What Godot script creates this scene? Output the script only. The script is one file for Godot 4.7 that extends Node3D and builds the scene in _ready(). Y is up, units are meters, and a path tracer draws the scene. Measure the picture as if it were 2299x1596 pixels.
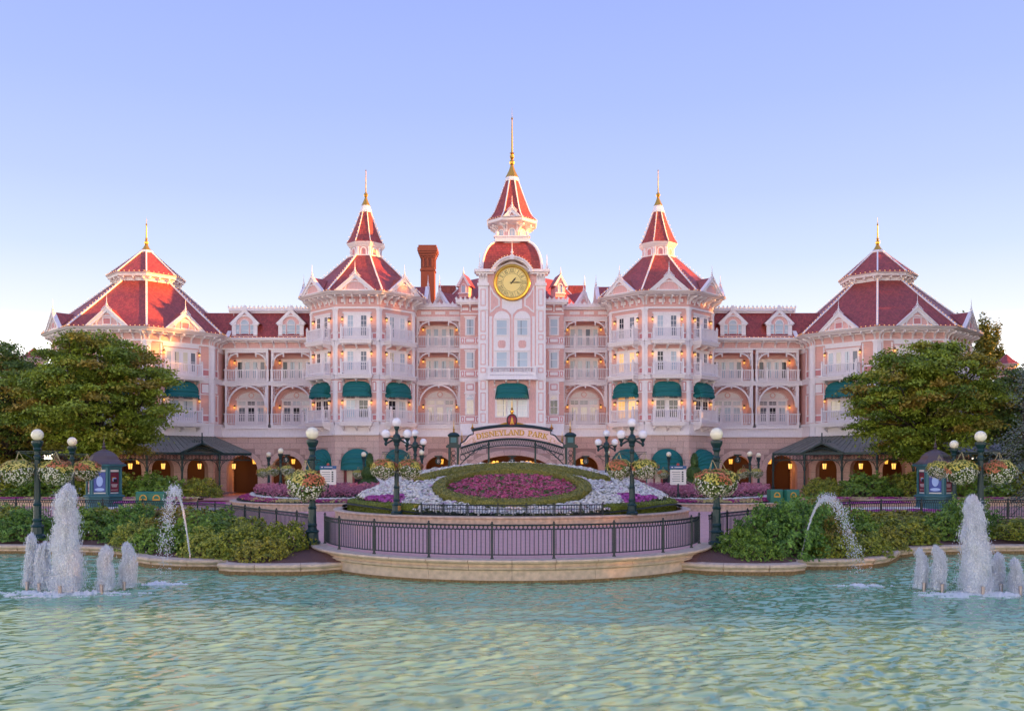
extends Node3D
# Pink Victorian hotel above a pool and flower parterre at sunset.
# x is right, y is up, distances from the camera run along -z.  Plaza level is y = 0.

class MB:
	# collects faces (corners counter-clockwise seen from outside) into one mesh, with uv in metres
	var v := PackedVector3Array()
	var nn := PackedVector3Array()
	var uv := PackedVector2Array()
	var col := PackedColorArray()
	var T := Transform3D.IDENTITY
	var tint := Color.WHITE
	var tinted := false
	var boxes := []
	func put(p: Vector3, n: Vector3, face: Vector3) -> void:
		v.push_back(p)
		nn.push_back(n)
		if absf(face.y) > 0.96:
			uv.push_back(Vector2(p.x, p.z))
		else:
			var u := Vector3(face.z, 0, -face.x).normalized()
			uv.push_back(Vector2(p.dot(u), p.dot(face.cross(u))))
		if tinted:
			col.push_back(tint)
	func tri(a: Vector3, b: Vector3, c: Vector3) -> void:
		a = T * a; b = T * b; c = T * c
		var n := (b - a).cross(c - a).normalized()
		put(a, n, n); put(c, n, n); put(b, n, n)
	func quad(a: Vector3, b: Vector3, c: Vector3, d: Vector3) -> void:
		a = T * a; b = T * b; c = T * c; d = T * d
		var n := (c - a).cross(d - b).normalized()
		put(a, n, n); put(c, n, n); put(b, n, n)
		put(a, n, n); put(d, n, n); put(c, n, n)
	func quadn(a: Vector3, b: Vector3, c: Vector3, d: Vector3, na: Vector3, nb: Vector3, nc: Vector3, nd: Vector3) -> void:
		a = T * a; b = T * b; c = T * c; d = T * d
		na = (T.basis * na).normalized(); nb = (T.basis * nb).normalized(); nc = (T.basis * nc).normalized(); nd = (T.basis * nd).normalized()
		var f := (c - a).cross(d - b).normalized()
		put(a, na, f); put(c, nc, f); put(b, nb, f)
		put(a, na, f); put(d, nd, f); put(c, nc, f)
	func trin(a: Vector3, b: Vector3, c: Vector3, na: Vector3, nb: Vector3, nc: Vector3) -> void:
		put(a, na, na); put(c, nc, nc); put(b, nb, nb)
	func box(c: Vector3, s: Vector3) -> void:
		boxes.append([c, s])
		var h := s * 0.5
		var p := []
		for i in 8:
			p.append(c + Vector3(h.x if i & 1 else -h.x, h.y if i & 2 else -h.y, h.z if i & 4 else -h.z))
		quad(p[4], p[5], p[7], p[6]); quad(p[1], p[0], p[2], p[3])
		quad(p[5], p[1], p[3], p[7]); quad(p[0], p[4], p[6], p[2])
		quad(p[6], p[7], p[3], p[2]); quad(p[0], p[1], p[5], p[4])
	func bx(x0: float, x1: float, y0: float, y1: float, z0: float, z1: float) -> void:
		box(Vector3((x0 + x1) / 2, (y0 + y1) / 2, (z0 + z1) / 2), Vector3(x1 - x0, y1 - y0, z1 - z0))
	func prism(poly: PackedVector2Array, z0: float, z1: float) -> void:
		if Geometry2D.is_polygon_clockwise(poly):
			poly = poly.duplicate()
			poly.reverse()
		var ix := Geometry2D.triangulate_polygon(poly)
		for i in range(0, ix.size(), 3):
			var a := poly[ix[i]]
			var b := poly[ix[i + 1]]
			var c := poly[ix[i + 2]]
			if (b - a).cross(c - a) < 0:
				var k := b
				b = c
				c = k
			tri(Vector3(a.x, a.y, z1), Vector3(b.x, b.y, z1), Vector3(c.x, c.y, z1))
			tri(Vector3(a.x, a.y, z0), Vector3(c.x, c.y, z0), Vector3(b.x, b.y, z0))
		for i in poly.size():
			var a := poly[i]
			var b := poly[(i + 1) % poly.size()]
			quad(Vector3(a.x, a.y, z0), Vector3(b.x, b.y, z0), Vector3(b.x, b.y, z1), Vector3(a.x, a.y, z1))
	func tube(pts: PackedVector3Array, r0: float, r1: float, sides := 6, closed := false) -> void:
		var rings := []
		var norms := []
		var n := pts.size()
		var side := Vector3.ZERO
		for i in n:
			var dir := (pts[(i + 1) % n if closed else mini(i + 1, n - 1)] - pts[(i - 1 + n) % n if closed else maxi(i - 1, 0)]).normalized()
			if side == Vector3.ZERO:
				side = dir.cross(Vector3.UP if absf(dir.y) < 0.9 else Vector3.RIGHT).normalized()
			side = (side - dir * side.dot(dir)).normalized()
			var up := dir.cross(side)
			var r: float = lerp(r0, r1, float(i) / maxf(1, n - 1))
			var ring := PackedVector3Array()
			var nr := PackedVector3Array()
			for k in sides:
				var a := TAU * k / sides
				var o := side * cos(a) + up * sin(a)
				nr.push_back(o)
				ring.push_back(pts[i] + o * r)
			rings.append(ring)
			norms.append(nr)
		for i in (n if closed else n - 1):
			var j := (i + 1) % n
			for k in sides:
				var l := (k + 1) % sides
				quadn(rings[i][k], rings[i][l], rings[j][l], rings[j][k], norms[i][k], norms[i][l], norms[j][l], norms[j][k])
		if not closed:
			for k in range(1, sides - 1):
				tri(rings[0][0], rings[0][k + 1], rings[0][k])
				tri(rings[n - 1][0], rings[n - 1][k], rings[n - 1][k + 1])
	func lathe(prof: PackedVector2Array, sides := 12, smooth := false) -> void:
		# prof: (radius, height) from bottom to top, round the y axis of T
		var n := prof.size()
		for i in n - 1:
			var p := prof[i]
			var q := prof[i + 1]
			var d0 := (q - p).normalized()
			var d1 := d0
			if smooth:
				d0 = (q - prof[maxi(i - 1, 0)]).normalized()
				d1 = (prof[mini(i + 2, n - 1)] - p).normalized()
			for k in sides:
				var a := TAU * k / sides
				var b := TAU * (k + 1) / sides
				var ca := Vector3(sin(a), 0, cos(a))
				var cb := Vector3(sin(b), 0, cos(b))
				var pa := ca * p.x + Vector3.UP * p.y
				var pb := cb * p.x + Vector3.UP * p.y
				var qa := ca * q.x + Vector3.UP * q.y
				var qb := cb * q.x + Vector3.UP * q.y
				var n0a := ca * d0.y - Vector3.UP * d0.x
				var n0b := cb * d0.y - Vector3.UP * d0.x
				var n1a := ca * d1.y - Vector3.UP * d1.x
				var n1b := cb * d1.y - Vector3.UP * d1.x
				quadn(pa, pb, qb, qa, n0a, n0b, n1b, n1a)
	func ngon(prof: PackedVector2Array, n := 8, turn := 0.0, cap := false) -> void:
		# flat faced lathe: prof holds (apothem, height); a face looks along +z
		var f := 1.0 / cos(PI / n)
		for i in prof.size() - 1:
			for k in n:
				var a := turn + TAU * (k - 0.5) / n
				var b := turn + TAU * (k + 0.5) / n
				var ca := Vector3(sin(a), 0, cos(a)) * f
				var cb := Vector3(sin(b), 0, cos(b)) * f
				var y0 := Vector3.UP * prof[i].y
				var y1 := Vector3.UP * prof[i + 1].y
				quad(ca * prof[i].x + y0, cb * prof[i].x + y0, cb * prof[i + 1].x + y1, ca * prof[i + 1].x + y1)
		if cap:
			var e := prof[prof.size() - 1]
			for k in n:
				var a := turn + TAU * (k - 0.5) / n
				var b := turn + TAU * (k + 0.5) / n
				tri(Vector3(sin(a) * f * e.x, e.y, cos(a) * f * e.x), Vector3(sin(b) * f * e.x, e.y, cos(b) * f * e.x), Vector3(0, e.y, 0))
	func ball(c: Vector3, r: float, seg := 12, squash := 1.0) -> void:
		var keep := T
		T = T * Transform3D(Basis().scaled(Vector3(1, squash, 1)), c)
		var prof := PackedVector2Array()
		for i in seg / 2 + 1:
			var a := -PI / 2 + PI * i / (seg / 2)
			prof.push_back(Vector2(maxf(0.0001, cos(a) * r), sin(a) * r))
		lathe(prof, seg, true)
		T = keep
	func bar(a: Vector3, b: Vector3, w: float, h: float) -> void:
		# a square bar from a to b, w across and h high
		var z := (b - a).normalized()
		var x := (Vector3.UP if absf(z.y) < 0.98 else Vector3.RIGHT).cross(z).normalized()
		var keep := T
		T = T * Transform3D(Basis(x, z.cross(x), z), (a + b) / 2)
		box(Vector3.ZERO, Vector3(w, h, a.distance_to(b)))
		T = keep
	func mesh() -> ArrayMesh:
		var arr := []
		arr.resize(Mesh.ARRAY_MAX)
		arr[Mesh.ARRAY_VERTEX] = v
		arr[Mesh.ARRAY_NORMAL] = nn
		arr[Mesh.ARRAY_TEX_UV] = uv
		if tinted:
			arr[Mesh.ARRAY_COLOR] = col
		var m := ArrayMesh.new()
		m.add_surface_from_arrays(Mesh.PRIMITIVE_TRIANGLES, arr)
		return m

var M := {}
var counts := {}
var cache := {}
var rng := RandomNumberGenerator.new()

func P(x: float, y: float, d: float) -> Vector3:
	return Vector3(x, y, -d)

func fr(x: float, y: float, d: float, yaw := 0.0) -> Transform3D:
	return Transform3D(Basis(Vector3.UP, deg_to_rad(yaw)), Vector3(x, y, -d))

func at(x: float, y: float, z: float) -> Transform3D:
	return Transform3D(Basis(), Vector3(x, y, z))

func numbered(called: String) -> String:
	counts[called] = counts.get(called, -1) + 1
	return called if counts[called] == 0 else "%s_%03d" % [called, counts[called]]

func tag(o: Node3D, label: String, category: String, group := "") -> Node3D:
	o.set_meta("label", label)
	o.set_meta("category", category)
	if group != "":
		o.set_meta("group", group)
	return o

func thing(called: String, label: String, category: String, where := Transform3D.IDENTITY, group := "") -> Node3D:
	var o := Node3D.new()
	o.name = numbered(called)
	add_child(o)
	o.transform = where
	return tag(o, label, category, group)

func as_mesh(m) -> Mesh:
	return m.mesh() if m is MB else m

# a part of a thing; where is in the world unless near is true (then in the parent's own axes)
func part(parent: Node3D, called: String, m, material: Material, where := Transform3D.IDENTITY, near := false) -> MeshInstance3D:
	var o := MeshInstance3D.new()
	o.name = called
	o.mesh = as_mesh(m)
	o.material_override = material
	parent.add_child(o, true)
	if near:
		o.transform = where
	else:
		o.global_transform = where
	return o

# every box of m as a part of its own, all sharing one unit cube
func pieces(parent: Node3D, called: String, m: MB, material: Material, where: Transform3D) -> void:
	var unit := cm("unit_box", func(): return BoxMesh.new())
	for q in m.boxes:
		var o := part(parent, called, unit, material, where * Transform3D(Basis(), q[0]))
		o.scale = q[1]

func single(called: String, m, material: Material, label: String, category: String, where := Transform3D.IDENTITY, group := "") -> MeshInstance3D:
	var o := MeshInstance3D.new()
	o.name = numbered(called)
	o.mesh = as_mesh(m)
	o.material_override = material
	add_child(o)
	o.transform = where
	tag(o, label, category, group)
	return o

func structure(called: String, m, material: Material, where := Transform3D.IDENTITY) -> MeshInstance3D:
	var o := MeshInstance3D.new()
	o.name = numbered(called)
	o.mesh = as_mesh(m)
	o.material_override = material
	add_child(o)
	o.transform = where
	o.set_meta("kind", "structure")
	return o

func copy(o: Node3D, where: Transform3D, label: String, base := "") -> Node3D:
	var c: Node3D = o.duplicate()
	c.name = numbered(base if base != "" else str(o.name))
	add_child(c)
	c.transform = where
	c.set_meta("label", label)
	return c

func rgb(r: float, g: float, b: float) -> Color:
	return Color(r, g, b).linear_to_srgb()

func mat(called: String, c: Vector3, rough := 0.7, metal := 0.0) -> StandardMaterial3D:
	var m := StandardMaterial3D.new()
	m.resource_name = called
	m.albedo_color = rgb(c.x, c.y, c.z)
	m.roughness = rough
	m.metallic = metal
	M[called] = m
	return m

func glow(called: String, c: Vector3, e: float) -> StandardMaterial3D:
	var m := mat(called, Vector3(0.8, 0.6, 0.3), 0.4)
	m.emission_enabled = true
	m.emission = rgb(c.x, c.y, c.z)
	m.emission_energy_multiplier = e
	return m

func noise_tex(size: int, freq: float, lo: Color, hi: Color, sd := 1, octaves := 4, as_normal := false, bump := 4.0) -> NoiseTexture2D:
	var n := FastNoiseLite.new()
	n.seed = sd
	n.noise_type = FastNoiseLite.TYPE_SIMPLEX_SMOOTH
	n.frequency = freq
	n.fractal_octaves = octaves
	var t := NoiseTexture2D.new()
	t.width = size
	t.height = size
	t.seamless = true
	t.noise = n
	if as_normal:
		t.as_normal_map = true
		t.bump_strength = bump
	else:
		var g := Gradient.new()
		g.set_color(0, lo)
		g.set_color(1, hi)
		t.color_ramp = g
	return t

func ramp_mat(m: StandardMaterial3D, tile: float, freq: float, lo: float, sd := 1) -> void:
	# fine uneven tone of the matter itself, in the world's axes
	m.albedo_texture = noise_tex(256, freq, Color(lo, lo, lo), Color(1, 1, 1), sd)
	m.uv1_triplanar = true
	m.uv1_world_triplanar = true
	m.uv1_scale = Vector3.ONE / tile

func image_tex(w: int, h: int, f: Callable, normal := 0.0) -> ImageTexture:
	var im := Image.create(w, h, false, Image.FORMAT_RGB8)
	for y in h:
		for x in w:
			im.set_pixel(x, y, f.call(x, y))
	if normal > 0.0:
		im.bump_map_to_normal_map(normal)
	return ImageTexture.create_from_image(im)

func make_view() -> void:
	var cam := Camera3D.new()
	cam.name = "camera"
	add_child(cam)
	cam.position = Vector3(0, 2.72, 0)
	cam.projection = Camera3D.PROJECTION_FRUSTUM
	cam.keep_aspect = Camera3D.KEEP_HEIGHT
	cam.near = 0.1
	cam.far = 900.0
	cam.size = 0.1 * 1596.0 / 2000.0
	cam.frustum_offset = Vector2(0.0, 0.1 * 252.0 / 2000.0)
	cam.current = true
	var we := WorldEnvironment.new()
	we.name = "air"
	var e := Environment.new()
	# clear evening sky: violet-blue above, horizon band brightened all round to light the facade
	var air := [[0.0, Vector3(3.9, 3.25, 2.45)], [2.0, Vector3(2.5, 2.18, 1.75)], [5.0, Vector3(1.0, 0.95, 0.90)], [8.8, Vector3(0.292, 0.307, 0.347)], [12.7, Vector3(0.211, 0.248, 0.327)], [16.7, Vector3(0.169, 0.206, 0.319)], [22.0, Vector3(0.136, 0.173, 0.315)], [28.0, Vector3(0.115, 0.148, 0.311)], [50.0, Vector3(0.106, 0.138, 0.303)], [90.0, Vector3(0.102, 0.132, 0.299)]]
	var im := Image.create(8, 1024, false, Image.FORMAT_RGBF)
	for y in 1024:
		var el := 90.0 - 180.0 * (y + 0.5) / 1024.0
		var c := Vector3(0.3, 0.26, 0.25)
		if el > 0.0:
			for i in air.size() - 1:
				if el >= air[i][0] and el <= air[i + 1][0]:
					c = air[i][1].lerp(air[i + 1][1], (el - air[i][0]) / (air[i + 1][0] - air[i][0]))
		for x in 8:
			im.set_pixel(x, y, Color(c.x, c.y, c.z))
	var sky := PanoramaSkyMaterial.new()
	sky.panorama = ImageTexture.create_from_image(im)
	var s := Sky.new()
	s.sky_material = sky
	e.background_mode = Environment.BG_SKY
	e.sky = s
	e.tonemap_mode = Environment.TONE_MAPPER_LINEAR
	e.tonemap_exposure = 3.3
	e.sdfgi_enabled = true
	e.ssao_enabled = true
	e.ssil_enabled = true
	we.environment = e
	add_child(we)
	var sun := DirectionalLight3D.new()
	sun.name = "sun"
	sun.light_color = rgb(1.0, 0.40, 0.07)
	sun.light_energy = 1.6
	sun.light_angular_distance = 0.6
	sun.shadow_enabled = true
	add_child(sun)
	sun.look_at_from_position(Vector3(0.982, 0.138, 0.12) * 100.0, Vector3.ZERO)

func make_materials() -> void:
	mat("white", Vector3(0.92, 0.86, 0.86), 0.55)
	ramp_mat(M.white, 3.0, 0.05, 0.93, 3)
	M.white.uv1_scale = Vector3(0.8, 0.16, 0.8)
	var pink := mat("pink", Vector3(0.88, 0.52, 0.48), 0.6)
	ramp_mat(pink, 4.0, 0.05, 0.88, 5)
	pink.uv1_scale = Vector3(0.7, 0.14, 0.7)
	var siding := mat("siding", Vector3(0.88, 0.52, 0.47), 0.65)
	siding.normal_enabled = true
	siding.normal_texture = image_tex(8, 64, func(_x, y): return Color.from_hsv(0, 0, clampf(float(y % 16) / 15.0 if y % 16 < 15 else 0.0, 0, 1)), 6.0)
	siding.uv1_scale = Vector3(1.6, 1.6, 1.6)
	var grain := RandomNumberGenerator.new()
	grain.seed = 11
	siding.albedo_texture = image_tex(64, 64, func(_x, y):
		var k := 0.80 if y % 16 == 15 else grain.randf_range(0.95, 1.0)
		return Color(k, k, k))
	mat("deep_pink", Vector3(0.62, 0.24, 0.24), 0.6)
	var tone := {}
	var shing := func(x, y):
		var row: int = int(y) / 16
		var colm := (int(x) + (row % 2) * 11 + (row * 37) % 7) % 256 / 12
		var key := row * 100 + colm
		if not tone.has(key):
			tone[key] = Vector3(grain.randf_range(0.80, 1.0), grain.randf(), 0)
		var k: float = tone[key].x * (0.72 if y % 16 >= 14 or (int(x) + (row % 2) * 11 + (row * 37) % 7) % 12 == 0 else 1.0) * grain.randf_range(0.93, 1.0)
		return Color(k, k * (0.92 + 0.08 * tone[key].y), k)
	var sh := mat("shingle", Vector3(0.46, 0.086, 0.056), 0.5)
	sh.albedo_texture = image_tex(256, 256, shing)
	sh.uv1_scale = Vector3.ONE / 3.6
	var br := mat("brick", Vector3(0.30, 0.085, 0.05), 0.8)
	br.albedo_texture = image_tex(128, 128, func(x, y):
		var row: int = int(y) / 8
		var k: float = 0.7 if y % 8 == 0 or (int(x) + (row % 2) * 8) % 16 == 0 else grain.randf_range(0.8, 1.0)
		return Color(k, k, k))
	br.uv1_scale = Vector3.ONE / 1.4
	mat("teal", Vector3(0.004, 0.14, 0.135), 0.75)
	mat("iron", Vector3(0.004, 0.032, 0.032), 0.42)
	mat("iron_dark", Vector3(0.004, 0.015, 0.017), 0.45)
	mat("letter_brown", Vector3(0.10, 0.035, 0.012), 0.5)
	mat("pane_pale", Vector3(0.62, 0.68, 0.70), 0.07)
	mat("dark_iron", Vector3(0.012, 0.020, 0.028), 0.5)
	mat("kiosk_teal", Vector3(0.04, 0.16, 0.175), 0.45)
	mat("kiosk_roof", Vector3(0.14, 0.10, 0.09), 0.4, 0.5)
	mat("bin_green", Vector3(0.02, 0.17, 0.10), 0.45)
	mat("gold", Vector3(0.72, 0.42, 0.07), 0.28, 0.85)
	mat("gold_paint", Vector3(0.55, 0.29, 0.035), 0.35, 0.35)
	mat("cream", Vector3(0.95, 0.74, 0.25), 0.5)
	mat("crimson", Vector3(0.30, 0.008, 0.02), 0.35)
	mat("black", Vector3(0.012, 0.010, 0.010), 0.5)
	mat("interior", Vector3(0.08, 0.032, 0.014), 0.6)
	mat("mortar", Vector3(0.42, 0.29, 0.26), 0.9)
	for k in 3:
		var st := mat("stone_%d" % k, Vector3(0.78, 0.56, 0.49) * [1.0, 0.94, 1.05][k], 0.85)
		ramp_mat(st, 1.7, 0.05, 0.82, 20 + k)
	var lime := mat("limestone", Vector3(0.84, 0.61, 0.41), 0.8)
	ramp_mat(lime, 2.3, 0.03, 0.78, 31)
	var rust := mat("stained_stone", Vector3(0.42, 0.25, 0.09), 0.8)
	ramp_mat(rust, 1.3, 0.05, 0.6, 33)
	var pave := mat("paving", Vector3(0.90, 0.49, 0.39), 0.75)
	pave.albedo_texture = image_tex(256, 256, func(x, y):
		var row: int = int(y) / 16
		var o: int = (int(x) + (row % 2) * 16) % 256
		var key := 100000 + row * 100 + o / 32
		if not tone.has(key):
			tone[key] = Vector3(grain.randf_range(0.90, 1.0), grain.randf_range(0.94, 1.0), 0)
		var k: float = tone[key].x * (0.80 if y % 16 == 0 or o % 32 == 0 else 1.0) * grain.randf_range(0.95, 1.0)
		return Color(k, k * tone[key].y, k * tone[key].y))
	pave.uv1_scale = Vector3.ONE / 1.6
	var soil := mat("soil", Vector3(0.30, 0.13, 0.09), 0.95)
	ramp_mat(soil, 1.1, 0.08, 0.45, 41)
	var bed := mat("bed_soil", Vector3(0.055, 0.065, 0.025), 0.95)
	ramp_mat(bed, 0.7, 0.08, 0.5, 42)
	var grass := mat("ground", Vector3(0.07, 0.09, 0.03), 0.95)
	ramp_mat(grass, 6.0, 0.05, 0.6, 43)
	var metal_roof := mat("zinc", Vector3(0.27, 0.28, 0.24), 0.45, 0.2)
	ramp_mat(metal_roof, 2.0, 0.02, 0.75, 45)
	var bark := mat("bark", Vector3(0.09, 0.065, 0.045), 0.9)
	ramp_mat(bark, 0.6, 0.05, 0.5, 47)
	for nm in ["leaf", "petal"]:
		var l := mat(nm, Vector3(1, 1, 1), 0.6)
		l.vertex_color_use_as_albedo = true
		l.backlight_enabled = true
		l.backlight = Color(0.5, 0.5, 0.5)
	# window panes: glossy glass with drawn curtains, dim rooms or lit rooms behind
	mat("pane_curtain_sky", Vector3(0.46, 0.55, 0.62), 0.08)  # pale blue curtains, with the sky reflection painted into the colour
	mat("pane_cream", Vector3(0.74, 0.68, 0.52), 0.08)
	mat("pane_dark", Vector3(0.035, 0.035, 0.045), 0.04)
	mat("pane_grey", Vector3(0.16, 0.18, 0.22), 0.05)
	var lit := glow("pane_lit_window", Vector3(1.0, 0.42, 0.08), 0.2)
	lit.roughness = 0.08
	glow("lantern_light", Vector3(1.0, 0.42, 0.05), 0.30)
	glow("lantern_light_bright", Vector3(1.0, 0.42, 0.05), 0.55)
	glow("bulb_light", Vector3(1.0, 0.45, 0.12), 0.36)
	var globe := mat("globe", Vector3(0.95, 0.88, 0.66), 0.3)
	globe.backlight_enabled = true
	globe.backlight = Color(0.5, 0.5, 0.45)
	var white_globe := mat("white_globe", Vector3(0.93, 0.90, 0.90), 0.3)
	white_globe.backlight_enabled = true
	white_globe.backlight = Color(0.5, 0.5, 0.5)
	var pool := mat("pool_floor", Vector3(0.52, 0.74, 0.36), 0.8)
	ramp_mat(pool, 5.0, 0.02, 0.72, 51)
	var water := mat("water", Vector3(0.29, 0.58, 0.32), 0.02)
	water.transparency = BaseMaterial3D.TRANSPARENCY_ALPHA
	water.albedo_color.a = 0.8
	water.metallic_specular = 0.37
	var spray := mat("spray", Vector3(0.96, 0.96, 0.97), 0.5)
	spray.transparency = BaseMaterial3D.TRANSPARENCY_ALPHA
	spray.albedo_color.a = 0.5
	spray.backlight_enabled = true
	spray.backlight = Color(0.8, 0.8, 0.8)
	var foam := mat("foam", Vector3(0.93, 0.93, 0.94), 0.6)
	foam.backlight_enabled = true
	foam.backlight = Color(0.7, 0.7, 0.7)
	mat("steel", Vector3(0.45, 0.36, 0.33), 0.35, 0.8)
	mat("sign_white", Vector3(0.80, 0.74, 0.66), 0.5)
	mat("sign_blue", Vector3(0.02, 0.10, 0.25), 0.5)
	mat("poster_red", Vector3(0.16, 0.015, 0.035), 0.4)
	mat("poster_blue", Vector3(0.02, 0.06, 0.32), 0.35)
	mat("poster_light", Vector3(0.35, 0.50, 0.80), 0.4)
	mat("banner_white", Vector3(0.70, 0.72, 0.78), 0.6)
	mat("door_red", Vector3(0.34, 0.07, 0.08), 0.5)
	mat("shed_red", Vector3(0.35, 0.05, 0.09), 0.6)
	mat("sign_pink", Vector3(0.84, 0.60, 0.58), 0.45)
	mat("dark_teal", Vector3(0.010, 0.030, 0.040), 0.4)
	mat("twig", Vector3(0.22, 0.16, 0.12), 0.9)
	mat("rope", Vector3(0.45, 0.38, 0.20), 0.8)

# ---------------------------------------------------------------- ground, pool and stonework
# far edge of the pool on one side, (|x|, distance); the notch between the two lists is where the scallops meet
const SCALLOP := [[5.45, 28.85], [6.2, 28.35], [7.0, 28.12], [8.0, 28.05], [8.9, 28.2], [9.4, 28.55]]
const EDGE := [[9.3, 29.75], [10.2, 29.6], [11.2, 29.75], [12.2, 30.2], [13.1, 31.0], [13.8, 32.1], [14.6, 33.5], [15.8, 34.5], [17.6, 35.0], [20.5, 35.2], [24.0, 35.4], [28.0, 35.5], [32.0, 35.6]]
const FENCE := [[7.1, 32.1], [7.9, 33.5], [9.2, 35.3], [10.6, 37.3], [12.0, 39.5], [13.5, 41.7], [15.2, 43.7], [17.2, 45.3], [19.6, 46.5], [22.5, 47.2], [26.0, 47.5], [30.0, 47.5], [36.0, 47.2]]
const WATER := -0.68
const RIM := -0.34
const ARC := Vector2(0, 33.3)

func mirrored(list: Array, s: float) -> PackedVector2Array:
	var p := PackedVector2Array()
	for q in list:
		p.push_back(Vector2(s * q[0], q[1]))
	return p

func resample(p: PackedVector2Array, n: int) -> PackedVector2Array:
	var total := 0.0
	for i in p.size() - 1:
		total += p[i].distance_to(p[i + 1])
	var out := PackedVector2Array()
	var k := 0
	var run := 0.0
	for i in n + 1:
		var want := total * i / n
		while k < p.size() - 2 and run + p[k].distance_to(p[k + 1]) < want:
			run += p[k].distance_to(p[k + 1])
			k += 1
		out.push_back(p[k].lerp(p[k + 1], clampf((want - run) / p[k].distance_to(p[k + 1]), 0, 1)))
	return out

func length_of(p: PackedVector2Array) -> float:
	var t := 0.0
	for i in p.size() - 1:
		t += p[i].distance_to(p[i + 1])
	return t

# a stone swept along part of a plan line; prof holds (outward, height), outward to the camera side given by side
func sweep(mb: MB, line: PackedVector2Array, prof: PackedVector2Array, side: float) -> void:
	var n := line.size()
	var rows := []
	for i in n:
		var t := (line[mini(i + 1, n - 1)] - line[maxi(i - 1, 0)]).normalized()
		var o := Vector2(t.y, -t.x) * side
		var r := PackedVector3Array()
		for q in prof:
			var p := line[i] + o * q.x
			r.push_back(P(p.x, q.y, p.y))
		rows.append(r)
	for i in n - 1:
		for k in prof.size() - 1:
			if side > 0:
				mb.quad(rows[i][k], rows[i + 1][k], rows[i + 1][k + 1], rows[i][k + 1])
			else:
				mb.quad(rows[i + 1][k], rows[i][k], rows[i][k + 1], rows[i + 1][k + 1])
	for e in [0, n - 1]:
		var r: PackedVector3Array = rows[e]
		for k in range(1, prof.size() - 1):
			mb.tri(r[0], r[k], r[k + 1])

func stones_along(parent: Node3D, called: String, line: PackedVector2Array, prof: PackedVector2Array, side: float, each: float, material: Material, gap := 0.012) -> void:
	var total := length_of(line)
	var n := maxi(1, int(round(total / each)))
	var fine := resample(line, n * 5)
	for i in n:
		var seg := PackedVector2Array()
		for k in 6:
			seg.push_back(fine[i * 5 + k])
		seg[0] = seg[0].move_toward(seg[1], gap * 0.5)
		seg[5] = seg[5].move_toward(seg[4], gap * 0.5)
		var m := MB.new()
		sweep(m, seg, prof, side)
		part(parent, called, m, material)

func circle_line(c: Vector2, rx: float, rz: float, a0: float, a1: float, n: int) -> PackedVector2Array:
	# angle 0 looks to the camera, positive to the right
	var p := PackedVector2Array()
	for i in n + 1:
		var a := deg_to_rad(lerpf(a0, a1, float(i) / n))
		p.push_back(c + Vector2(sin(a) * rx, -cos(a) * rz))
	return p

func flat(poly: PackedVector2Array, y: float) -> MB:
	var m := MB.new()
	var ix := Geometry2D.triangulate_polygon(poly)
	for i in range(0, ix.size(), 3):
		var a := poly[ix[i]]
		var b := poly[ix[i + 1]]
		var c := poly[ix[i + 2]]
		if (b - a).cross(c - a) < 0:
			var k := b
			b = c
			c = k
		m.tri(P(a.x, y, a.y), P(b.x, y, b.y), P(c.x, y, c.y))
	return m

func wave(x: float, d: float, n1: FastNoiseLite, n2: FastNoiseLite) -> float:
	var wx := x + n2.get_noise_2d(x, d) * 0.5
	var wd := d + n2.get_noise_2d(x + 90.0, d) * 0.4
	return n1.get_noise_2d(wx * 1.5, wd * 2.2) * 0.027 + n1.get_noise_2d(wx * 3.3 + 40.0, wd * 4.4) * 0.012 + n1.get_noise_2d(wx * 0.35 + 10.0, wd * 0.5) * 0.02

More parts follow.
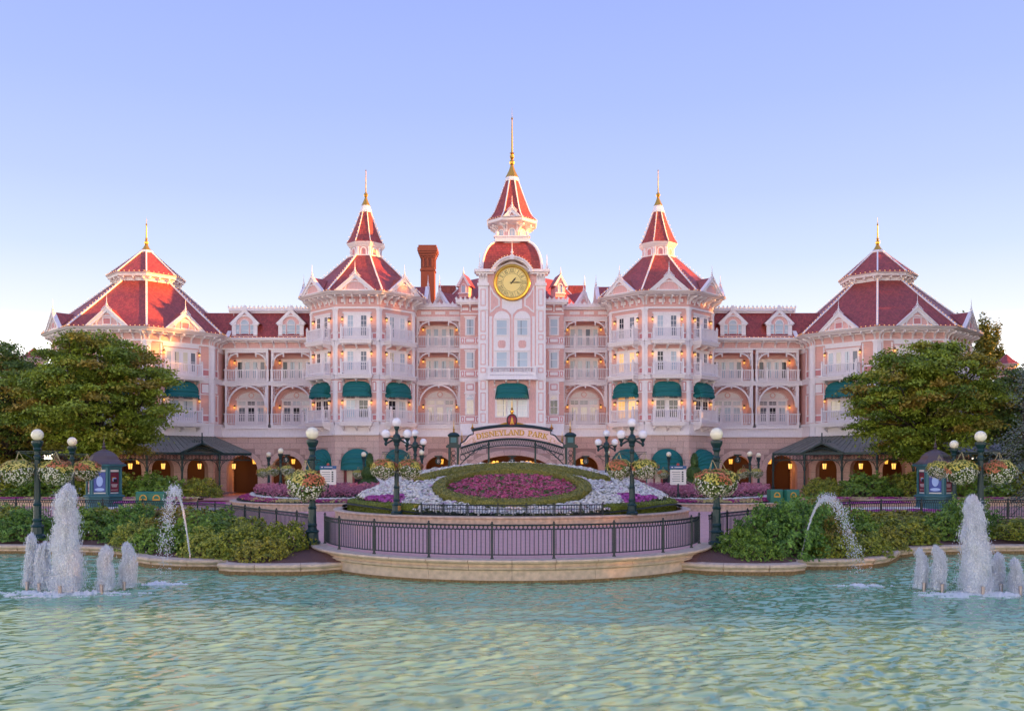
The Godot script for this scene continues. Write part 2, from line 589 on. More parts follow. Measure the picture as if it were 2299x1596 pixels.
func make_ground() -> void:
	var g := MB.new()
	g.quad(P(-420, -0.04, 46), P(420, -0.04, 46), P(420, -0.04, 640), P(-420, -0.04, 640))
	g.quad(P(-420, -0.04, -60), P(-32, -0.04, -60), P(-32, -0.04, 46), P(-420, -0.04, 46))
	g.quad(P(32, -0.04, -60), P(420, -0.04, -60), P(420, -0.04, 46), P(32, -0.04, 46))
	structure("ground", g, M.ground)
	# paved plaza with the round terrace
	var poly := circle_line(ARC, 7.05, 7.05, -80, 80, 40)
	for q in FENCE:
		poly.push_back(Vector2(q[0], q[1]))
	poly.append_array(PackedVector2Array([Vector2(60, 47), Vector2(60, 97), Vector2(-60, 97), Vector2(-60, 47)]))
	for i in range(FENCE.size() - 1, -1, -1):
		poly.push_back(Vector2(-FENCE[i][0], FENCE[i][1]))
	structure("plaza", flat(poly, 0.0), M.paving)
	# terrace wall over the water
	var terrace := structure("terrace_wall", flat(circle_line(ARC, 7.1, 7.1, -82, 82, 40), -0.02), M.limestone)
	var arc := circle_line(ARC, 7.1, 7.1, -82, 82, 80)
	stones_along(terrace, "coping_stone", arc, PackedVector2Array([Vector2(-0.3, -0.3), Vector2(0.06, -0.3), Vector2(0.12, -0.27), Vector2(0.14, -0.22), Vector2(0.08, -0.18), Vector2(0.1, -0.12), Vector2(0.22, -0.08), Vector2(0.26, -0.03), Vector2(0.24, 0.012), Vector2(-0.3, 0.014)]), 1, 1.25, M.limestone)
	stones_along(terrace, "wall_stone", arc, PackedVector2Array([Vector2(-0.3, -1.3), Vector2(0.03, -1.3), Vector2(0.03, -0.31), Vector2(-0.3, -0.31)]), 1, 2.5, M.limestone, 0.006)
	stones_along(terrace, "water_stain", arc, PackedVector2Array([Vector2(0.0, -0.95), Vector2(0.045, -0.95), Vector2(0.045, -0.605), Vector2(0.0, -0.6)]), 1, 2.5, M.stained_stone, 0.0)
	# beds beside the pool
	for s in [-1.0, 1.0]:
		var e := mirrored(EDGE, s)
		var sc := mirrored(SCALLOP, s)
		var rim := structure("pool_edge", flat(PackedVector2Array([Vector2(s * 9.2, 28.6), Vector2(s * 9.5, 29.6), Vector2(s * 9.0, 29.6)]), RIM - 0.01), M.limestone)
		var prof := PackedVector2Array([Vector2(-0.42, -1.3), Vector2(0.0, -1.3), Vector2(0.0, -0.5), Vector2(0.05, -0.47), Vector2(0.09, -0.42), Vector2(0.07, RIM - 0.02), Vector2(0.03, RIM), Vector2(-0.42, RIM + 0.005)])
		stones_along(rim, "coping_stone", sc, prof, s, 1.5, M.limestone)
		stones_along(rim, "coping_stone", e, prof, s, 1.6, M.limestone)
		stones_along(rim, "water_stain", sc, PackedVector2Array([Vector2(-0.02, -0.95), Vector2(0.02, -0.95), Vector2(0.02, -0.57), Vector2(-0.02, -0.56)]), s, 1.5, M.stained_stone, 0.0)
		stones_along(rim, "water_stain", e, PackedVector2Array([Vector2(-0.02, -0.95), Vector2(0.02, -0.95), Vector2(0.02, -0.57), Vector2(-0.02, -0.56)]), s, 1.6, M.stained_stone, 0.0)
		var near := PackedVector2Array()
		near.append_array(sc)
		near.append_array(e)
		var a := resample(near, 60)
		var b := resample(mirrored(FENCE, s), 60)
		b[0] = Vector2(s * 5.6, 29.0)
		b[1] = Vector2(s * 6.7, 30.6)
		var m := MB.new()
		for i in 60:
			for k in 6:
				var t0 := k / 6.0
				var t1 := (k + 1) / 6.0
				var q := [a[i].lerp(b[i], t0), a[i + 1].lerp(b[i + 1], t0), a[i + 1].lerp(b[i + 1], t1), a[i].lerp(b[i], t1)]
				var y0 := -0.42 + 0.40 * pow(t0, 0.6)
				var y1 := -0.42 + 0.40 * pow(t1, 0.6)
				if s > 0:
					m.quad(P(q[0].x, y0, q[0].y), P(q[1].x, y0, q[1].y), P(q[2].x, y1, q[2].y), P(q[3].x, y1, q[3].y))
				else:
					m.quad(P(q[1].x, y0, q[1].y), P(q[0].x, y0, q[0].y), P(q[3].x, y1, q[3].y), P(q[2].x, y1, q[2].y))
		structure("soil_bed", m, M.soil)
	# pool
	var fl := MB.new()
	fl.quad(P(-33, -1.35, 5.4), P(33, -1.35, 5.4), P(33, -1.35, 37), P(-33, -1.35, 37))
	structure("pool_floor", fl, M.pool_floor)
	var n1 := FastNoiseLite.new()
	n1.seed = 3
	n1.frequency = 1.0
	n1.fractal_octaves = 2
	var n2 := FastNoiseLite.new()
	n2.seed = 9
	n2.frequency = 0.35
	n2.fractal_octaves = 2
	# even sheet of ripples over the whole pool, finer in the middle of it
	var ds := PackedFloat32Array()
	var d := 5.9
	while d < 36.4:
		ds.push_back(d)
		d += 0.1 if d < 21.0 else 0.15
	var cols := 500
	var vp := PackedVector3Array()
	var vn := PackedVector3Array()
	var ix := PackedInt32Array()
	for r in ds.size():
		for i in cols + 1:
			var x := -32.5 + 65.0 * i / cols
			var h := wave(x, ds[r], n1, n2)
			var e2 := 0.04
			vp.push_back(P(x, WATER + h, ds[r]))
			vn.push_back(Vector3(-(wave(x + e2, ds[r], n1, n2) - h) / e2, 1, (wave(x, ds[r] + e2, n1, n2) - h) / e2).normalized())
			if r and i:
				var q := r * (cols + 1) + i
				ix.append_array(PackedInt32Array([q - cols - 2, q, q - cols - 1, q - cols - 2, q - 1, q]))
	var arr := []
	arr.resize(Mesh.ARRAY_MAX)
	arr[Mesh.ARRAY_VERTEX] = vp
	arr[Mesh.ARRAY_NORMAL] = vn
	arr[Mesh.ARRAY_INDEX] = ix
	var sheet := ArrayMesh.new()
	sheet.add_surface_from_arrays(Mesh.PRIMITIVE_TRIANGLES, arr)
	structure("pool_water", sheet, M.water)
	# near bank, where the picture was taken from, and the ends of the pool
	var bank := MB.new()
	bank.quad(P(-60, 0.0, -60), P(60, 0.0, -60), P(60, 0.0, 5.6), P(-60, 0.0, 5.6))
	var near_bank := structure("promenade", bank, M.paving)
	stones_along(near_bank, "coping_stone", PackedVector2Array([Vector2(-32, 5.8), Vector2(32, 5.8)]), PackedVector2Array([Vector2(-0.3, -1.35), Vector2(0.0, -1.35), Vector2(0.0, -0.12), Vector2(0.08, -0.1), Vector2(0.08, 0.0), Vector2(-0.3, 0.02)]), -1, 1.6, M.limestone)
	for e in [-1.0, 1.0]:
		var line := PackedVector2Array([Vector2(e * 31.8, 5.8), Vector2(e * 31.8, 35.8)])
		var end := MB.new()
		end.quad(P(minf(e * 32.0, e * 60.0), -0.03, 5.6), P(maxf(e * 32.0, e * 60.0), -0.03, 5.6), P(maxf(e * 32.0, e * 60.0), -0.03, 47.0), P(minf(e * 32.0, e * 60.0), -0.03, 47.0))
		var side := structure("side_bank", end, M.ground)
		stones_along(side, "coping_stone", line, PackedVector2Array([Vector2(-0.35, -1.35), Vector2(0.0, -1.35), Vector2(0.0, -0.42), Vector2(0.07, -0.38), Vector2(0.05, 0.0), Vector2(-0.35, 0.02)]), -e, 1.6, M.limestone)
# ---------------------------------------------------------------- the hotel
const F1 := 7.0
const F2 := 11.4
const F3 := 14.6
const STONE := 5.75
var H: Node3D
var blocks := []

func cm(key: String, f: Callable) -> Mesh:
	if not cache.has(key):
		cache[key] = as_mesh(f.call())
	return cache[key]

func arc_pts(xc: float, yc: float, rx: float, ry: float, a0: float, a1: float, n: int) -> PackedVector2Array:
	var p := PackedVector2Array()
	for i in n + 1:
		var a: float = lerp(a0, a1, float(i) / n)
		p.push_back(Vector2(xc + rx * cos(a), yc + ry * sin(a)))
	return p

func ring(mb: MB, xc: float, yc: float, rx: float, ry: float, t: float, a0: float, a1: float, n: int, z0: float, z1: float) -> void:
	var p := arc_pts(xc, yc, rx + t, ry + t, a0, a1, n)
	var q := arc_pts(xc, yc, rx, ry, a0, a1, n)
	q.reverse()
	p.append_array(q)
	mb.prism(p, z0, z1)

func rail_run(mb: MB, a: Vector3, b: Vector3, h := 1.08) -> void:
	var u := Vector3.UP
	mb.bar(a + u * h, b + u * h, 0.10, 0.08)
	mb.bar(a + u * 0.14, b + u * 0.14, 0.07, 0.07)
	var n := int(a.distance_to(b) / 0.17)
	for i in range(1, n):
		var p: Vector3 = a.lerp(b, float(i) / n)
		mb.box(p + u * (h * 0.5 + 0.07), Vector3(0.062, h - 0.16, 0.062))

func post(mb: MB, p: Vector3, h := 1.22) -> void:
	mb.box(p + Vector3.UP * h * 0.5, Vector3(0.15, h, 0.15))
	mb.box(p + Vector3.UP * (h + 0.02), Vector3(0.2, 0.05, 0.2))
	mb.ball(p + Vector3.UP * (h + 0.13), 0.09, 8)

func bracket_mesh(drop: float, out: float) -> Mesh:
	return cm("bracket%.2f_%.2f" % [drop, out], func():
		var m := MB.new()
		var poly := PackedVector2Array([Vector2(0, 0), Vector2(out, 0), Vector2(out, -0.12), Vector2(out * 0.86, -0.2)])
		for i in 7:
			var a := PI * 0.5 * i / 6.0
			poly.push_back(Vector2(out * 0.82 * (1.0 - sin(a)) + 0.07, -0.2 - (drop - 0.2) * (1.0 - cos(a))))
		poly.push_back(Vector2(0, -drop))
		m.T = Transform3D(Basis(Vector3(0, 0, 1), Vector3(0, 1, 0), Vector3(-1, 0, 0)), Vector3.ZERO)
		m.prism(poly, -0.07, 0.07)
		return m)

func balcony(f: Transform3D, xc: float, y: float, w: float, depth: float) -> void:
	var key := "balcony%.2f_%.2f" % [w, depth]
	var slab := cm(key, func():
		var m := MB.new()
		m.bx(-w / 2 - 0.16, w / 2 + 0.16, -0.13, 0.0, -0.05, depth + 0.16)
		m.bx(-w / 2 - 0.07, w / 2 + 0.07, -0.36, -0.13, -0.05, depth + 0.07)
		m.bx(-w / 2 + 0.02, w / 2 - 0.02, -0.44, -0.36, -0.05, depth - 0.05)
		return m)
	var rails := cm(key + "r", func():
		var m := MB.new()
		var x := w / 2 - 0.08
		for s in [-1, 1]:
			post(m, Vector3(s * x, 0, depth - 0.06))
			rail_run(m, Vector3(s * x, 0, 0), Vector3(s * x, 0, depth - 0.06))
		rail_run(m, Vector3(-x, 0, depth - 0.06), Vector3(x, 0, depth - 0.06))
		return m)
	var g := f * at(xc, y, 0)
	var b := part(H, "balcony", slab, M.white, g)
	part(b, "railing", rails, M.white, g)
	for i in 3:
		part(b, "bracket", bracket_mesh(0.55, depth * 0.8), M.white, g * at((i - 1) * (w * 0.5 - 0.2), -0.44, 0))

# panes: rectangles inside w x h, seen from the front, origin bottom centre
func window(called: String, f: Transform3D, x: float, y: float, w: float, h: float, panes: Array, glass: Array, cols := 2, rows := 2) -> MeshInstance3D:
	var key := "win%.2f_%.2f_%s_%d_%d" % [w, h, str(panes), cols, rows]
	var frame := cm(key, func():
		var m := MB.new()
		m.bx(-w / 2, w / 2, 0, h, -0.04, 0.05)
		m.bx(-w / 2 - 0.1, w / 2 + 0.1, h, h + 0.13, -0.04, 0.12)
		for r in panes:
			var x0: float = r.position.x
			var x1: float = r.end.x
			var y0: float = r.position.y
			var y1: float = r.end.y
			m.bx(x0 - 0.05, x0, y0 - 0.05, y1 + 0.05, 0.05, 0.1)
			m.bx(x1, x1 + 0.05, y0 - 0.05, y1 + 0.05, 0.05, 0.1)
			m.bx(x0, x1, y0 - 0.05, y0, 0.05, 0.1)
			m.bx(x0, x1, y1, y1 + 0.05, 0.05, 0.1)
			for i in range(1, cols):
				var xm: float = lerp(x0, x1, float(i) / cols)
				m.bx(xm - 0.014, xm + 0.014, y0, y1, 0.064, 0.084)
			for i in range(1, rows):
				var ym: float = lerp(y0, y1, float(i) / rows)
				m.bx(x0, x1, ym - 0.02, ym + 0.02, 0.064, 0.088)
		return m)
	var g := f * at(x, y, 0)
	var o := part(H, called, frame, M.white, g)
	for i in panes.size():
		var r: Rect2 = panes[i]
		var pm := cm("pane%.3f_%.3f" % [r.size.x, r.size.y], func():
			var m := MB.new()
			m.bx(-r.size.x / 2, r.size.x / 2, 0, r.size.y, 0.0, 0.012)
			return m)
		var look: String = glass[i % glass.size()]
		if look != "pane_lit_window" and rng.randf() < 0.3:
			look = ["pane_curtain_sky", "pane_grey", "pane_dark", "pane_pale", "pane_curtain_sky"][rng.randi() % 5]
		part(o, "pane", pm, M[look], g * at(r.get_center().x, r.position.y, 0.051))
		if (look == "pane_curtain_sky" or look == "pane_cream" or look == "pane_pale") and rng.randf() < 0.45 and r.size.y > 0.8:
			# a slit of the dim room between drawn curtains
			var slit := cm("slit%.2f" % r.size.y, func():
				var m := MB.new()
				m.bx(-0.035, 0.035, 0.02, r.size.y - 0.02, 0.0, 0.003)
				return m)
			part(o, "curtain_gap", slit, M.pane_grey, g * at(r.get_center().x + rng.randf_range(-0.38, 0.38) * (r.size.x - 0.08), r.position.y, 0.0625))
	return o

func lantern(f: Transform3D, x: float, y: float, z: float) -> void:
	var body := cm("wall_lantern", func():
		var m := MB.new()
		m.bx(-0.05, 0.05, 0.1, 0.3, 0, 0.04)
		m.bx(-0.02, 0.02, 0.22, 0.26, 0.04, 0.2)
		m.T = at(0, 0, 0.2)
		m.ngon(PackedVector2Array([Vector2(0.13, 0.14), Vector2(0.05, 0.24), Vector2(0.01, 0.3)]), 6)
		m.ngon(PackedVector2Array([Vector2(0.01, -0.18), Vector2(0.06, -0.15), Vector2(0.08, -0.12)]), 6)
		return m)
	var glass := cm("lantern_glass", func():
		var m := MB.new()
		m.ngon(PackedVector2Array([Vector2(0.01, -0.12), Vector2(0.06, -0.12), Vector2(0.095, 0.12), Vector2(0.01, 0.13)]), 6)
		return m)
	var g := f * at(x, y, z)
	var o := part(H, "wall_lantern", body, M.dark_iron, g)
	part(o, "lantern_glass", glass, M.lantern_light, g * at(0, 0, 0.2))
	var l := OmniLight3D.new()
	l.name = "lantern_lamp"
	l.light_color = rgb(1.0, 0.45, 0.1)
	l.light_energy = 0.045
	l.omni_range = 12.0
	l.omni_attenuation = 2.0
	l.light_size = 0.08
	l.shadow_enabled = true
	o.add_child(l, true)
	l.global_transform = g * at(0, 0, 0.2)

func hood_mesh(w: float, h: float, depth: float, power: float) -> Mesh:
	# a folding hood: arched hoops hinged at both ends, cloth sagging a little between them
	return cm("hood%.2f_%.2f_%.2f" % [w, h, depth], func():
		var m := MB.new()
		var hoops := 6
		var per := 4
		var na := 20
		var grid := []
		for i in hoops * per + 1:
			var a := PI * 0.5 * i / float(hoops * per)
			var k := 1.0 - 0.06 * sin(PI * (i % per) / float(per))
			var row := PackedVector3Array()
			for j in na + 1:
				var t := -1.0 + 2.0 * j / na
				var c := pow(maxf(0.0, 1.0 - pow(absf(t), power)), 1.0 / power)
				row.push_back(Vector3(t * w * 0.5 * k, h * c * cos(a) * k, 0.02 + depth * c * sin(a) * k))
			grid.append(row)
		for i in grid.size() - 1:
			for j in na:
				m.quad(grid[i + 1][j], grid[i + 1][j + 1], grid[i][j + 1], grid[i][j])
		var e: PackedVector3Array = grid[grid.size() - 1]
		for j in na:
			var d := Vector3(0, -0.2, 0)
			m.quad(e[j] + d, e[j + 1] + d, e[j + 1], e[j])
			m.tri(e[j] + d, (e[j] + e[j + 1]) / 2 + d * 1.6, e[j + 1] + d)
		return m)

func hood(f: Transform3D, x: float, y: float, w: float, h: float, depth: float, power := 2.6) -> void:
	part(H, "awning", hood_mesh(w, h, depth, power), M.teal, f * at(x, y, 0.02))

func finial(parent: Node3D, g: Transform3D, h: float, material: Material, fat := 1.0) -> void:
	var m := cm("finial%.2f_%.2f" % [h, fat], func():
		var b := MB.new()
		b.lathe(PackedVector2Array([Vector2(0.10 * fat, 0), Vector2(0.13 * fat, h * 0.06), Vector2(0.05 * fat, h * 0.12), Vector2(0.11 * fat, h * 0.2), Vector2(0.12 * fat, h * 0.25), Vector2(0.045 * fat, h * 0.33), Vector2(0.07 * fat, h * 0.4), Vector2(0.03 * fat, h * 0.48), Vector2(0.022 * fat, h * 0.8), Vector2(0.004, h)]), 8)
		return b)
	part(parent, "finial", m, material, g)

func gable(f: Transform3D, y: float, w: float, h: float, depth: float, opening: int) -> void:
	var key := "gable%.2f_%.2f_%d" % [w, h, opening]
	var face := cm(key, func():
		var m := MB.new()
		m.prism(PackedVector2Array([Vector2(-w / 2 + 0.1, 0), Vector2(w / 2 - 0.1, 0), Vector2(0, h - 0.08)]), -0.1, 0.0)
		return m)
	var trim := cm(key + "t", func():
		var m := MB.new()
		for s in [-1.0, 1.0]:
			m.prism(PackedVector2Array([Vector2(s * (w / 2 + 0.12), 0), Vector2(s * (w / 2 - 0.33), 0), Vector2(0, h - 0.34), Vector2(0, h + 0.06)]), -0.12, 0.16)
			m.prism(PackedVector2Array([Vector2(s * (w / 2 + 0.2), 0.0), Vector2(s * (w / 2 + 0.08), 0.0), Vector2(0, h), Vector2(0, h + 0.12)]), -0.14, 0.24)
		m.bx(-w / 2 + 0.2, w / 2 - 0.2, 0, 0.1, 0.0, 0.1)
		ring(m, 0, 0.1, w * 0.27, h * 0.48, 0.09, 0, PI, 12, 0.0, 0.07)
		m.bx(-w * 0.13, w * 0.13, h * 0.72, h * 0.77, 0.0, 0.1)
		if opening:
			var q := w * 0.09
			m.bx(-q - 0.07, -q, 0.1, 0.1 + h * 0.36, 0.0, 0.09)
			m.bx(q, q + 0.07, 0.1, 0.1 + h * 0.36, 0.0, 0.09)
			m.bx(-q - 0.07, q + 0.07, 0.1 + h * 0.36, 0.17 + h * 0.36, 0.0, 0.09)
			m.bx(-q - 0.1, q + 0.1, 0.1, 0.18, 0.0, 0.13)
		# curled ornament on the ridge
		for s in [-1.0, 1.0]:
			for i in 3:
				var c := Vector2(s * (0.14 + 0.13 * i), h + 0.12 - 0.14 * i)
				var p := PackedVector3Array()
				for k in 8:
					var a := TAU * k / 8.0
					p.push_back(Vector3(c.x + cos(a) * 0.075, c.y + sin(a) * 0.075, 0.16))
				m.tube(p, 0.028, 0.028, 5, true)
		return m)
	var roof := cm(key + "r%.2f" % depth, func():
		var m := MB.new()
		var t := Vector3(0, h + 0.06, 0.1)
		var b := Vector3(0, h + 0.06, -depth)
		m.tri(Vector3(w / 2 + 0.14, 0.02, 0.1), b, t)
		m.tri(Vector3(-w / 2 - 0.14, 0.02, 0.1), t, b)
		return m)
	var g := f * at(0, y, 0)
	var o := part(H, "gable", face, M.pink, g)
	part(o, "bargeboard", trim, M.white, g)
	part(o, "gable_roof", roof, M.shingle, g)
	if opening:
		var lv := MB.new()
		lv.bx(-w * 0.09, w * 0.09, 0.18, 0.1 + h * 0.36, 0.0, 0.03)
		part(o, "louvre", lv, M.deep_pink, g)
	finial(o, g * at(0, h + 0.02, 0.1), 1.25, M.white, 1.0)

func corner(cx: float, cd: float, ap: float, k: float, y: float) -> Vector3:
	var a := deg_to_rad(45.0 * (k + 0.5))
	var r := ap / cos(PI / 8)
	return P(cx + r * sin(a), y, cd - r * cos(a))

func face_of(cx: float, cd: float, ap: float, k: int) -> Transform3D:
	var a := deg_to_rad(45.0 * k)
	return fr(cx + ap * sin(a), 0, cd - ap * cos(a), 45.0 * k)

func string_bulbs(mb: MB, a: Vector3, b: Vector3, gap := 0.42) -> void:
	var n := int(a.distance_to(b) / gap)
	for i in n:
		mb.box(a.lerp(b, (i + 0.5) / n) + Vector3(0, 0.05, 0), Vector3(0.055, 0.07, 0.055))

func inset(white: MB, pink: MB, x: float, y: float, w: float, h: float, z: float) -> void:
	# a pink outline round a white field
	pink.bx(x - w / 2, x + w / 2, y, y + h, z, z + 0.012)
	if w > 0.26 and h > 0.26:
		white.bx(x - w / 2 + 0.09, x + w / 2 - 0.09, y + 0.09, y + h - 0.09, z, z + 0.024)

# ---- ground-floor masonry: arches are [x, half width, spring height, rise]
func masonry(f: Transform3D, x0: float, x1: float, y1: float, arches: Array) -> void:
	var poly := PackedVector2Array([Vector2(x0, 0)])
	for a in arches:
		poly.push_back(Vector2(a[0] - a[1], 0))
		poly.append_array(arc_pts(a[0], a[2], a[1], a[3], PI, 0, 14))
		poly.push_back(Vector2(a[0] + a[1], 0))
	poly.append_array(PackedVector2Array([Vector2(x1, 0), Vector2(x1, y1), Vector2(x0, y1)]))
	var m := MB.new()
	m.prism(poly, -0.75, -0.03)
	part(H, "stone_base", m, M.mortar, f)
	var rows := 10
	var rh := y1 / rows
	for r in rows:
		var lo := r * rh
		var cuts := [[x0, x1]]
		for a in arches:
			var reach := 0.0
			if lo < a[2]:
				reach = a[1]
			elif lo < a[2] + a[3] + 0.5:
				reach = (a[1] + 0.5) * sqrt(maxf(0.0, 1.0 - pow((lo - a[2]) / (a[3] + 0.5), 2)))
			if reach <= 0.0:
				continue
			var kept := []
			for c in cuts:
				if a[0] - reach > c[0] and a[0] - reach < c[1]:
					kept.append([c[0], a[0] - reach])
				if a[0] + reach < c[1] and a[0] + reach > c[0]:
					kept.append([a[0] + reach, c[1]])
				if a[0] + reach <= c[0] or a[0] - reach >= c[1]:
					kept.append(c)
			cuts = kept
		for c in cuts:
			var x: float = c[0]
			var first := true
			while x < c[1] - 0.05:
				var w := 1.2
				if first and r % 2:
					w = 0.65
				first = false
				if c[1] - x - w < 0.4:
					w = c[1] - x
				blocks.append([f * at(x + w / 2, lo + rh / 2, -0.04), Vector3(w - 0.035, rh - 0.035, 0.13), rng.randi() % 3])
				x += w
	for a in arches:
		var n := 9
		for i in n:
			var t0 := PI * i / n + 0.006
			var t1 := PI * (i + 1) / n - 0.006
			var v := MB.new()
			var p := arc_pts(a[0], a[2], a[1], a[3], t0, t1, 2)
			var q := arc_pts(a[0], a[2], a[1] + 0.5, a[3] + 0.5, t1, t0, 2)
			p.append_array(q)
			v.prism(p, -0.12, 0.04)
			part(H, "voussoir", v, M["stone_%d" % (i % 3)], f)

func lay_blocks() -> void:
	blocks.sort_custom(func(a, b): return a[0].origin.y - absf(a[0].origin.x) * 0.02 > b[0].origin.y - absf(b[0].origin.x) * 0.02)
	var unit := BoxMesh.new()
	var rest := [MB.new(), MB.new(), MB.new()]
	for i in blocks.size():
		var b = blocks[i]
		if i < 300:
			var o := part(H, "stone_block", unit, M["stone_%d" % b[2]], b[0])
			o.scale = b[1]
		else:
			rest[b[2]].T = b[0]
			rest[b[2]].box(Vector3.ZERO, b[1])
	for k in 3:
		var o := part(H, "stone_block", rest[k], M["stone_%d" % k])
		o.set_meta("kind", "stuff")

func rects(xs: Array, w: float, y: float, h: float) -> Array:
	var out := []
	for x in xs:
		out.append(Rect2(x - w / 2, y, w, h))
	return out

# ---- eight-sided tower with cupola and spire
func tower(cx: float, cd: float, side: int) -> void:
	var ap := 4.95
	var s := ap * 2 * tan(PI / 8)
	var axis := fr(cx, 0, cd)
	var bulbs := MB.new()
	for k in range(-3, 5):
		var f := face_of(cx, cd, ap, k)
		var wall := MB.new()
		wall.bx(-s / 2, s / 2, 5.7, 18.8, -0.3, 0)
		part(H, "wall", wall, M.siding, f)
		if absi(k) > 2:
			continue
		masonry(f, -s / 2, s / 2, STONE, [[0.0, 1.25, 2.5, 1.25]] if absi(k) < 2 else [])
		var w := MB.new()
		var p := MB.new()
		for e in [-1.0, 1.0]:
			for y in [[F1 + 0.05, 10.85], [F2 + 0.02, F3 - 0.42], [F3 + 0.02, 17.55]]:
				w.bx(e * (s / 2 - 0.1) - 0.14, e * (s / 2 - 0.1) + 0.14, y[0], y[1], 0, 0.12)
				w.bx(e * (s / 2 - 0.1) - 0.19, e * (s / 2 - 0.1) + 0.19, y[1] - 0.16, y[1], 0, 0.16)
				w.bx(e * (s / 2 - 0.1) - 0.19, e * (s / 2 - 0.1) + 0.19, y[0] + 0.75, y[0] + 0.83, 0, 0.15)
			for y in [F1, F2, F3]:
				w.bx(e * 1.62 - 0.24, e * 1.62 + 0.24, y + 0.1, y + 0.74, 0, 0.05)
				p.bx(e * 1.62 - 0.15, e * 1.62 + 0.15, y + 0.2, y + 0.62, 0.05, 0.062)
			w.bx(e * 1.62 - 0.24, e * 1.62 + 0.24, 9.75, 10.85, 0, 0.06)
			inset(w, p, e * 1.62, 9.85, 0.36, 0.9, 0.06)
		for y in [F2, F3]:
			w.bx(-s / 2, s / 2, y - 0.42, y - 0.02, 0, 0.14)
			w.bx(-s / 2, s / 2, y - 0.1, y + 0.02, 0, 0.2)
		w.bx(-s / 2, s / 2, STONE, F1, 0, 0.10)
		w.bx(-s / 2, s / 2, STONE, STONE + 0.2, 0, 0.22)
		w.bx(-s / 2, s / 2, F1 - 0.25, F1, 0, 0.2)
		w.bx(-s / 2, s / 2, 17.55, 17.72, 0, 0.1)
		w.bx(-s / 2, s / 2, 18.7, 18.82, 0, 0.12)
		for i in 4:
			var xx: float = (i - 1.5) * s / 4.4
			inset(w, p, xx, 18.06, 0.78 if absf(i - 1.5) < 1 else 0.45, 0.5, 0.012)
		part(H, "trim", w, M.white, f)
		part(H, "panel_inset", p, M.deep_pink, f)
		var rib := bracket_mesh(0.78, 0.85)
		for i in 6:
			part(H, "cornice_bracket", rib, M.white, f * at(-s / 2 + 0.12 + i * (s - 0.24) / 5, 18.72, 0))
		if absi(k) < 2:
			var mixd := ["pane_curtain_sky", "pane_grey"] if k == 0 else (["pane_dark", "pane_grey"] if k * side > 0 else ["pane_cream", "pane_curtain_sky"])  # cream panes also carry the sun reflected there, painted as colour
			window("balcony_door", f, 0, F3, 2.5, 2.5, rects([-0.62, 0.62], 0.5, 0.45, 1.85), mixd, 2, 4)
			window("balcony_door", f, 0, F2, 2.5, 2.3, rects([-0.62, 0.62], 0.5, 0.45, 1.7), ["pane_lit_window"] if k == -1 and side > 0 else mixd, 2, 4)
			var low := rects([-0.6, 0.6], 0.78, 0.45, 1.55)
			low.append_array(rects([-0.6, 0.6], 0.78, 2.2, 0.35))
			window("balcony_door", f, 0, F1, 2.5, 2.65, low, ["pane_lit_window"] if k == -1 and side > 0 else ["pane_dark"], 2, 3)
			for y in [F1, F2, F3]:
				balcony(f, 0, y, 2.85, 0.95)
				for e in [-1.0, 1.0]:
					lantern(f, e * 1.36, y + (1.9 if y > 8 else 1.75), 0.05)
			hood(f, 0, 9.55, 2.75, 1.25, 1.0, 3.2)
			hood(f, 0, 2.75, 3.1, 1.75, 1.5, 2.2)
			shopfront(f)
		gable(face_of(cx, cd, 6.05, k), 19.02, 3.35, 1.5, 1.6, 0)
	var c := MB.new()
	c.ngon(PackedVector2Array([Vector2(5.0, 18.75), Vector2(5.75, 18.78), Vector2(5.8, 18.86), Vector2(6.0, 18.9), Vector2(6.12, 19.02), Vector2(5.6, 19.06)]))
	part(H, "cornice", c, M.white, axis)
	var r := MB.new()
	r.ngon(PackedVector2Array([Vector2(6.08, 19.03), Vector2(3.6, 21.3), Vector2(1.6, 23.35)]))
	var roof := part(H, "roof", r, M.shingle, axis)
	for k in 8:
		var e := MB.new()
		e.bar(corner(cx, cd, 6.06, k, 19.1), corner(cx, cd, 3.6, k, 21.38), 0.14, 0.08)
		e.bar(corner(cx, cd, 3.6, k, 21.38), corner(cx, cd, 1.58, k, 23.42), 0.14, 0.08)
		part(roof, "ridge_cap", e, M.white)
		string_bulbs(bulbs, corner(cx, cd, 6.1, k, 19.05), corner(cx, cd, 6.1, k + 1, 19.05))
		string_bulbs(bulbs, corner(cx, cd, 6.0, k, 19.18), corner(cx, cd, 1.6, k, 23.5))
		string_bulbs(bulbs, corner(cx, cd, 1.78, k, 24.7), corner(cx, cd, 0.55, k, 27.9))
	# cupola
	var cu := MB.new()
	cu.ngon(PackedVector2Array([Vector2(1.42, 23.2), Vector2(1.42, 24.35)]))
	var cup := part(H, "cupola", cu, M.pink, axis)
	var ct := MB.new()
	ct.ngon(PackedVector2Array([Vector2(1.62, 23.25), Vector2(1.66, 23.42), Vector2(1.42, 23.46)]))
	ct.ngon(PackedVector2Array([Vector2(1.42, 24.2), Vector2(1.55, 24.3), Vector2(1.74, 24.55), Vector2(1.8, 24.66), Vector2(1.6, 24.7)]))
	for k in 8:
		var keep := face_of(0, 0, 1.42, k)
		ct.T = keep
		ring(ct, 0, 23.88, 0.22, 0.22, 0.1, 0, PI, 8, 0, 0.06)
		ct.bx(-0.32, -0.22, 23.46, 23.88, 0, 0.06)
		ct.bx(0.22, 0.32, 23.46, 23.88, 0, 0.06)
		ct.bx(-0.58, -0.45, 23.46, 24.25, 0, 0.08)
		ct.bx(0.45, 0.58, 23.46, 24.25, 0, 0.08)
		var lv := MB.new()
		lv.bx(-0.22, 0.22, 23.5, 24.0, 0.0, 0.02)
		part(cup, "louvre", lv, M.deep_pink, axis * keep)
	part(cup, "cupola_trim", ct, M.white, axis)
	var sp := MB.new()
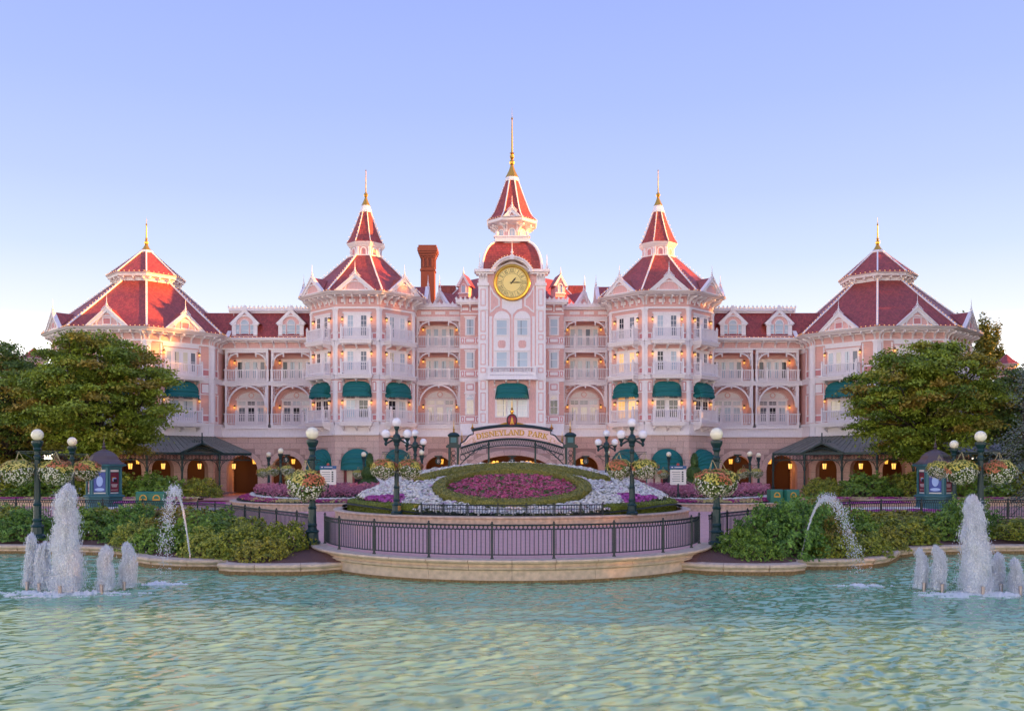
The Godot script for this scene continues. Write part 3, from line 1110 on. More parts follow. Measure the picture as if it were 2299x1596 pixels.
	sp.ngon(PackedVector2Array([Vector2(1.78, 24.66), Vector2(1.45, 25.3), Vector2(0.95, 26.6), Vector2(0.52, 27.9)]))
	var spire := part(H, "spire", sp, M.shingle, axis)
	for k in 8:
		var e := MB.new()
		e.bar(corner(cx, cd, 1.77, k, 24.72), corner(cx, cd, 1.45, k, 25.33), 0.085, 0.05)
		e.bar(corner(cx, cd, 1.45, k, 25.33), corner(cx, cd, 0.95, k, 26.63), 0.085, 0.05)
		e.bar(corner(cx, cd, 0.95, k, 26.63), corner(cx, cd, 0.52, k, 27.92), 0.085, 0.05)
		part(spire, "ridge_cap", e, M.white)
	var cap := MB.new()
	cap.ngon(PackedVector2Array([Vector2(0.58, 27.86), Vector2(0.6, 27.96), Vector2(0.38, 28.6)]), 8)
	part(spire, "spire_cap", cap, M.white, axis)
	var tip := MB.new()
	tip.ngon(PackedVector2Array([Vector2(0.42, 28.58), Vector2(0.2, 29.1), Vector2(0.09, 29.45)]), 8)
	tip.lathe(PackedVector2Array([Vector2(0.09, 29.4), Vector2(0.17, 29.5), Vector2(0.22, 29.66), Vector2(0.17, 29.8), Vector2(0.07, 29.9), Vector2(0.05, 30.4), Vector2(0.045, 31.2), Vector2(0.03, 32.0), Vector2(0.06, 32.06), Vector2(0.004, 32.2)]), 10)
	part(spire, "spire_tip", tip, M.gold, axis)
	var bl := part(H, "light_string", bulbs, M.bulb_light)
	bl.set_meta("kind", "stuff")

func shopfront(f: Transform3D) -> void:
	var m := MB.new()
	for x in [-1.15, -0.42, 0.42, 1.15]:
		m.bx(x - 0.09, x + 0.09, 0, 2.75, -0.5, -0.3)
	m.bx(-1.25, 1.25, 2.55, 2.75, -0.5, -0.28)
	m.bx(-1.25, 1.25, 0, 0.7, -0.5, -0.36)
	var o := part(H, "door", m, M.door_red, f)
	for x in [-0.785, 0.0, 0.785]:
		var g := MB.new()
		g.bx(x - 0.28, x + 0.28, 0.7, 2.55, -0.45, -0.43)
		part(o, "pane", g, M.pane_dark if x == 0.0 else M.pane_cream, f)

# ---- corner pavilion: larger octagon, two roofs with a collar between
func pavilion(cx: float, cd: float, side: int) -> void:
	var ap := 7.8
	var s := ap * 2 * tan(PI / 8)
	var axis := fr(cx, 0, cd)
	var bulbs := MB.new()
	for k in range(-3, 5):
		var f := face_of(cx, cd, ap, k)
		var wall := MB.new()
		wall.bx(-s / 2, s / 2, 5.7, 15.3, -0.3, 0)
		part(H, "wall", wall, M.siding, f)
		if absi(k) > 2 or k * side == 2:
			continue
		masonry(f, -s / 2, s / 2, STONE, [[-1.7, 1.05, 2.6, 1.05], [1.7, 1.05, 2.6, 1.05]])
		var w := MB.new()
		var p := MB.new()
		for e in [-1.0, 1.0]:
			for y in [[F1 + 0.05, 10.9], [F2 + 0.02, 14.45]]:
				w.bx(e * (s / 2 - 0.14) - 0.2, e * (s / 2 - 0.14) + 0.2, y[0], y[1], 0, 0.13)
				w.bx(e * (s / 2 - 0.14) - 0.26, e * (s / 2 - 0.14) + 0.26, y[1] - 0.18, y[1], 0, 0.18)
			for y in [F1, F2]:
				w.bx(e * 2.42 - 0.5, e * 2.42 + 0.5, y + 0.1, y + 0.85, 0, 0.04)
				p.bx(e * 2.42 - 0.4, e * 2.42 + 0.4, y + 0.22, y + 0.72, 0.04, 0.052)
				w.bx(e * 1.9 - 0.06, e * 1.9 + 0.06, y, y + 2.9, 0, 0.08)
			w.bx(e * 2.42 - 0.5, e * 2.42 + 0.5, 9.75, 10.95, 0, 0.05)
			inset(w, p, e * 2.42, 9.85, 0.86, 1.0, 0.05)
		w.bx(-s / 2, s / 2, F2 - 0.48, F2 - 0.02, 0, 0.14)
		w.bx(-s / 2, s / 2, F2 - 0.1, F2 + 0.02, 0, 0.2)
		w.bx(-s / 2, s / 2, STONE, F1, 0, 0.10)
		w.bx(-s / 2, s / 2, STONE, STONE + 0.2, 0, 0.22)
		w.bx(-s / 2, s / 2, F1 - 0.25, F1, 0, 0.2)
		w.bx(-s / 2, s / 2, 14.42, 14.56, 0, 0.1)
		w.bx(-s / 2, s / 2, 15.15, 15.3, 0, 0.12)
		w.bx(-1.75, 1.75, 14.1, 14.42, 0, 0.1)
		part(H, "trim", w, M.white, f)
		part(H, "panel_inset", p, M.deep_pink, f)
		var rib := bracket_mesh(0.7, 0.8)
		for i in 7:
			part(H, "cornice_bracket", rib, M.white, f * at(-s / 2 + 0.2 + i * (s - 0.4) / 6, 15.28, 0))
		if absi(k) < 2:
			window("balcony_door", f, 0, F2, 3.1, 2.45, rects([-1.18, -0.42, 0.42, 1.18], 0.44, 0.5, 1.75), ["pane_curtain_sky", "pane_cream", "pane_cream", "pane_grey"], 1, 2)
			var low := rects([-0.7, 0.7], 0.9, 0.5, 1.55)
			low.append_array(rects([-0.7, 0.7], 0.9, 2.25, 0.35))
			window("balcony_door", f, 0, F1, 3.1, 2.75, low, ["pane_dark", "pane_grey"] if side < 0 else ["pane_cream"], 2, 3)
			for y in [F1, F2]:
				balcony(f, 0, y, 3.5, 1.0)
				for e in [-1.0, 1.0]:
					lantern(f, e * 1.72, y + 2.05, 0.1)
			hood(f, 0, 9.6, 3.3, 1.35, 1.1, 3.2)
			if k * side <= 0:
				var pipe := MB.new()
				pipe.tube(PackedVector3Array([Vector3(s / 2 * -side - 0.45 * -side, STONE, 0.14), Vector3(s / 2 * -side - 0.45 * -side, 14.9, 0.14), Vector3(s / 2 * -side - 0.45 * -side, 15.35, 0.7)]), 0.055, 0.055, 6)
				part(H, "downpipe", pipe, M.white, f)
		gable(face_of(cx, cd, 8.72, k), 15.62, 3.5, 1.65, 1.85, 1)
	var c := MB.new()
	c.ngon(PackedVector2Array([Vector2(7.85, 15.28), Vector2(8.45, 15.32), Vector2(8.5, 15.42), Vector2(8.68, 15.46), Vector2(8.82, 15.6), Vector2(8.3, 15.64)]))
	part(H, "cornice", c, M.white, axis)
	var r := MB.new()
	r.ngon(PackedVector2Array([Vector2(8.78, 15.61), Vector2(5.7, 18.35), Vector2(2.85, 21.0)]))
	var roof := part(H, "roof", r, M.shingle, axis)
	var col := MB.new()
	col.ngon(PackedVector2Array([Vector2(2.9, 20.8), Vector2(2.78, 20.86), Vector2(2.84, 21.3), Vector2(3.3, 21.42), Vector2(3.36, 21.6), Vector2(3.5, 21.72), Vector2(3.2, 21.76)]))
	var collar := part(H, "roof_collar", col, M.white, axis)
	for k in 8:
		for i in 3:
			part(collar, "bracket", bracket_mesh(0.42, 0.42), M.white, axis * face_of(0, 0, 2.82, k) * at((i - 1) * 0.95, 21.4, 0))
	var up := MB.new()
	up.ngon(PackedVector2Array([Vector2(3.47, 21.72), Vector2(0.5, 24.45)]))
	var upper := part(H, "upper_roof", up, M.shingle, axis)
	for k in 8:
		var e := MB.new()
		e.bar(corner(cx, cd, 8.75, k, 15.7), corner(cx, cd, 5.7, k, 18.42), 0.18, 0.1)
		e.bar(corner(cx, cd, 5.7, k, 18.42), corner(cx, cd, 2.85, k, 21.07), 0.18, 0.1)
		part(roof, "ridge_cap", e, M.white)
		var g := MB.new()
		g.bar(corner(cx, cd, 3.45, k, 21.8), corner(cx, cd, 0.5, k, 24.5), 0.14, 0.08)
		part(upper, "ridge_cap", g, M.white)
		string_bulbs(bulbs, corner(cx, cd, 8.8, k, 15.65), corner(cx, cd, 8.8, k + 1, 15.65))
		string_bulbs(bulbs, corner(cx, cd, 8.7, k, 15.8), corner(cx, cd, 2.9, k, 21.15))
		string_bulbs(bulbs, corner(cx, cd, 3.5, k, 21.78), corner(cx, cd, 3.5, k + 1, 21.78))
	var cap := MB.new()
	cap.ngon(PackedVector2Array([Vector2(0.62, 24.3), Vector2(0.66, 24.46), Vector2(0.5, 24.6)]), 8)
	part(upper, "roof_cap", cap, M.white, axis)
	var tip := MB.new()
	tip.ngon(PackedVector2Array([Vector2(0.5, 24.58), Vector2(0.3, 24.85), Vector2(0.12, 25.2)]), 8)
	tip.lathe(PackedVector2Array([Vector2(0.12, 25.15), Vector2(0.2, 25.3), Vector2(0.22, 25.45), Vector2(0.1, 25.62), Vector2(0.14, 25.75), Vector2(0.07, 25.9), Vector2(0.06, 26.4), Vector2(0.05, 27.1), Vector2(0.09, 27.2), Vector2(0.02, 27.4), Vector2(0.004, 28.0)]), 10)
	part(upper, "spire_tip", tip, M.gold, axis)
	var bl := part(H, "light_string", bulbs, M.bulb_light)
	bl.set_meta("kind", "stuff")

# ---- one bay of an open gallery; the plane of its screen is the frame f
func gallery(f: Transform3D, xc: float, bw: float, y0: float, y1: float, arched: bool, glass: Array, rail_extra := 0.0) -> void:
	var g := f * at(xc, 0, 0)
	var m := MB.new()
	var hw := bw / 2
	var hi := y1 - 0.4
	m.bx(-hw, hw, hi, y1, -0.22, 0.04)
	m.bx(-hw, hw, y1 - 0.12, y1, -0.22, 0.14)
	for s in [-1.0, 1.0]:
		m.bx(s * hw - 0.13 if s > 0 else -hw, hw if s > 0 else -hw + 0.13, y0, hi, -0.2, 0.03)
		m.bx(s * (hw - 0.07) - 0.12, s * (hw - 0.07) + 0.12, y0 + 1.0, y0 + 1.12, -0.24, 0.07)
		m.bx(s * (hw - 0.07) - 0.12, s * (hw - 0.07) + 0.12, y0, y0 + 0.15, -0.24, 0.07)
	var ow := hw - 0.18
	if arched:
		var spring := y0 + 1.85
		ring(m, 0, spring, ow - 0.17, hi - spring - 0.1, 0.15, 0, PI, 22, -0.16, 0.0)
		for s in [-1.0, 1.0]:
			m.bx(s * ow - 0.13, s * ow + 0.0 if s < 0 else s * ow + 0.1, spring - 0.12, hi, -0.14, -0.02)
			# pierced scrolls in the spandrel
			for q in [[0.16, 0.28, 0.13], [0.42, 0.2, 0.11], [0.2, 0.62, 0.11], [0.7, 0.15, 0.09], [0.15, 0.92, 0.08], [0.98, 0.11, 0.06], [0.13, 1.16, 0.06]]:
				var p := PackedVector3Array()
				for k in 9:
					var a: float = TAU * k / 11.0 + q[0] * 9.0
					p.push_back(Vector3(s * (ow - q[0]) + cos(a) * q[2], hi - q[1] + sin(a) * q[2], -0.08))
				m.tube(p, 0.035, 0.03, 5)
			m.bx(s * ow - 0.02 - 0.9 * (1 if s > 0 else 0), s * ow + 0.02 + 0.9 * (1 if s < 0 else 0), hi - 0.07, hi, -0.14, -0.02)
		m.lathe(PackedVector2Array([Vector2(0.02, hi - 0.34), Vector2(0.09, hi - 0.26), Vector2(0.09, hi - 0.18), Vector2(0.04, hi - 0.1), Vector2(0.05, hi)]), 8)
	else:
		var r := 1.05
		for s in [-1.0, 1.0]:
			var a0 := PI * 0.5
			var a1 := PI if s < 0 else 0.0
			ring(m, s * (ow - r), hi - r - 0.02, r - 0.1, r - 0.12, 0.13, minf(a0, a1), maxf(a0, a1), 10, -0.15, 0.0)
			m.bx(s * (ow - r) - 0.06, s * (ow - r) + 0.06, hi - 0.42, hi, -0.16, 0.02)
			m.bx(s * ow - 0.06, s * ow + 0.06, hi - r - 0.25, hi, -0.15, 0.0)
			for q in [[0.16, 0.2, 0.09], [0.36, 0.14, 0.06], [0.14, 0.42, 0.06]]:
				var p := PackedVector3Array()
				for k in 9:
					var a: float = TAU * k / 11.0 + q[0] * 9.0
					p.push_back(Vector3(s * (ow - q[0]) + cos(a) * q[2], hi - q[1] + sin(a) * q[2], -0.08))
				m.tube(p, 0.03, 0.03, 5)
	part(H, "gallery_screen", m, M.white, g)
	var sl := MB.new()
	sl.bx(-hw, hw, y0 - 0.35, y0, -1.75, 0.06)
	sl.bx(-hw, hw, y0 - 0.12, y0 - 0.01, 0.06, 0.14)
	part(H, "gallery_floor", sl, M.white, g)
	var wallm := MB.new()
	wallm.bx(-hw - 0.02, -hw + 0.1, y0, hi, -1.75, -0.2)
	wallm.bx(hw - 0.1, hw + 0.02, y0, hi, -1.75, -0.2)
	part(H, "gallery_side", wallm, M.siding, g)
	var rm := MB.new()
	rail_run(rm, Vector3(-hw - rail_extra, y0, -0.02), Vector3(hw + rail_extra, y0, -0.02))
	for x in ([-1.05, 1.05] if bw < 5 else [0.0]):
		post(rm, Vector3(x, y0, -0.02), 1.28 if arched else 1.12)
	part(H, "railing", rm, M.white, g)
	var back := g * at(0, 0, -1.7)
	if arched:
		var panes := rects([-0.95, 0.0, 0.95], 0.6, 0.45, 1.35)
		panes.append_array(rects([-0.95, 0.0, 0.95], 0.74, 2.1, 0.34))
		window("gallery_door", back, 0, y0, 3.0, 2.6, panes, glass, 2, 3)
		var tym := MB.new()
		tym.prism(arc_pts(0, y0 + 2.76, 1.45, 0.75, 0, PI, 16), -0.03, 0.05)
		part(H, "tympanum", tym, M.white, back)
		var med := MB.new()
		ring(med, 0, y0 + 2.78, 1.3, 0.62, 0.08, 0, PI, 16, 0.05, 0.075)
		ring(med, 0, y0 + 3.08, 0.2, 0.2, 0.09, 0, TAU * 0.999, 14, 0.05, 0.085)
		part(H, "medallion", med, M.pink, back)
	else:
		window("gallery_door", back, 0, y0, 2.9, 2.25, rects([-1.15, -0.4, 0.4, 1.15], 0.42, 0.45, 1.6), glass, 1, 2)
	for e in [-1.0, 1.0]:
		lantern(back, e * 1.68, y0 + (1.8 if arched else 1.95), 0.02)

func cresting(parent: Node3D, a: Vector3, b: Vector3, h := 0.36) -> void:
	var m := MB.new()
	var n := int(a.distance_to(b) / 0.42)
	var x := (b - a).normalized()
	m.bar(a + Vector3.UP * 0.06, b + Vector3.UP * 0.06, 0.05, 0.05)
	for i in n + 1:
		var p := a.lerp(b, float(i) / n)
		m.T = Transform3D(Basis(x, Vector3.UP, x.cross(Vector3.UP)), p)
		m.prism(PackedVector2Array([Vector2(-0.05, 0), Vector2(0.05, 0), Vector2(0.13, h * 0.45), Vector2(0.05, h * 0.6), Vector2(0, h), Vector2(-0.05, h * 0.6), Vector2(-0.13, h * 0.45)]), -0.02, 0.02)
	m.T = Transform3D.IDENTITY
	part(parent, "cresting", m, M.white)

func dormer(f: Transform3D, x: float, y: float) -> void:
	var g := f * at(x, y, 0)
	var body := cm("dormer_body", func():
		var m := MB.new()
		m.bx(-1.18, 1.18, 0, 1.45, -1.6, 0)
		m.prism(PackedVector2Array([Vector2(-1.18, 1.45), Vector2(1.18, 1.45), Vector2(0, 2.65)]), -1.6, 0)
		return m)
	var trim := cm("dormer_trim", func():
		var m := MB.new()
		m.bx(-1.3, 1.3, -0.02, 0.14, -0.1, 0.2)
		for s in [-1.0, 1.0]:
			m.bx(s * 1.06 - 0.2, s * 1.06 + 0.2, 0.14, 1.35, 0.0, 0.12)
			m.bx(s * 1.08 - 0.28, s * 1.08 + 0.28, 1.2, 1.4, -0.1, 0.22)
			m.prism(PackedVector2Array([Vector2(s * 1.52, 1.35), Vector2(s * 1.1, 1.35), Vector2(0, 2.42), Vector2(0, 2.86)]), -0.2, 0.18)
		ring(m, 0, 1.3, 0.85, 0.78, 0.12, 0, PI, 14, 0, 0.14)
		m.prism(PackedVector2Array([Vector2(-0.3, 2.62), Vector2(0.3, 2.62), Vector2(0.22, 2.95), Vector2(0.08, 3.0), Vector2(0, 3.2), Vector2(-0.08, 3.0), Vector2(-0.22, 2.95)]), -0.05, 0.24)
		return m)
	var roof := cm("dormer_roof", func():
		var m := MB.new()
		for s in [-1.0, 1.0]:
			var a := Vector3(s * 1.55, 1.36, 0.14)
			var b := Vector3(s * 1.55, 1.36, -1.7)
			var c := Vector3(0, 2.9, -1.7)
			var d := Vector3(0, 2.9, 0.14)
			if s > 0:
				m.quad(a, b, c, d)
			else:
				m.quad(d, c, b, a)
		return m)
	var win := cm("dormer_window", func():
		var m := MB.new()
		for x0 in [-0.78, 0.0, 0.78]:
			var w := 0.36 if x0 == 0.0 else 0.22
			m.bx(x0 - w - 0.05, x0 - w, 0.14, 1.25, 0.0, 0.09)
			m.bx(x0 + w, x0 + w + 0.05, 0.14, 1.25, 0.0, 0.09)
			m.bx(x0 - w, x0 + w, 0.66, 0.71, 0.03, 0.07)
			m.bx(x0 - w - 0.05, x0 + w + 0.05, 1.22, 1.3, 0.0, 0.1)
		ring(m, 0, 1.3, 0.36, 0.4, 0.09, 0, PI, 12, 0, 0.1)
		return m)
	var o := part(H, "dormer", body, M.pink, g)
	part(o, "dormer_trim", trim, M.white, g)
	part(o, "dormer_roof", roof, M.shingle, g)
	part(o, "window_frame", win, M.white, g)
	for x0 in [-0.78, 0.0, 0.78]:
		var w := 0.36 if x0 == 0.0 else 0.22
		var pm := MB.new()
		pm.bx(x0 - w, x0 + w, 0.16, 1.22, 0.0, 0.03)
		if x0 == 0.0:
			pm.prism(arc_pts(0, 1.3, 0.36, 0.4, 0, PI, 10), 0.0, 0.03)
		part(o, "pane", pm, M.pane_curtain_sky, g)

func wing(s: int) -> void:
	# between pavilion and tower: two bays of galleries under a mansard roof
	var d := 89.0
	var f := fr(0, 0, d)
	var mass := MB.new()
	var xa := minf(s * 19.0, s * 32.0)
	var xb := maxf(s * 19.0, s * 32.0)
	mass.bx(xa, xb, 5.75, 15.3, -11.0, -1.7)
	part(H, "wall", mass, M.siding, f)
	var xo := minf(s * 19.4, s * 29.4)
	var xe := maxf(s * 19.4, s * 29.4)
	masonry(f, xo, xe, STONE, [[minf(s * 22.5, s * 27.0), 1.55, 2.5, 1.45], [maxf(s * 22.5, s * 27.0), 1.55, 2.5, 1.45]])
	var w := MB.new()
	w.bx(xo, xe, STONE, F1 - 0.35, -0.4, 0.06)
	w.bx(xo, xe, STONE, STONE + 0.2, -0.4, 0.2)
	for i in 7:
		w.bx(xo + i * 1.5 + 0.1, xo + i * 1.5 + 0.2, STONE + 0.2, F1 - 0.4, 0.06, 0.1)
	w.bx(xo, xe, F1 - 0.42, F1 - 0.3, -0.4, 0.22)
	w.bx(xo, xe, F2 - 0.45, F2 - 0.02, -0.25, 0.05)
	w.bx(xo, xe, 14.5, 14.65, -0.3, 0.1)
	w.bx(xo, xe, 15.2, 15.32, -0.3, 0.2)
	w.bx(xo, xe, 15.32, 15.45, -0.3, 0.75)
	w.bx(xo, xe, 15.45, 15.6, -0.3, 0.92)
	part(H, "trim", w, M.white, f)
	var fz := MB.new()
	fz.bx(xo, xe, 14.65, 15.2, -0.3, 0.0)
	part(H, "frieze", fz, M.pink, f)
	for i in 8:
		part(H, "cornice_bracket", bracket_mesh(0.6, 0.7), M.white, f * at(xo + 0.4 + i * 1.3, 15.3, 0.0))
	for xc in [s * 21.95, s * 26.55]:
		gallery(f, xc, 4.3, F1, F2 - 0.1, true, ["pane_grey", "pane_dark", "pane_curtain_sky"], 0.2)
		gallery(f, xc, 4.3, F2, 14.6, false, ["pane_dark", "pane_curtain_sky", "pane_curtain_sky", "pane_grey"], 0.2)
		dormer(fr(0, 0, d - 0.55), xc, 15.65)
	# mansard
	var r := MB.new()
	r.quad(P(xa, 15.6, d - 0.85), P(xb, 15.6, d - 0.85), P(xb, 18.35, d + 1.0), P(xa, 18.35, d + 1.0))
	r.quad(P(xa, 18.35, d + 1.0), P(xb, 18.35, d + 1.0), P(xb, 18.6, d + 11), P(xa, 18.6, d + 11))
	var roof := part(H, "mansard_roof", r, M.shingle)
	var cr := MB.new()
	var xi := s * 19.6
	var xj := s * 28.6
	cr.bx(minf(xi, xj), maxf(xi, xj), 18.3, 18.5, -1.4, -0.85)
	cr.bx(minf(xi, xj), maxf(xi, xj), 18.5, 18.78, -1.4, -0.72)
	part(roof, "roof_kerb", cr, M.white, f)
	cresting(roof, P(minf(xi, xj), 18.78, d + 0.8), P(maxf(xi, xj), 18.78, d + 0.8))
	var bulbs := MB.new()
	string_bulbs(bulbs, P(xo, 15.6, d - 0.88), P(xe, 15.6, d - 0.88))
	string_bulbs(bulbs, P(minf(xi, xj), 18.78, d + 0.74), P(maxf(xi, xj), 18.78, d + 0.74), 0.3)
	part(H, "light_string", bulbs, M.bulb_light).set_meta("kind", "stuff")

func centre_bay(s: int) -> void:
	# galleries between the tower and the clock tower, three floors
	var d := 88.0
	var f := fr(0, 0, d)
	var x0 := minf(s * 5.0, s * 9.7)
	var x1 := maxf(s * 5.0, s * 9.7)
	masonry(f, x0, x1, STONE, [[s * 7.25, 1.3, 2.6, 1.25]])
	var w := MB.new()
	w.bx(x0, x1, STONE, F1 - 0.35, -0.4, 0.06)
	w.bx(x0, x1, STONE, STONE + 0.2, -0.4, 0.2)
	w.bx(x0, x1, F1 - 0.42, F1 - 0.3, -0.4, 0.22)
	for y in [F2, F3]:
		w.bx(x0, x1, y - 0.45, y - 0.02, -0.25, 0.05)
	w.bx(x0, x1, 17.5, 17.62, -0.4, 0.08)
	w.bx(x0, x1, 18.3, 18.5, -0.4, 0.3)
	w.bx(x0, x1, 18.5, 18.75, -0.4, 0.5)
	for i in 3:
		w.bx(x0 + 0.7 + i * 1.4, x0 + 1.7 + i * 1.4, 17.85, 18.15, 0.0, 0.02)
	pieces(H, "moulding", w, M.white, f)
	var fz := MB.new()
	fz.bx(x0, x1, 17.3, 18.35, -1.75, 0.0)
	part(H, "frieze", fz, M.pink, f)
	gallery(f, s * 7.25, 4.4, F1, F2 - 0.1, true, ["pane_cream", "pane_cream", "pane_cream", "pane_cream", "pane_cream", "pane_grey"])
	gallery(f, s * 7.25, 4.4, F2, F3 - 0.1, false, ["pane_curtain_sky"])
	gallery(f, s * 7.25, 4.4, F3, 17.6, false, ["pane_curtain_sky"])
	cresting(H, P(x0, 18.75, d - 0.42), P(x1, 18.75, d - 0.42))
	# narrow bay beside the clock tower
	var g := fr(0, 0, 86.0)
	var n0 := minf(s * 3.1, s * 5.0)
	var n1 := maxf(s * 3.1, s * 5.0)
	var c := (n0 + n1) / 2
	var wall := MB.new()
	wall.bx(n0, n1, STONE, 18.4, -4.0, 0)
	part(H, "wall", wall, M.siding, g)
	var t := MB.new()
	var p := MB.new()
	for y in [F1, F2, F3]:
		t.bx(n0, n1, y - 0.4, y - 0.02, 0, 0.12)
		t.bx(n0, n1, y + 0.08, y + 0.72, 0, 0.05)
		inset(t, p, c, y + 0.14, 0.95, 0.5, 0.05)
		inset(t, p, c - 0.72, y + 0.14, 0.3, 0.5, 0.05)
		inset(t, p, c + 0.72, y + 0.14, 0.3, 0.5, 0.05)
	t.bx(c - 0.5, c + 0.5, 9.9, 11.0, 0, 0.06)
	inset(t, p, c, 10.2, 0.7, 0.6, 0.06)
	var rg := MB.new()
	ring(rg, c, 9.35, 0.32, 0.32, 0.1, 0, PI, 10, 0, 0.08)
	part(H, "window_arch", rg, M.white, g)
	t.bx(n0, n1, STONE, F1 - 0.3, 0, 0.1)
	t.bx(n0, n1, STONE, STONE + 0.2, 0, 0.22)
	t.bx(n0, n1, 17.5, 17.62, 0, 0.1)
	inset(t, p, c - 0.48, 17.8, 0.8, 0.45, 0.01)
	inset(t, p, c + 0.48, 17.8, 0.8, 0.45, 0.01)
	t.bx(n0 - 0.3, n1 + 0.3, 18.4, 18.55, -0.5, 0.6)
	t.bx(n0 - 0.4, n1 + 0.4, 18.55, 18.8, -0.5, 0.75)
	pieces(H, "moulding", t, M.white, g)
	pieces(H, "panel_inset", p, M.deep_pink, g)
	for i in 3:
		part(H, "cornice_bracket", bracket_mesh(0.6, 0.55), M.white, g * at(n0 + 0.1 + i * (n1 - n0 - 0.2) / 2, 18.4, 0))
	window("sash_window", g, c, F3 + 0.85, 0.95, 1.75, [Rect2(-0.33, 0.12, 0.66, 1.45)], ["pane_curtain_sky"], 1, 2)
	window("sash_window", g, c, F2 + 0.85, 0.95, 1.75, [Rect2(-0.33, 0.12, 0.66, 1.45)], ["pane_curtain_sky"], 1, 2)
	window("sash_window", g, c, F1 + 0.8, 0.95, 2.05, [Rect2(-0.33, 0.1, 0.66, 1.3), Rect2(-0.33, 1.52, 0.66, 0.4)], ["pane_cream"], 2, 2)
	cresting(H, P(n0 - 0.35, 18.8, 85.3), P(n1 + 0.35, 18.8, 85.3))
func clock_tower() -> void:
	var d := 84.0
	var f := fr(0, 0, d)
	var mass := MB.new()
	mass.bx(-3.15, 3.15, STONE, 21.0, -7.0, 0)
	part(H, "wall", mass, M.pink, f)
	var g0 := fr(0, 0, 83.8)
	masonry(g0, -5.4, 5.4, STONE, [[0.0, 4.1, 1.9, 2.0]])
	var w := MB.new()
	var p := MB.new()
	w.bx(-5.4, 5.4, STONE, STONE + 0.22, -3.0, 0.35)
	w.bx(-3.2, 3.2, STONE + 0.22, F1 - 0.2, -0.1, 0.12)
	# side pilasters with framed panels
	for s in [-1.0, 1.0]:
		w.bx(s * 2.72 - 0.46, s * 2.72 + 0.46, F1 - 0.2, 19.95, -0.2, 0.16)
		for q in [[6.95, 0.9], [8.1, 1.7], [10.05, 0.85], [11.65, 0.5], [12.4, 2.0], [14.75, 0.5], [15.5, 2.0], [17.95, 1.6]]:
			inset(w, p, s * 2.72, q[0], 0.5, q[1], 0.16)
		w.bx(s * 2.72 - 0.55, s * 2.72 + 0.55, 19.85, 20.1, -0.25, 0.28)
		w.bx(s * 2.72 - 0.42, s * 2.72 + 0.42, 20.1, 20.95, -0.2, 0.12)
		w.bx(s * 2.55 - 0.85, s * 2.55 + 0.85, 20.92, 21.1, -0.6, 0.4)
		w.bx(s * 2.55 - 1.0, s * 2.55 + 1.0, 21.1, 21.34, -0.6, 0.6)
		for i in 3:
			part(H, "cornice_bracket", bracket_mesh(0.55, 0.35), M.white, f * at(s * 2.72 + (i - 1) * 0.32, 20.92, 0.1))
	for y in [F1, F2]:
		w.bx(-3.2, 3.2, y - 0.42, y - 0.1, -0.2, 0.22)
	w.bx(-3.2, -2.25, 17.6, 17.75, -0.2, 0.24)
	w.bx(2.25, 3.2, 17.6, 17.75, -0.2, 0.24)
	# white field with two tall arched recess frames
	w.bx(-2.15, 2.15, F2, 17.0, -0.1, 0.03)
	for s in [-1.0, 1.0]:
		var x: float = s * 0.97
		p.bx(x - 0.93, x + 0.93, F2, 16.7, 0.03, 0.045)
		p.prism(arc_pts(x, 16.7, 0.93, 0.93, 0, PI, 16), 0.03, 0.045)
		w.bx(x - 0.78, x + 0.78, F2, 16.7, 0.03, 0.09)
		w.prism(arc_pts(x, 16.7, 0.78, 0.78, 0, PI, 16), 0.03, 0.09)
		ring(w, x, 16.9, 0.46, 0.4, 0.07, 0, PI, 12, 0.09, 0.13)
		window("sash_window", f * at(0, 0, 0.09), x, 15.1, 1.2, 1.62, [Rect2(-0.46, 0.12, 0.92, 1.36)], ["pane_curtain_sky"], 1, 2)
		window("sash_window", f * at(0, 0, 0.09), x, 12.1, 1.2, 1.62, [Rect2(-0.46, 0.12, 0.92, 1.36)], ["pane_curtain_sky"], 1, 2)
		var med := MB.new()
		med.bx(x - 0.36, x + 0.36, 14.1, 14.62, 0.09, 0.12)
		med.bx(x - 0.27, x + 0.27, 14.0, 14.72, 0.09, 0.115)
		for i in 4:
			med.T = Transform3D(Basis(Vector3.BACK, PI / 4 + i * PI / 2), Vector3(x, 14.36, 0.12))
			med.bx(0.05, 0.28, -0.05, 0.05, 0.0, 0.02)
		part(H, "medallion", med, M.pink, f)
		# tall panels under the clock
		var pp := PackedVector2Array([Vector2(s * 2.1, 17.3), Vector2(s * 2.1, 20.0), Vector2(s * 1.75, 19.3), Vector2(s * 1.15, 18.7), Vector2(s * 1.15, 17.95)])
		pp.append_array(PackedVector2Array([Vector2(s * 1.5, 17.8), Vector2(s * 1.85, 17.45)]))
		var wp := MB.new()
		wp.prism(pp, -0.05, 0.05)
		part(H, "panel_frame", wp, M.white, f)
		var ctr := Vector2(s * 1.72, 18.25)
		var inner := PackedVector2Array()
		for q in pp:
			inner.push_back(ctr + (q - ctr) * 0.74)
		p.prism(inner, 0.05, 0.062)
	w.prism(PackedVector2Array([Vector2(-0.95, 18.65), Vector2(-0.95, 17.75), Vector2(-0.5, 17.6), Vector2(-0.12, 17.2), Vector2(0, 16.9), Vector2(0.12, 17.2), Vector2(0.5, 17.6), Vector2(0.95, 17.75), Vector2(0.95, 18.65)]), -0.05, 0.05)
	part(H, "trim", w, M.white, f)
	part(H, "panel_inset", p, M.pink, f)
	# balustrade and first floor window
	var bal := MB.new()
	bal.bx(-2.3, 2.3, 11.05, 11.35, -0.05, 0.75)
	bal.bx(-2.45, 2.45, 10.95, 11.05, -0.05, 0.9)
	bal.bx(-2.2, 2.2, 11.4, 11.7, 0.45, 0.62)
	bal.bx(-2.2, 2.2, 12.05, 12.18, 0.42, 0.66)
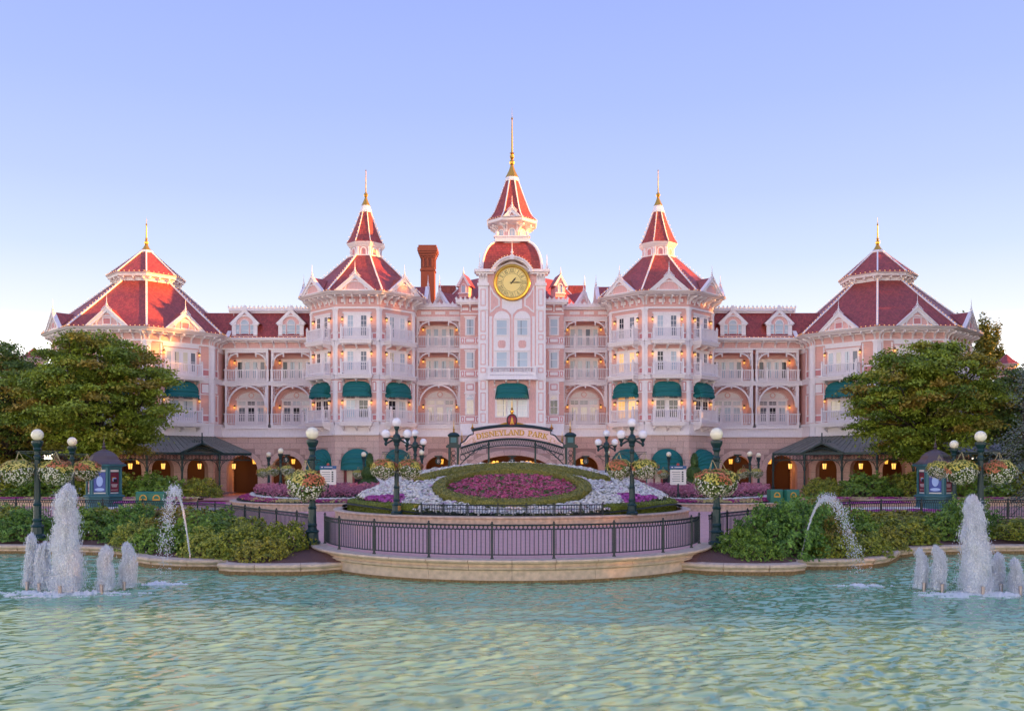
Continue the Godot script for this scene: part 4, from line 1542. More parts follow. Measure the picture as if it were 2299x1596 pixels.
	for i in 15:
		bal.T = at(-2.0 + i * 4.0 / 14, 0, 0.54)
		bal.lathe(PackedVector2Array([Vector2(0.05, 11.7), Vector2(0.09, 11.8), Vector2(0.04, 11.95), Vector2(0.06, 12.05)]), 6)
	bal.T = Transform3D.IDENTITY
	for s in [-1.0, 1.0]:
		bal.bx(s * 2.15 - 0.12, s * 2.15 + 0.12, 11.35, 12.25, 0.4, 0.68)
	part(H, "balustrade", bal, M.white, f)
	for i in 4:
		part(H, "bracket", bracket_mesh(0.5, 0.65), M.white, f * at(-1.65 + i * 1.1, 10.95, 0))
	window("triple_window", f, 0, F1 + 0.45, 3.2, 2.6, [Rect2(-1.42, 0.12, 0.84, 1.6), Rect2(-0.42, 0.12, 0.84, 1.6), Rect2(0.58, 0.12, 0.84, 1.6), Rect2(-1.42, 1.9, 0.84, 0.5), Rect2(-0.42, 1.9, 0.84, 0.5), Rect2(0.58, 1.9, 0.84, 0.5)], ["pane_cream"], 3, 3)
	hood(f, 0, 9.45, 3.2, 1.25, 1.05, 3.6)
	# the clock
	var c := fr(0, 20.15, d - 0.12)
	var backing := MB.new()
	backing.T = Transform3D(Basis(Vector3.RIGHT, PI / 2), Vector3.ZERO)
	backing.lathe(PackedVector2Array([Vector2(1.72, -0.25), Vector2(1.74, 0.12), Vector2(1.66, 0.2), Vector2(1.52, 0.22), Vector2(1.46, 0.14), Vector2(1.42, 0.05), Vector2(0.0, 0.05)]), 40)
	var clock := part(H, "clock", backing, M.gold, c)
	clock.set_meta("label", "round gold clock with roman numerals on the central tower")
	var dial := MB.new()
	dial.T = Transform3D(Basis(Vector3.RIGHT, PI / 2), Vector3.ZERO)
	dial.lathe(PackedVector2Array([Vector2(1.43, 0.02), Vector2(1.43, 0.075), Vector2(0.0, 0.08)]), 40)
	part(clock, "dial", dial, M.cream, c)
	var marks := MB.new()
	for rr in [1.36, 0.86]:
		ring(marks, 0, 0, rr, rr, 0.022, 0, TAU * 0.9999, 40, 0.078, 0.088)
	for i in 12:
		var a := TAU * (i + 0.5) / 12
		marks.T = Transform3D(Basis(Vector3.BACK, a), Vector3.ZERO)
		marks.bx(0.88, 1.36, -0.008, 0.008, 0.078, 0.087)
	marks.T = Transform3D.IDENTITY
	part(clock, "dial_lines", marks, M.black, c)
	var font := SystemFont.new()
	font.font_names = PackedStringArray(["Droid Serif"])
	var names := ["XII", "I", "II", "III", "IIII", "V", "VI", "VII", "VIII", "IX", "X", "XI"]
	for i in 12:
		var t := TextMesh.new()
		t.text = names[i]
		t.font = font
		t.font_size = 40
		t.pixel_size = 0.0105
		t.depth = 0.012
		var a := TAU * i / 12
		var q := part(clock, "numeral", t, M.black, c * Transform3D(Basis(Vector3.BACK, -a), Vector3(sin(a) * 1.12, cos(a) * 1.12, 0.084)))
		q.scale = Vector3(0.72, 1.0, 1.0)
	for h in [[0.95, 0.05, PI / 2], [0.62, 0.075, PI * 0.22]]:
		var hm := MB.new()
		hm.prism(PackedVector2Array([Vector2(-h[1] * 0.5, -0.18), Vector2(h[1] * 0.5, -0.18), Vector2(h[1], h[0] * 0.6), Vector2(0, h[0]), Vector2(-h[1], h[0] * 0.6)]), 0.1, 0.12)
		part(clock, "clock_hand", hm, M.black, c * Transform3D(Basis(Vector3.BACK, -h[2]), Vector3.ZERO))
	# arched hood over the clock
	var hoodm := MB.new()
	ring(hoodm, 0, 20.55, 1.78, 1.72, 0.2, 0.28, PI - 0.28, 26, -0.6, 0.5)
	ring(hoodm, 0, 20.55, 1.94, 1.88, 0.14, 0.28, PI - 0.28, 26, -0.6, 0.66)
	hoodm.prism(PackedVector2Array([Vector2(-1.86, 20.9), Vector2(1.86, 20.9), Vector2(1.5, 21.6), Vector2(0, 22.3), Vector2(-1.5, 21.6)]), -0.5, -0.13)
	hoodm.prism(PackedVector2Array([Vector2(-0.16, 22.2), Vector2(0.16, 22.2), Vector2(0.2, 22.62), Vector2(-0.2, 22.62)]), 0.2, 0.75)
	var hp := part(H, "clock_hood", hoodm, M.white, f)
	finial(hp, f * at(0, 22.6, 0.5), 1.4, M.white, 1.25)
	# four-sided dome roof
	var ax := fr(0, 0, 87.25)
	var prof := PackedVector2Array()
	for i in 10:
		var a := PI * 0.5 * i / 9.0
		prof.push_back(Vector2(1.3 + 1.55 * cos(a), 21.3 + 3.15 * sin(a)))
	var dm := MB.new()
	dm.ngon(prof, 4)
	var dome := part(H, "dome_roof", dm, M.shingle, ax)
	for k in 4:
		var rb := MB.new()
		var pts := PackedVector3Array()
		for q in prof:
			var rr := q.x * sqrt(2.0)
			var a := PI / 4 + k * PI / 2
			pts.push_back(Vector3(sin(a) * rr, q.y, cos(a) * rr))
		rb.tube(pts, 0.14, 0.12, 6)
		part(dome, "ridge_cap", rb, M.white, ax)
		finial(dome, ax * Transform3D(Basis(Vector3.UP, k * PI / 2), Vector3.ZERO) * at(3.3, 21.3, 3.05), 1.6, M.white, 1.3)
	# drum with arched windows, brackets and the spire
	var dr := MB.new()
	dr.ngon(PackedVector2Array([Vector2(1.42, 24.3), Vector2(1.42, 26.4)]))
	var drum := part(H, "drum", dr, M.pink, ax)
	var dt := MB.new()
	dt.ngon(PackedVector2Array([Vector2(1.7, 24.3), Vector2(1.74, 24.78), Vector2(1.6, 24.86), Vector2(1.42, 24.88)]))
	dt.bx(-1.62, 1.62, 24.4, 24.85, 1.45, 1.95)
	dt.bx(-1.75, 1.75, 24.82, 24.95, 1.3, 2.05)
	for s in [-1.0, 1.0]:
		dt.ball(Vector3(s * 1.45, 25.2, 1.8), 0.2, 10)
	dt.ngon(PackedVector2Array([Vector2(1.42, 26.15), Vector2(1.6, 26.2), Vector2(2.2, 26.3), Vector2(2.36, 26.36), Vector2(2.42, 26.62), Vector2(2.2, 26.68)]))
	for k in 8:
		dt.T = face_of(0, 0, 1.42, k)
		ring(dt, 0, 25.45, 0.27, 0.27, 0.1, 0, PI, 10, 0, 0.08)
		dt.bx(-0.37, -0.27, 24.9, 25.45, 0, 0.08)
		dt.bx(0.27, 0.37, 24.9, 25.45, 0, 0.08)
		dt.bx(-0.02, 0.02, 24.9, 25.72, 0.03, 0.06)
		part(drum, "bracket", bracket_mesh(0.75, 0.72), M.white, ax * face_of(0, 0, 1.42, k) * at(-0.5, 26.2, 0))
		part(drum, "bracket", bracket_mesh(0.75, 0.72), M.white, ax * face_of(0, 0, 1.42, k) * at(0.5, 26.2, 0))
		var pn := MB.new()
		pn.bx(-0.27, 0.27, 24.9, 25.45, 0, 0.03)
		pn.prism(arc_pts(0, 25.45, 0.27, 0.27, 0, PI, 8), 0, 0.03)
		part(drum, "pane", pn, M.pane_curtain_sky, ax * face_of(0, 0, 1.42, k))
	part(drum, "drum_trim", dt, M.white, ax)
	var sp := MB.new()
	var spp := PackedVector2Array([Vector2(2.42, 26.6), Vector2(1.98, 27.1), Vector2(1.7, 27.6), Vector2(1.15, 29.1), Vector2(0.6, 30.75)])
	sp.ngon(spp)
	var spire := part(H, "spire", sp, M.shingle, ax)
	for k in 8:
		var e := MB.new()
		for i in 4:
			e.bar(corner(0, 87.25, spp[i].x, k, spp[i].y + 0.04), corner(0, 87.25, spp[i + 1].x, k, spp[i + 1].y + 0.04), 0.11, 0.06)
		part(spire, "ridge_cap", e, M.white)
	var cap := MB.new()
	cap.ngon(PackedVector2Array([Vector2(0.66, 30.7), Vector2(0.68, 30.82), Vector2(0.56, 31.15)]))
	part(spire, "spire_cap", cap, M.white, ax)
	var tip := MB.new()
	tip.ngon(PackedVector2Array([Vector2(0.62, 31.12), Vector2(0.3, 31.8), Vector2(0.14, 32.35)]))
	tip.lathe(PackedVector2Array([Vector2(0.14, 32.3), Vector2(0.24, 32.45), Vector2(0.28, 32.62), Vector2(0.2, 32.8), Vector2(0.12, 32.9), Vector2(0.22, 33.1), Vector2(0.22, 33.25), Vector2(0.13, 33.4), Vector2(0.24, 33.5), Vector2(0.1, 33.62), Vector2(0.09, 34.2), Vector2(0.075, 35.5), Vector2(0.05, 36.8), Vector2(0.11, 36.9), Vector2(0.02, 37.1), Vector2(0.006, 38.0)]), 10)
	part(spire, "spire_tip", tip, M.gold, ax)
	gable(face_of(0, 87.25, 2.44, 0), 26.62, 1.35, 0.75, 0.6, 0)
	var bulbs := MB.new()
	for k in 8:
		string_bulbs(bulbs, corner(0, 87.25, 2.42, k, 26.66), corner(0, 87.25, 2.42, k + 1, 26.66), 0.3)
	for i in 20:
		var a := 0.3 + (PI - 0.6) * i / 19.0
		bulbs.box(P(2.12 * cos(a), 20.55 + 2.1 * sin(a), d - 0.6), Vector3(0.06, 0.06, 0.06))
	part(H, "light_string", bulbs, M.bulb_light).set_meta("kind", "stuff")

func centre_roof() -> void:
	# high roof behind the clock tower, with dormers, and the brick chimney
	var mass := MB.new()
	mass.bx(-10.0, 10.0, STONE, 18.3, -24.0, 0)
	part(H, "wall", mass, M.siding, fr(0, 0, 89.7))
	var ax := fr(0, 0, 105.0)
	var r := MB.new()
	r.ngon(PackedVector2Array([Vector2(11.2, 17.9), Vector2(5.2, 24.3), Vector2(4.5, 24.45)]), 8, 0.0, true)
	var roof := part(H, "roof", r, M.shingle, ax)
	for k in 8:
		var e := MB.new()
		e.bar(corner(0, 105.0, 11.18, k, 18.0), corner(0, 105.0, 5.2, k, 24.37), 0.16, 0.1)
		part(roof, "ridge_cap", e, M.white)
	for s in [-1.0, 1.0]:
		var g := fr(s * 5.25, 1.0, 96.6, s * 14.0)
		var b := MB.new()
		b.bx(-0.55, 0.55, 20.2, 21.6, -1.8, 0)
		b.prism(PackedVector2Array([Vector2(-0.55, 21.6), Vector2(0.55, 21.6), Vector2(0, 22.5)]), -1.8, 0)
		var o := part(H, "dormer", b, M.pink, g)
		var t := MB.new()
		for q in [-1.0, 1.0]:
			t.prism(PackedVector2Array([Vector2(q * 0.82, 21.4), Vector2(q * 0.5, 21.4), Vector2(0, 22.35), Vector2(0, 22.75)]), -0.1, 0.18)
		ring(t, 0, 21.4, 0.2, 0.2, 0.09, 0, PI, 8, 0, 0.1)
		t.bx(-0.3, -0.2, 20.7, 21.4, 0, 0.1)
		t.bx(0.2, 0.3, 20.7, 21.4, 0, 0.1)
		t.bx(-0.6, 0.6, 20.55, 20.7, -0.1, 0.16)
		part(o, "dormer_trim", t, M.white, g)
		var pn := MB.new()
		pn.bx(-0.2, 0.2, 20.7, 21.45, 0, 0.03)
		part(o, "pane", pn, M.pane_curtain_sky, g)
		var rf := MB.new()
		rf.quad(Vector3(0.85, 21.38, 0.15), Vector3(0.85, 21.38, -2.0), Vector3(0, 22.78, -2.0), Vector3(0, 22.78, 0.15))
		rf.quad(Vector3(0, 22.78, 0.15), Vector3(0, 22.78, -2.0), Vector3(-0.85, 21.38, -2.0), Vector3(-0.85, 21.38, 0.15))
		part(o, "dormer_roof", rf, M.shingle, g)
		finial(o, g * at(0, 22.7, 0.1), 0.8, M.white)
		# small gable roof on the outer slope
		gable(fr(s * 7.1, 0, 88.9, s * 45.0), 18.8, 2.2, 1.4, 2.2, 0)
		var side := MB.new()
		side.bx(s * 7.6 - 1.0, s * 7.6 + 1.0, 19.5, 24.0, -22.0, -17.0)
		part(H, "roof_block", side, M.shingle, fr(0, 0, 87.0))
		finial(H, fr(s * 8.5, 24.0, 104.2), 1.3, M.white)
	var ch := MB.new()
	ch.bx(-0.72, 0.72, 17.0, 25.2, -0.72, 0.72)
	ch.bx(-0.8, 0.8, 23.6, 23.75, -0.8, 0.8)
	ch.bx(-0.8, 0.8, 24.95, 25.15, -0.8, 0.8)
	ch.bx(-0.88, 0.88, 25.15, 25.4, -0.88, 0.88)
	ch.bx(-0.98, 0.98, 25.4, 25.62, -0.98, 0.98)
	ch.bx(-1.05, 1.05, 25.62, 26.0, -1.05, 1.05)
	ch.bx(-0.95, 0.95, 26.0, 26.25, -0.95, 0.95)
	for x in [-0.45, 0.0, 0.45]:
		for q in 2:
			ch.T = Transform3D(Basis(Vector3.UP, q * PI / 2), Vector3.ZERO)
			ch.bx(x - 0.09, x + 0.09, 24.0, 25.0, 0.72, 0.8)
	ch.T = Transform3D.IDENTITY
	part(H, "chimney", ch, M.brick, fr(-8.95, 0, 95.0))

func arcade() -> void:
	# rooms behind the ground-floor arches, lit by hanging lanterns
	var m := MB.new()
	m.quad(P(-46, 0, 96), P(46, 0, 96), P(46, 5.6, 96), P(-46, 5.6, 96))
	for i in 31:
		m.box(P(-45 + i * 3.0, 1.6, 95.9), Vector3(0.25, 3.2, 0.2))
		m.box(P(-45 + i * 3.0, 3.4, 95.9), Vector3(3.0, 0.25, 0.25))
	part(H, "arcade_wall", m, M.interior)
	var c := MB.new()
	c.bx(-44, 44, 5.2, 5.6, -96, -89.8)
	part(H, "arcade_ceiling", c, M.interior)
	for x in [-38.5, -34.5, -30.5, -26.5, -22.5, -18.0, -13.0, -7.25, -2.2, 2.2, 7.25, 13.0, 18.0, 22.5, 26.5, 30.5, 34.5, 38.5]:
		var d: float = 91.5 if absf(x) > 5.0 else 88.0
		hanging_lantern(H, fr(x, 3.35 if absf(x) > 5.0 else 3.0, d), 1.0)
	for s in [-1.0, 1.0]:
		for i in 6:
			# clusters of round bulbs in the great arch
			var b := MB.new()
			b.ball(Vector3.ZERO, 0.16, 8)
			var o := part(H, "ceiling_lamp", b, M.lantern_light_bright, fr(s * (1.1 + i * 0.34), 3.0 + 0.28 * sin(i * 1.1), 86.2 + 0.2 * (i % 3)))
			if i % 3 == 1:
				lamp_light(o, 0.5, Vector3.ZERO)

func lamp_light(o: Node3D, energy: float, where: Vector3) -> void:
	var l := OmniLight3D.new()
	l.name = "lamp_glow"
	l.light_color = rgb(1.0, 0.40, 0.07)
	l.light_energy = energy
	l.omni_range = 30.0
	l.omni_attenuation = 2.0
	l.light_size = 0.12
	l.shadow_enabled = true
	o.add_child(l, true)
	l.position = where

func hanging_lantern(parent: Node3D, g: Transform3D, energy: float) -> void:
	var body := cm("hang_lantern", func():
		var m := MB.new()
		m.ngon(PackedVector2Array([Vector2(0.22, 0.24), Vector2(0.1, 0.36), Vector2(0.05, 0.42)]), 6)
		m.ngon(PackedVector2Array([Vector2(0.01, -0.34), Vector2(0.12, -0.3), Vector2(0.16, -0.24)]), 6)
		for k in 6:
			var a := TAU * (k + 0.5) / 6
			m.bar(Vector3(sin(a) * 0.17, -0.25, cos(a) * 0.17), Vector3(sin(a) * 0.22, 0.25, cos(a) * 0.22), 0.025, 0.025)
		m.tube(PackedVector3Array([Vector3(0, 0.4, 0), Vector3(0, 1.6, 0)]), 0.018, 0.018, 5)
		return m)
	var glass := cm("hang_glass", func():
		var m := MB.new()
		m.ngon(PackedVector2Array([Vector2(0.01, -0.24), Vector2(0.14, -0.24), Vector2(0.19, 0.24), Vector2(0.01, 0.25)]), 6)
		return m)
	var o := part(parent, "hanging_lantern", body, M.dark_iron, g)
	part(o, "lantern_glass", glass, M.lantern_light_bright, g)
	lamp_light(o, energy, Vector3.ZERO)

func number_sign(text: String, x: float, y: float, d: float, label: String) -> void:
	var m := MB.new()
	m.T = Transform3D(Basis(Vector3.RIGHT, PI / 2), Vector3.ZERO)
	m.lathe(PackedVector2Array([Vector2(0.3, -0.04), Vector2(0.32, 0.0), Vector2(0.3, 0.05), Vector2(0.0, 0.05)]), 20)
	m.T = Transform3D.IDENTITY
	m.prism(PackedVector2Array([Vector2(-0.32, 0.42), Vector2(0.32, 0.42), Vector2(0.42, 0.55), Vector2(-0.42, 0.55)]), -0.08, 0.08)
	m.bx(-0.1, 0.1, 0.28, 0.42, -0.03, 0.03)
	var o := thing("number_sign", label, "sign", fr(x, y, d), "numbered signs over the entrance arches")
	part(o, "plate", m, M.iron, Transform3D.IDENTITY, true)
	var font := SystemFont.new()
	font.font_names = PackedStringArray(["Droid Serif"])
	var t := TextMesh.new()
	t.text = text
	t.font = font
	t.font_size = 48
	t.pixel_size = 0.0095
	t.depth = 0.01
	part(o, "numeral", t, M.sign_white, at(0, 0, 0.06), true)

func make_hotel() -> void:
	H = thing("hotel", "long pink Victorian hotel with red shingle roofs, spires and a gold clock", "building", fr(0, 0, 89))
	clock_tower()
	centre_roof()
	for s in [-1, 1]:
		tower(s * 14.45, 88.0, s)
		wing(s)
		centre_bay(s)
		pavilion(s * 36.9, 89.8, s)
	arcade()
	lay_blocks()
	number_sign("9", -22.5, 3.5, 88.7, "round sign reading 9 in the arch beside the left porch")
	number_sign("8", -7.25, 3.35, 87.7, "round sign reading 8 in the arch left of the gate")
	number_sign("7", 0.0, 3.3, 83.5, "round sign reading 7 in the wide arch behind the gate")
	number_sign("6", 7.25, 3.35, 87.7, "round sign reading 6 in the arch right of the gate")
	number_sign("5", 22.5, 3.5, 88.7, "round sign reading 5 in the arch beside the right porch")

# ---------------------------------------------------------------- entrance gate and iron porches
func make_gate() -> void:
	var d := 76.0
	var G := thing("entrance_gate", "dark teal iron gate arch with pink lettered sign and red oval crest", "gate", fr(0, 0, d))
	var f := fr(0, 0, d)
	for s in [-1.0, 1.0]:
		var m := MB.new()
		for x in [4.62, 5.32]:
			for z in [-0.35, 0.35]:
				m.bx(s * x - 0.09, s * x + 0.09, 0, 4.42, z - 0.09, z + 0.09)
		m.bx(s * 4.97 - 0.62, s * 4.97 + 0.62, 4.42, 4.6, -0.62, 0.62)
		m.bx(s * 4.97 - 0.52, s * 4.97 + 0.52, 4.6, 4.72, -0.52, 0.52)
		m.bx(s * 4.97 - 0.38, s * 4.97 + 0.38, 4.72, 5.42, -0.38, 0.38)
		m.T = at(s * 4.97, 0, 0)
		m.ngon(PackedVector2Array([Vector2(0.46, 5.36), Vector2(0.5, 5.5), Vector2(0.3, 5.68), Vector2(0.06, 5.75)]), 4)
		m.T = Transform3D.IDENTITY
		for i in 4:
			var p := PackedVector3Array()
			for k in 9:
				var a := TAU * k / 9.0
				p.push_back(Vector3(s * 4.97 + cos(a) * 0.2, 2.6 + i * 0.46 + sin(a) * 0.2, 0.35))
			m.tube(p, 0.03, 0.03, 5, true)
		part(G, "pillar", m, M.iron, f)
		var pn := MB.new()
		pn.bx(s * 4.97 - 0.24, s * 4.97 + 0.24, 4.85, 5.3, 0.38, 0.4)
		part(G, "pillar_panel", pn, M.kiosk_teal, f)
		finial(G, f * at(s * 4.97, 5.72, 0), 1.15, M.gold, 0.9)
		finial(G, f * at(s * 4.3, 4.9, -0.3), 1.0, M.gold, 0.8)
		var c := MB.new()
		c.bx(s * 2.0 - 0.08, s * 2.0 + 0.08, 0, 4.95, -0.5, -0.36)
		part(G, "post", c, M.iron, f)
		# scroll brackets under the arch
		var b := MB.new()
		for i in 6:
			var r := 0.34 - i * 0.035
			var p := PackedVector3Array()
			for k in 10:
				var a := TAU * k / 10.0
				p.push_back(Vector3(s * (4.2 - i * 0.36) + cos(a) * r * 0.7, 3.85 + i * 0.14 - 0.25 * (1 - i / 6.0) + sin(a) * r * 0.7, 0.0))
			b.tube(p, 0.025, 0.025, 5, true)
		var arcp := PackedVector3Array()
		for k in 12:
			var t := k / 11.0
			arcp.push_back(Vector3(s * lerpf(4.5, 1.9, t), 2.9 + 1.75 * sin(t * PI * 0.5), 0))
		b.tube(arcp, 0.05, 0.05, 6)
		part(G, "bracket", b, M.iron, f)
	var sag := func(x: float) -> float: return 0.0405 * x * x
	# sign board: arched band with shoulders
	var lower := PackedVector2Array()
	var upper := PackedVector2Array()
	for i in 25:
		var x := -4.38 + 8.76 * i / 24.0
		lower.push_back(Vector2(x, 5.22 - sag.call(x)))
	for i in 19:
		var x := 3.3 - 6.6 * i / 18.0
		upper.push_back(Vector2(x, 6.22 - sag.call(x) * 0.85))
	var right_sh := PackedVector2Array([Vector2(4.38, 4.78), Vector2(4.05, 4.98), Vector2(3.85, 5.22), Vector2(3.68, 5.44), Vector2(3.48, 5.54), Vector2(3.3, 5.56)])
	var board := lower.duplicate()
	board.append_array(right_sh)
	board.append_array(upper)
	for i in range(right_sh.size() - 1, -1, -1):
		board.push_back(Vector2(-right_sh[i].x, right_sh[i].y))
	var bm := MB.new()
	bm.prism(board, -0.1, 0.1)
	part(G, "sign_board", bm, M.sign_pink, f)
	var edge := MB.new()
	var outline := PackedVector3Array()
	for q in board:
		outline.push_back(Vector3(q.x, q.y, 0.06))
	edge.tube(outline, 0.07, 0.07, 6, true)
	var topr := PackedVector3Array()
	for i in 19:
		var x := -3.45 + 6.9 * i / 18.0
		topr.push_back(Vector3(x, 6.33 - sag.call(x) * 0.85, 0.08))
	edge.tube(topr, 0.13, 0.13, 6)
	part(G, "sign_border", edge, M.dark_teal, f)
	var thin := MB.new()
	for pr in [[0.13, lower], [-0.16, upper]]:
		var l := PackedVector3Array()
		for q in pr[1]:
			if absf(q.x) < 4.1:
				l.push_back(Vector3(q.x, q.y + pr[0], 0.105))
		thin.tube(l, 0.014, 0.014, 4)
	part(G, "sign_line", thin, M.deep_pink, f)
	# lettering, one mesh for each letter, set on the curve of the board
	var font := SystemFont.new()
	font.font_names = PackedStringArray(["Droid Serif"])
	font.font_weight = 700
	var words := "DISNEYLAND PARK"
	var widths := [0.46, 0.26, 0.36, 0.47, 0.40, 0.41, 0.39, 0.44, 0.47, 0.46, 0.28, 0.40, 0.44, 0.43, 0.46]
	var total := 0.0
	for q in widths:
		total += q
	var x := -total / 2
	for i in words.length():
		var cx: float = x + widths[i] / 2
		x += widths[i]
		if words[i] == " ":
			continue
		var t := TextMesh.new()
		t.text = words[i]
		t.font = font
		t.font_size = 64
		t.pixel_size = 0.0092
		t.depth = 0.06
		var slope := -2.0 * 0.0405 * cx
		var back := part(G, "letter_edge", t, M.letter_brown, f * Transform3D(Basis(Vector3.BACK, atan(slope)), Vector3(cx, 5.715 - sag.call(cx), 0.115)))
		back.scale = Vector3(1.14, 1.12, 0.6)
		part(G, "letter", t, M.gold_paint, f * Transform3D(Basis(Vector3.BACK, atan(slope)), Vector3(cx, 5.72 - sag.call(cx), 0.14)))
	for s in [-1.0, 1.0]:
		# gilt scrollwork at the ends of the board
		var gs := MB.new()
		for q in [[3.45, 5.08, 0.16], [3.2, 5.0, 0.1], [3.72, 4.95, 0.1], [3.95, 4.86, 0.07], [3.3, 5.25, 0.09], [4.1, 4.78, 0.05]]:
			var p := PackedVector3Array()
			for k in 9:
				var a: float = TAU * k / 10.0 + q[0] * 7.0
				p.push_back(Vector3(s * q[0] + cos(a) * q[2], q[1] - 0.02 + sin(a) * q[2], 0.11))
			gs.tube(p, 0.022, 0.015, 5)
		part(G, "scrollwork", gs, M.gold_paint, f)
		finial(G, f * at(s * 3.38, 6.0, 0), 0.5, M.gold, 1.6)
		var leaf := MB.new()
		for i in 7:
			leaf.ball(Vector3(s * (0.5 + i * 0.13), 6.5 - i * 0.022, 0.1), 0.13 - i * 0.014, 6, 0.8)
		part(G, "gilt_leaf", leaf, M.gold_paint, f)
	# crest
	var c := fr(0, 6.75, d)
	var cr := MB.new()
	cr.T = Transform3D(Basis(Vector3(0.82, 0, 0), Vector3(0, 0, 1.0), Vector3(0, -1, 0)), Vector3(0, 0, 0.1))
	cr.lathe(PackedVector2Array([Vector2(0.54, -0.12), Vector2(0.57, 0.0), Vector2(0.54, 0.1), Vector2(0.46, 0.1)]), 28)
	var crest := part(G, "crest", cr, M.dark_iron, c)
	crest.set_meta("label", "red oval crest with small gilt spire above the sign")
	var cf := MB.new()
	cf.T = cr.T
	cf.lathe(PackedVector2Array([Vector2(0.48, 0.0), Vector2(0.48, 0.07), Vector2(0.3, 0.12), Vector2(0.0, 0.14)]), 28)
	part(crest, "crest_field", cf, M.crimson, c)
	var sp := MB.new()
	sp.prism(PackedVector2Array([Vector2(-0.16, -0.34), Vector2(-0.05, -0.34), Vector2(-0.05, -0.22), Vector2(0.05, -0.22), Vector2(0.05, -0.34), Vector2(0.16, -0.34), Vector2(0.14, -0.18), Vector2(0.08, -0.1), Vector2(0.08, 0.06), Vector2(0.0, 0.36), Vector2(-0.08, 0.06), Vector2(-0.08, -0.1), Vector2(-0.14, -0.18)]), 0.2, 0.27)
	part(crest, "gilt_spire", sp, M.gold_paint, c)
	var top := MB.new()
	top.lathe(PackedVector2Array([Vector2(0.2, 0.52), Vector2(0.08, 0.6), Vector2(0.17, 0.72), Vector2(0.17, 0.82), Vector2(0.07, 0.9), Vector2(0.12, 1.0), Vector2(0.05, 1.12), Vector2(0.04, 1.5), Vector2(0.004, 2.0)]), 10)
	part(G, "finial", top, M.gold, c * at(0, 0, 0.05))
	# lattice under the board
	var lt := MB.new()
	for i in 44:
		var x0 := -4.3 + i * 0.2
		for q in [-1.0, 1.0]:
			var xa: float = x0 - 0.1 * q
			var xb: float = x0 + 0.1 * q
			lt.bar(Vector3(xa, 5.12 - sag.call(xa), 0), Vector3(xb, 4.66 - sag.call(xb) * 1.06, 0), 0.03, 0.03)
	var e1 := PackedVector3Array()
	var e2 := PackedVector3Array()
	for i in 25:
		var xx := -4.4 + 8.8 * i / 24.0
		e1.push_back(Vector3(xx, 5.14 - sag.call(xx), 0))
		e2.push_back(Vector3(xx, 4.64 - sag.call(xx) * 1.06, 0))
	lt.tube(e1, 0.06, 0.06, 6)
	lt.tube(e2, 0.05, 0.05, 6)
	part(G, "lattice", lt, M.iron, f)

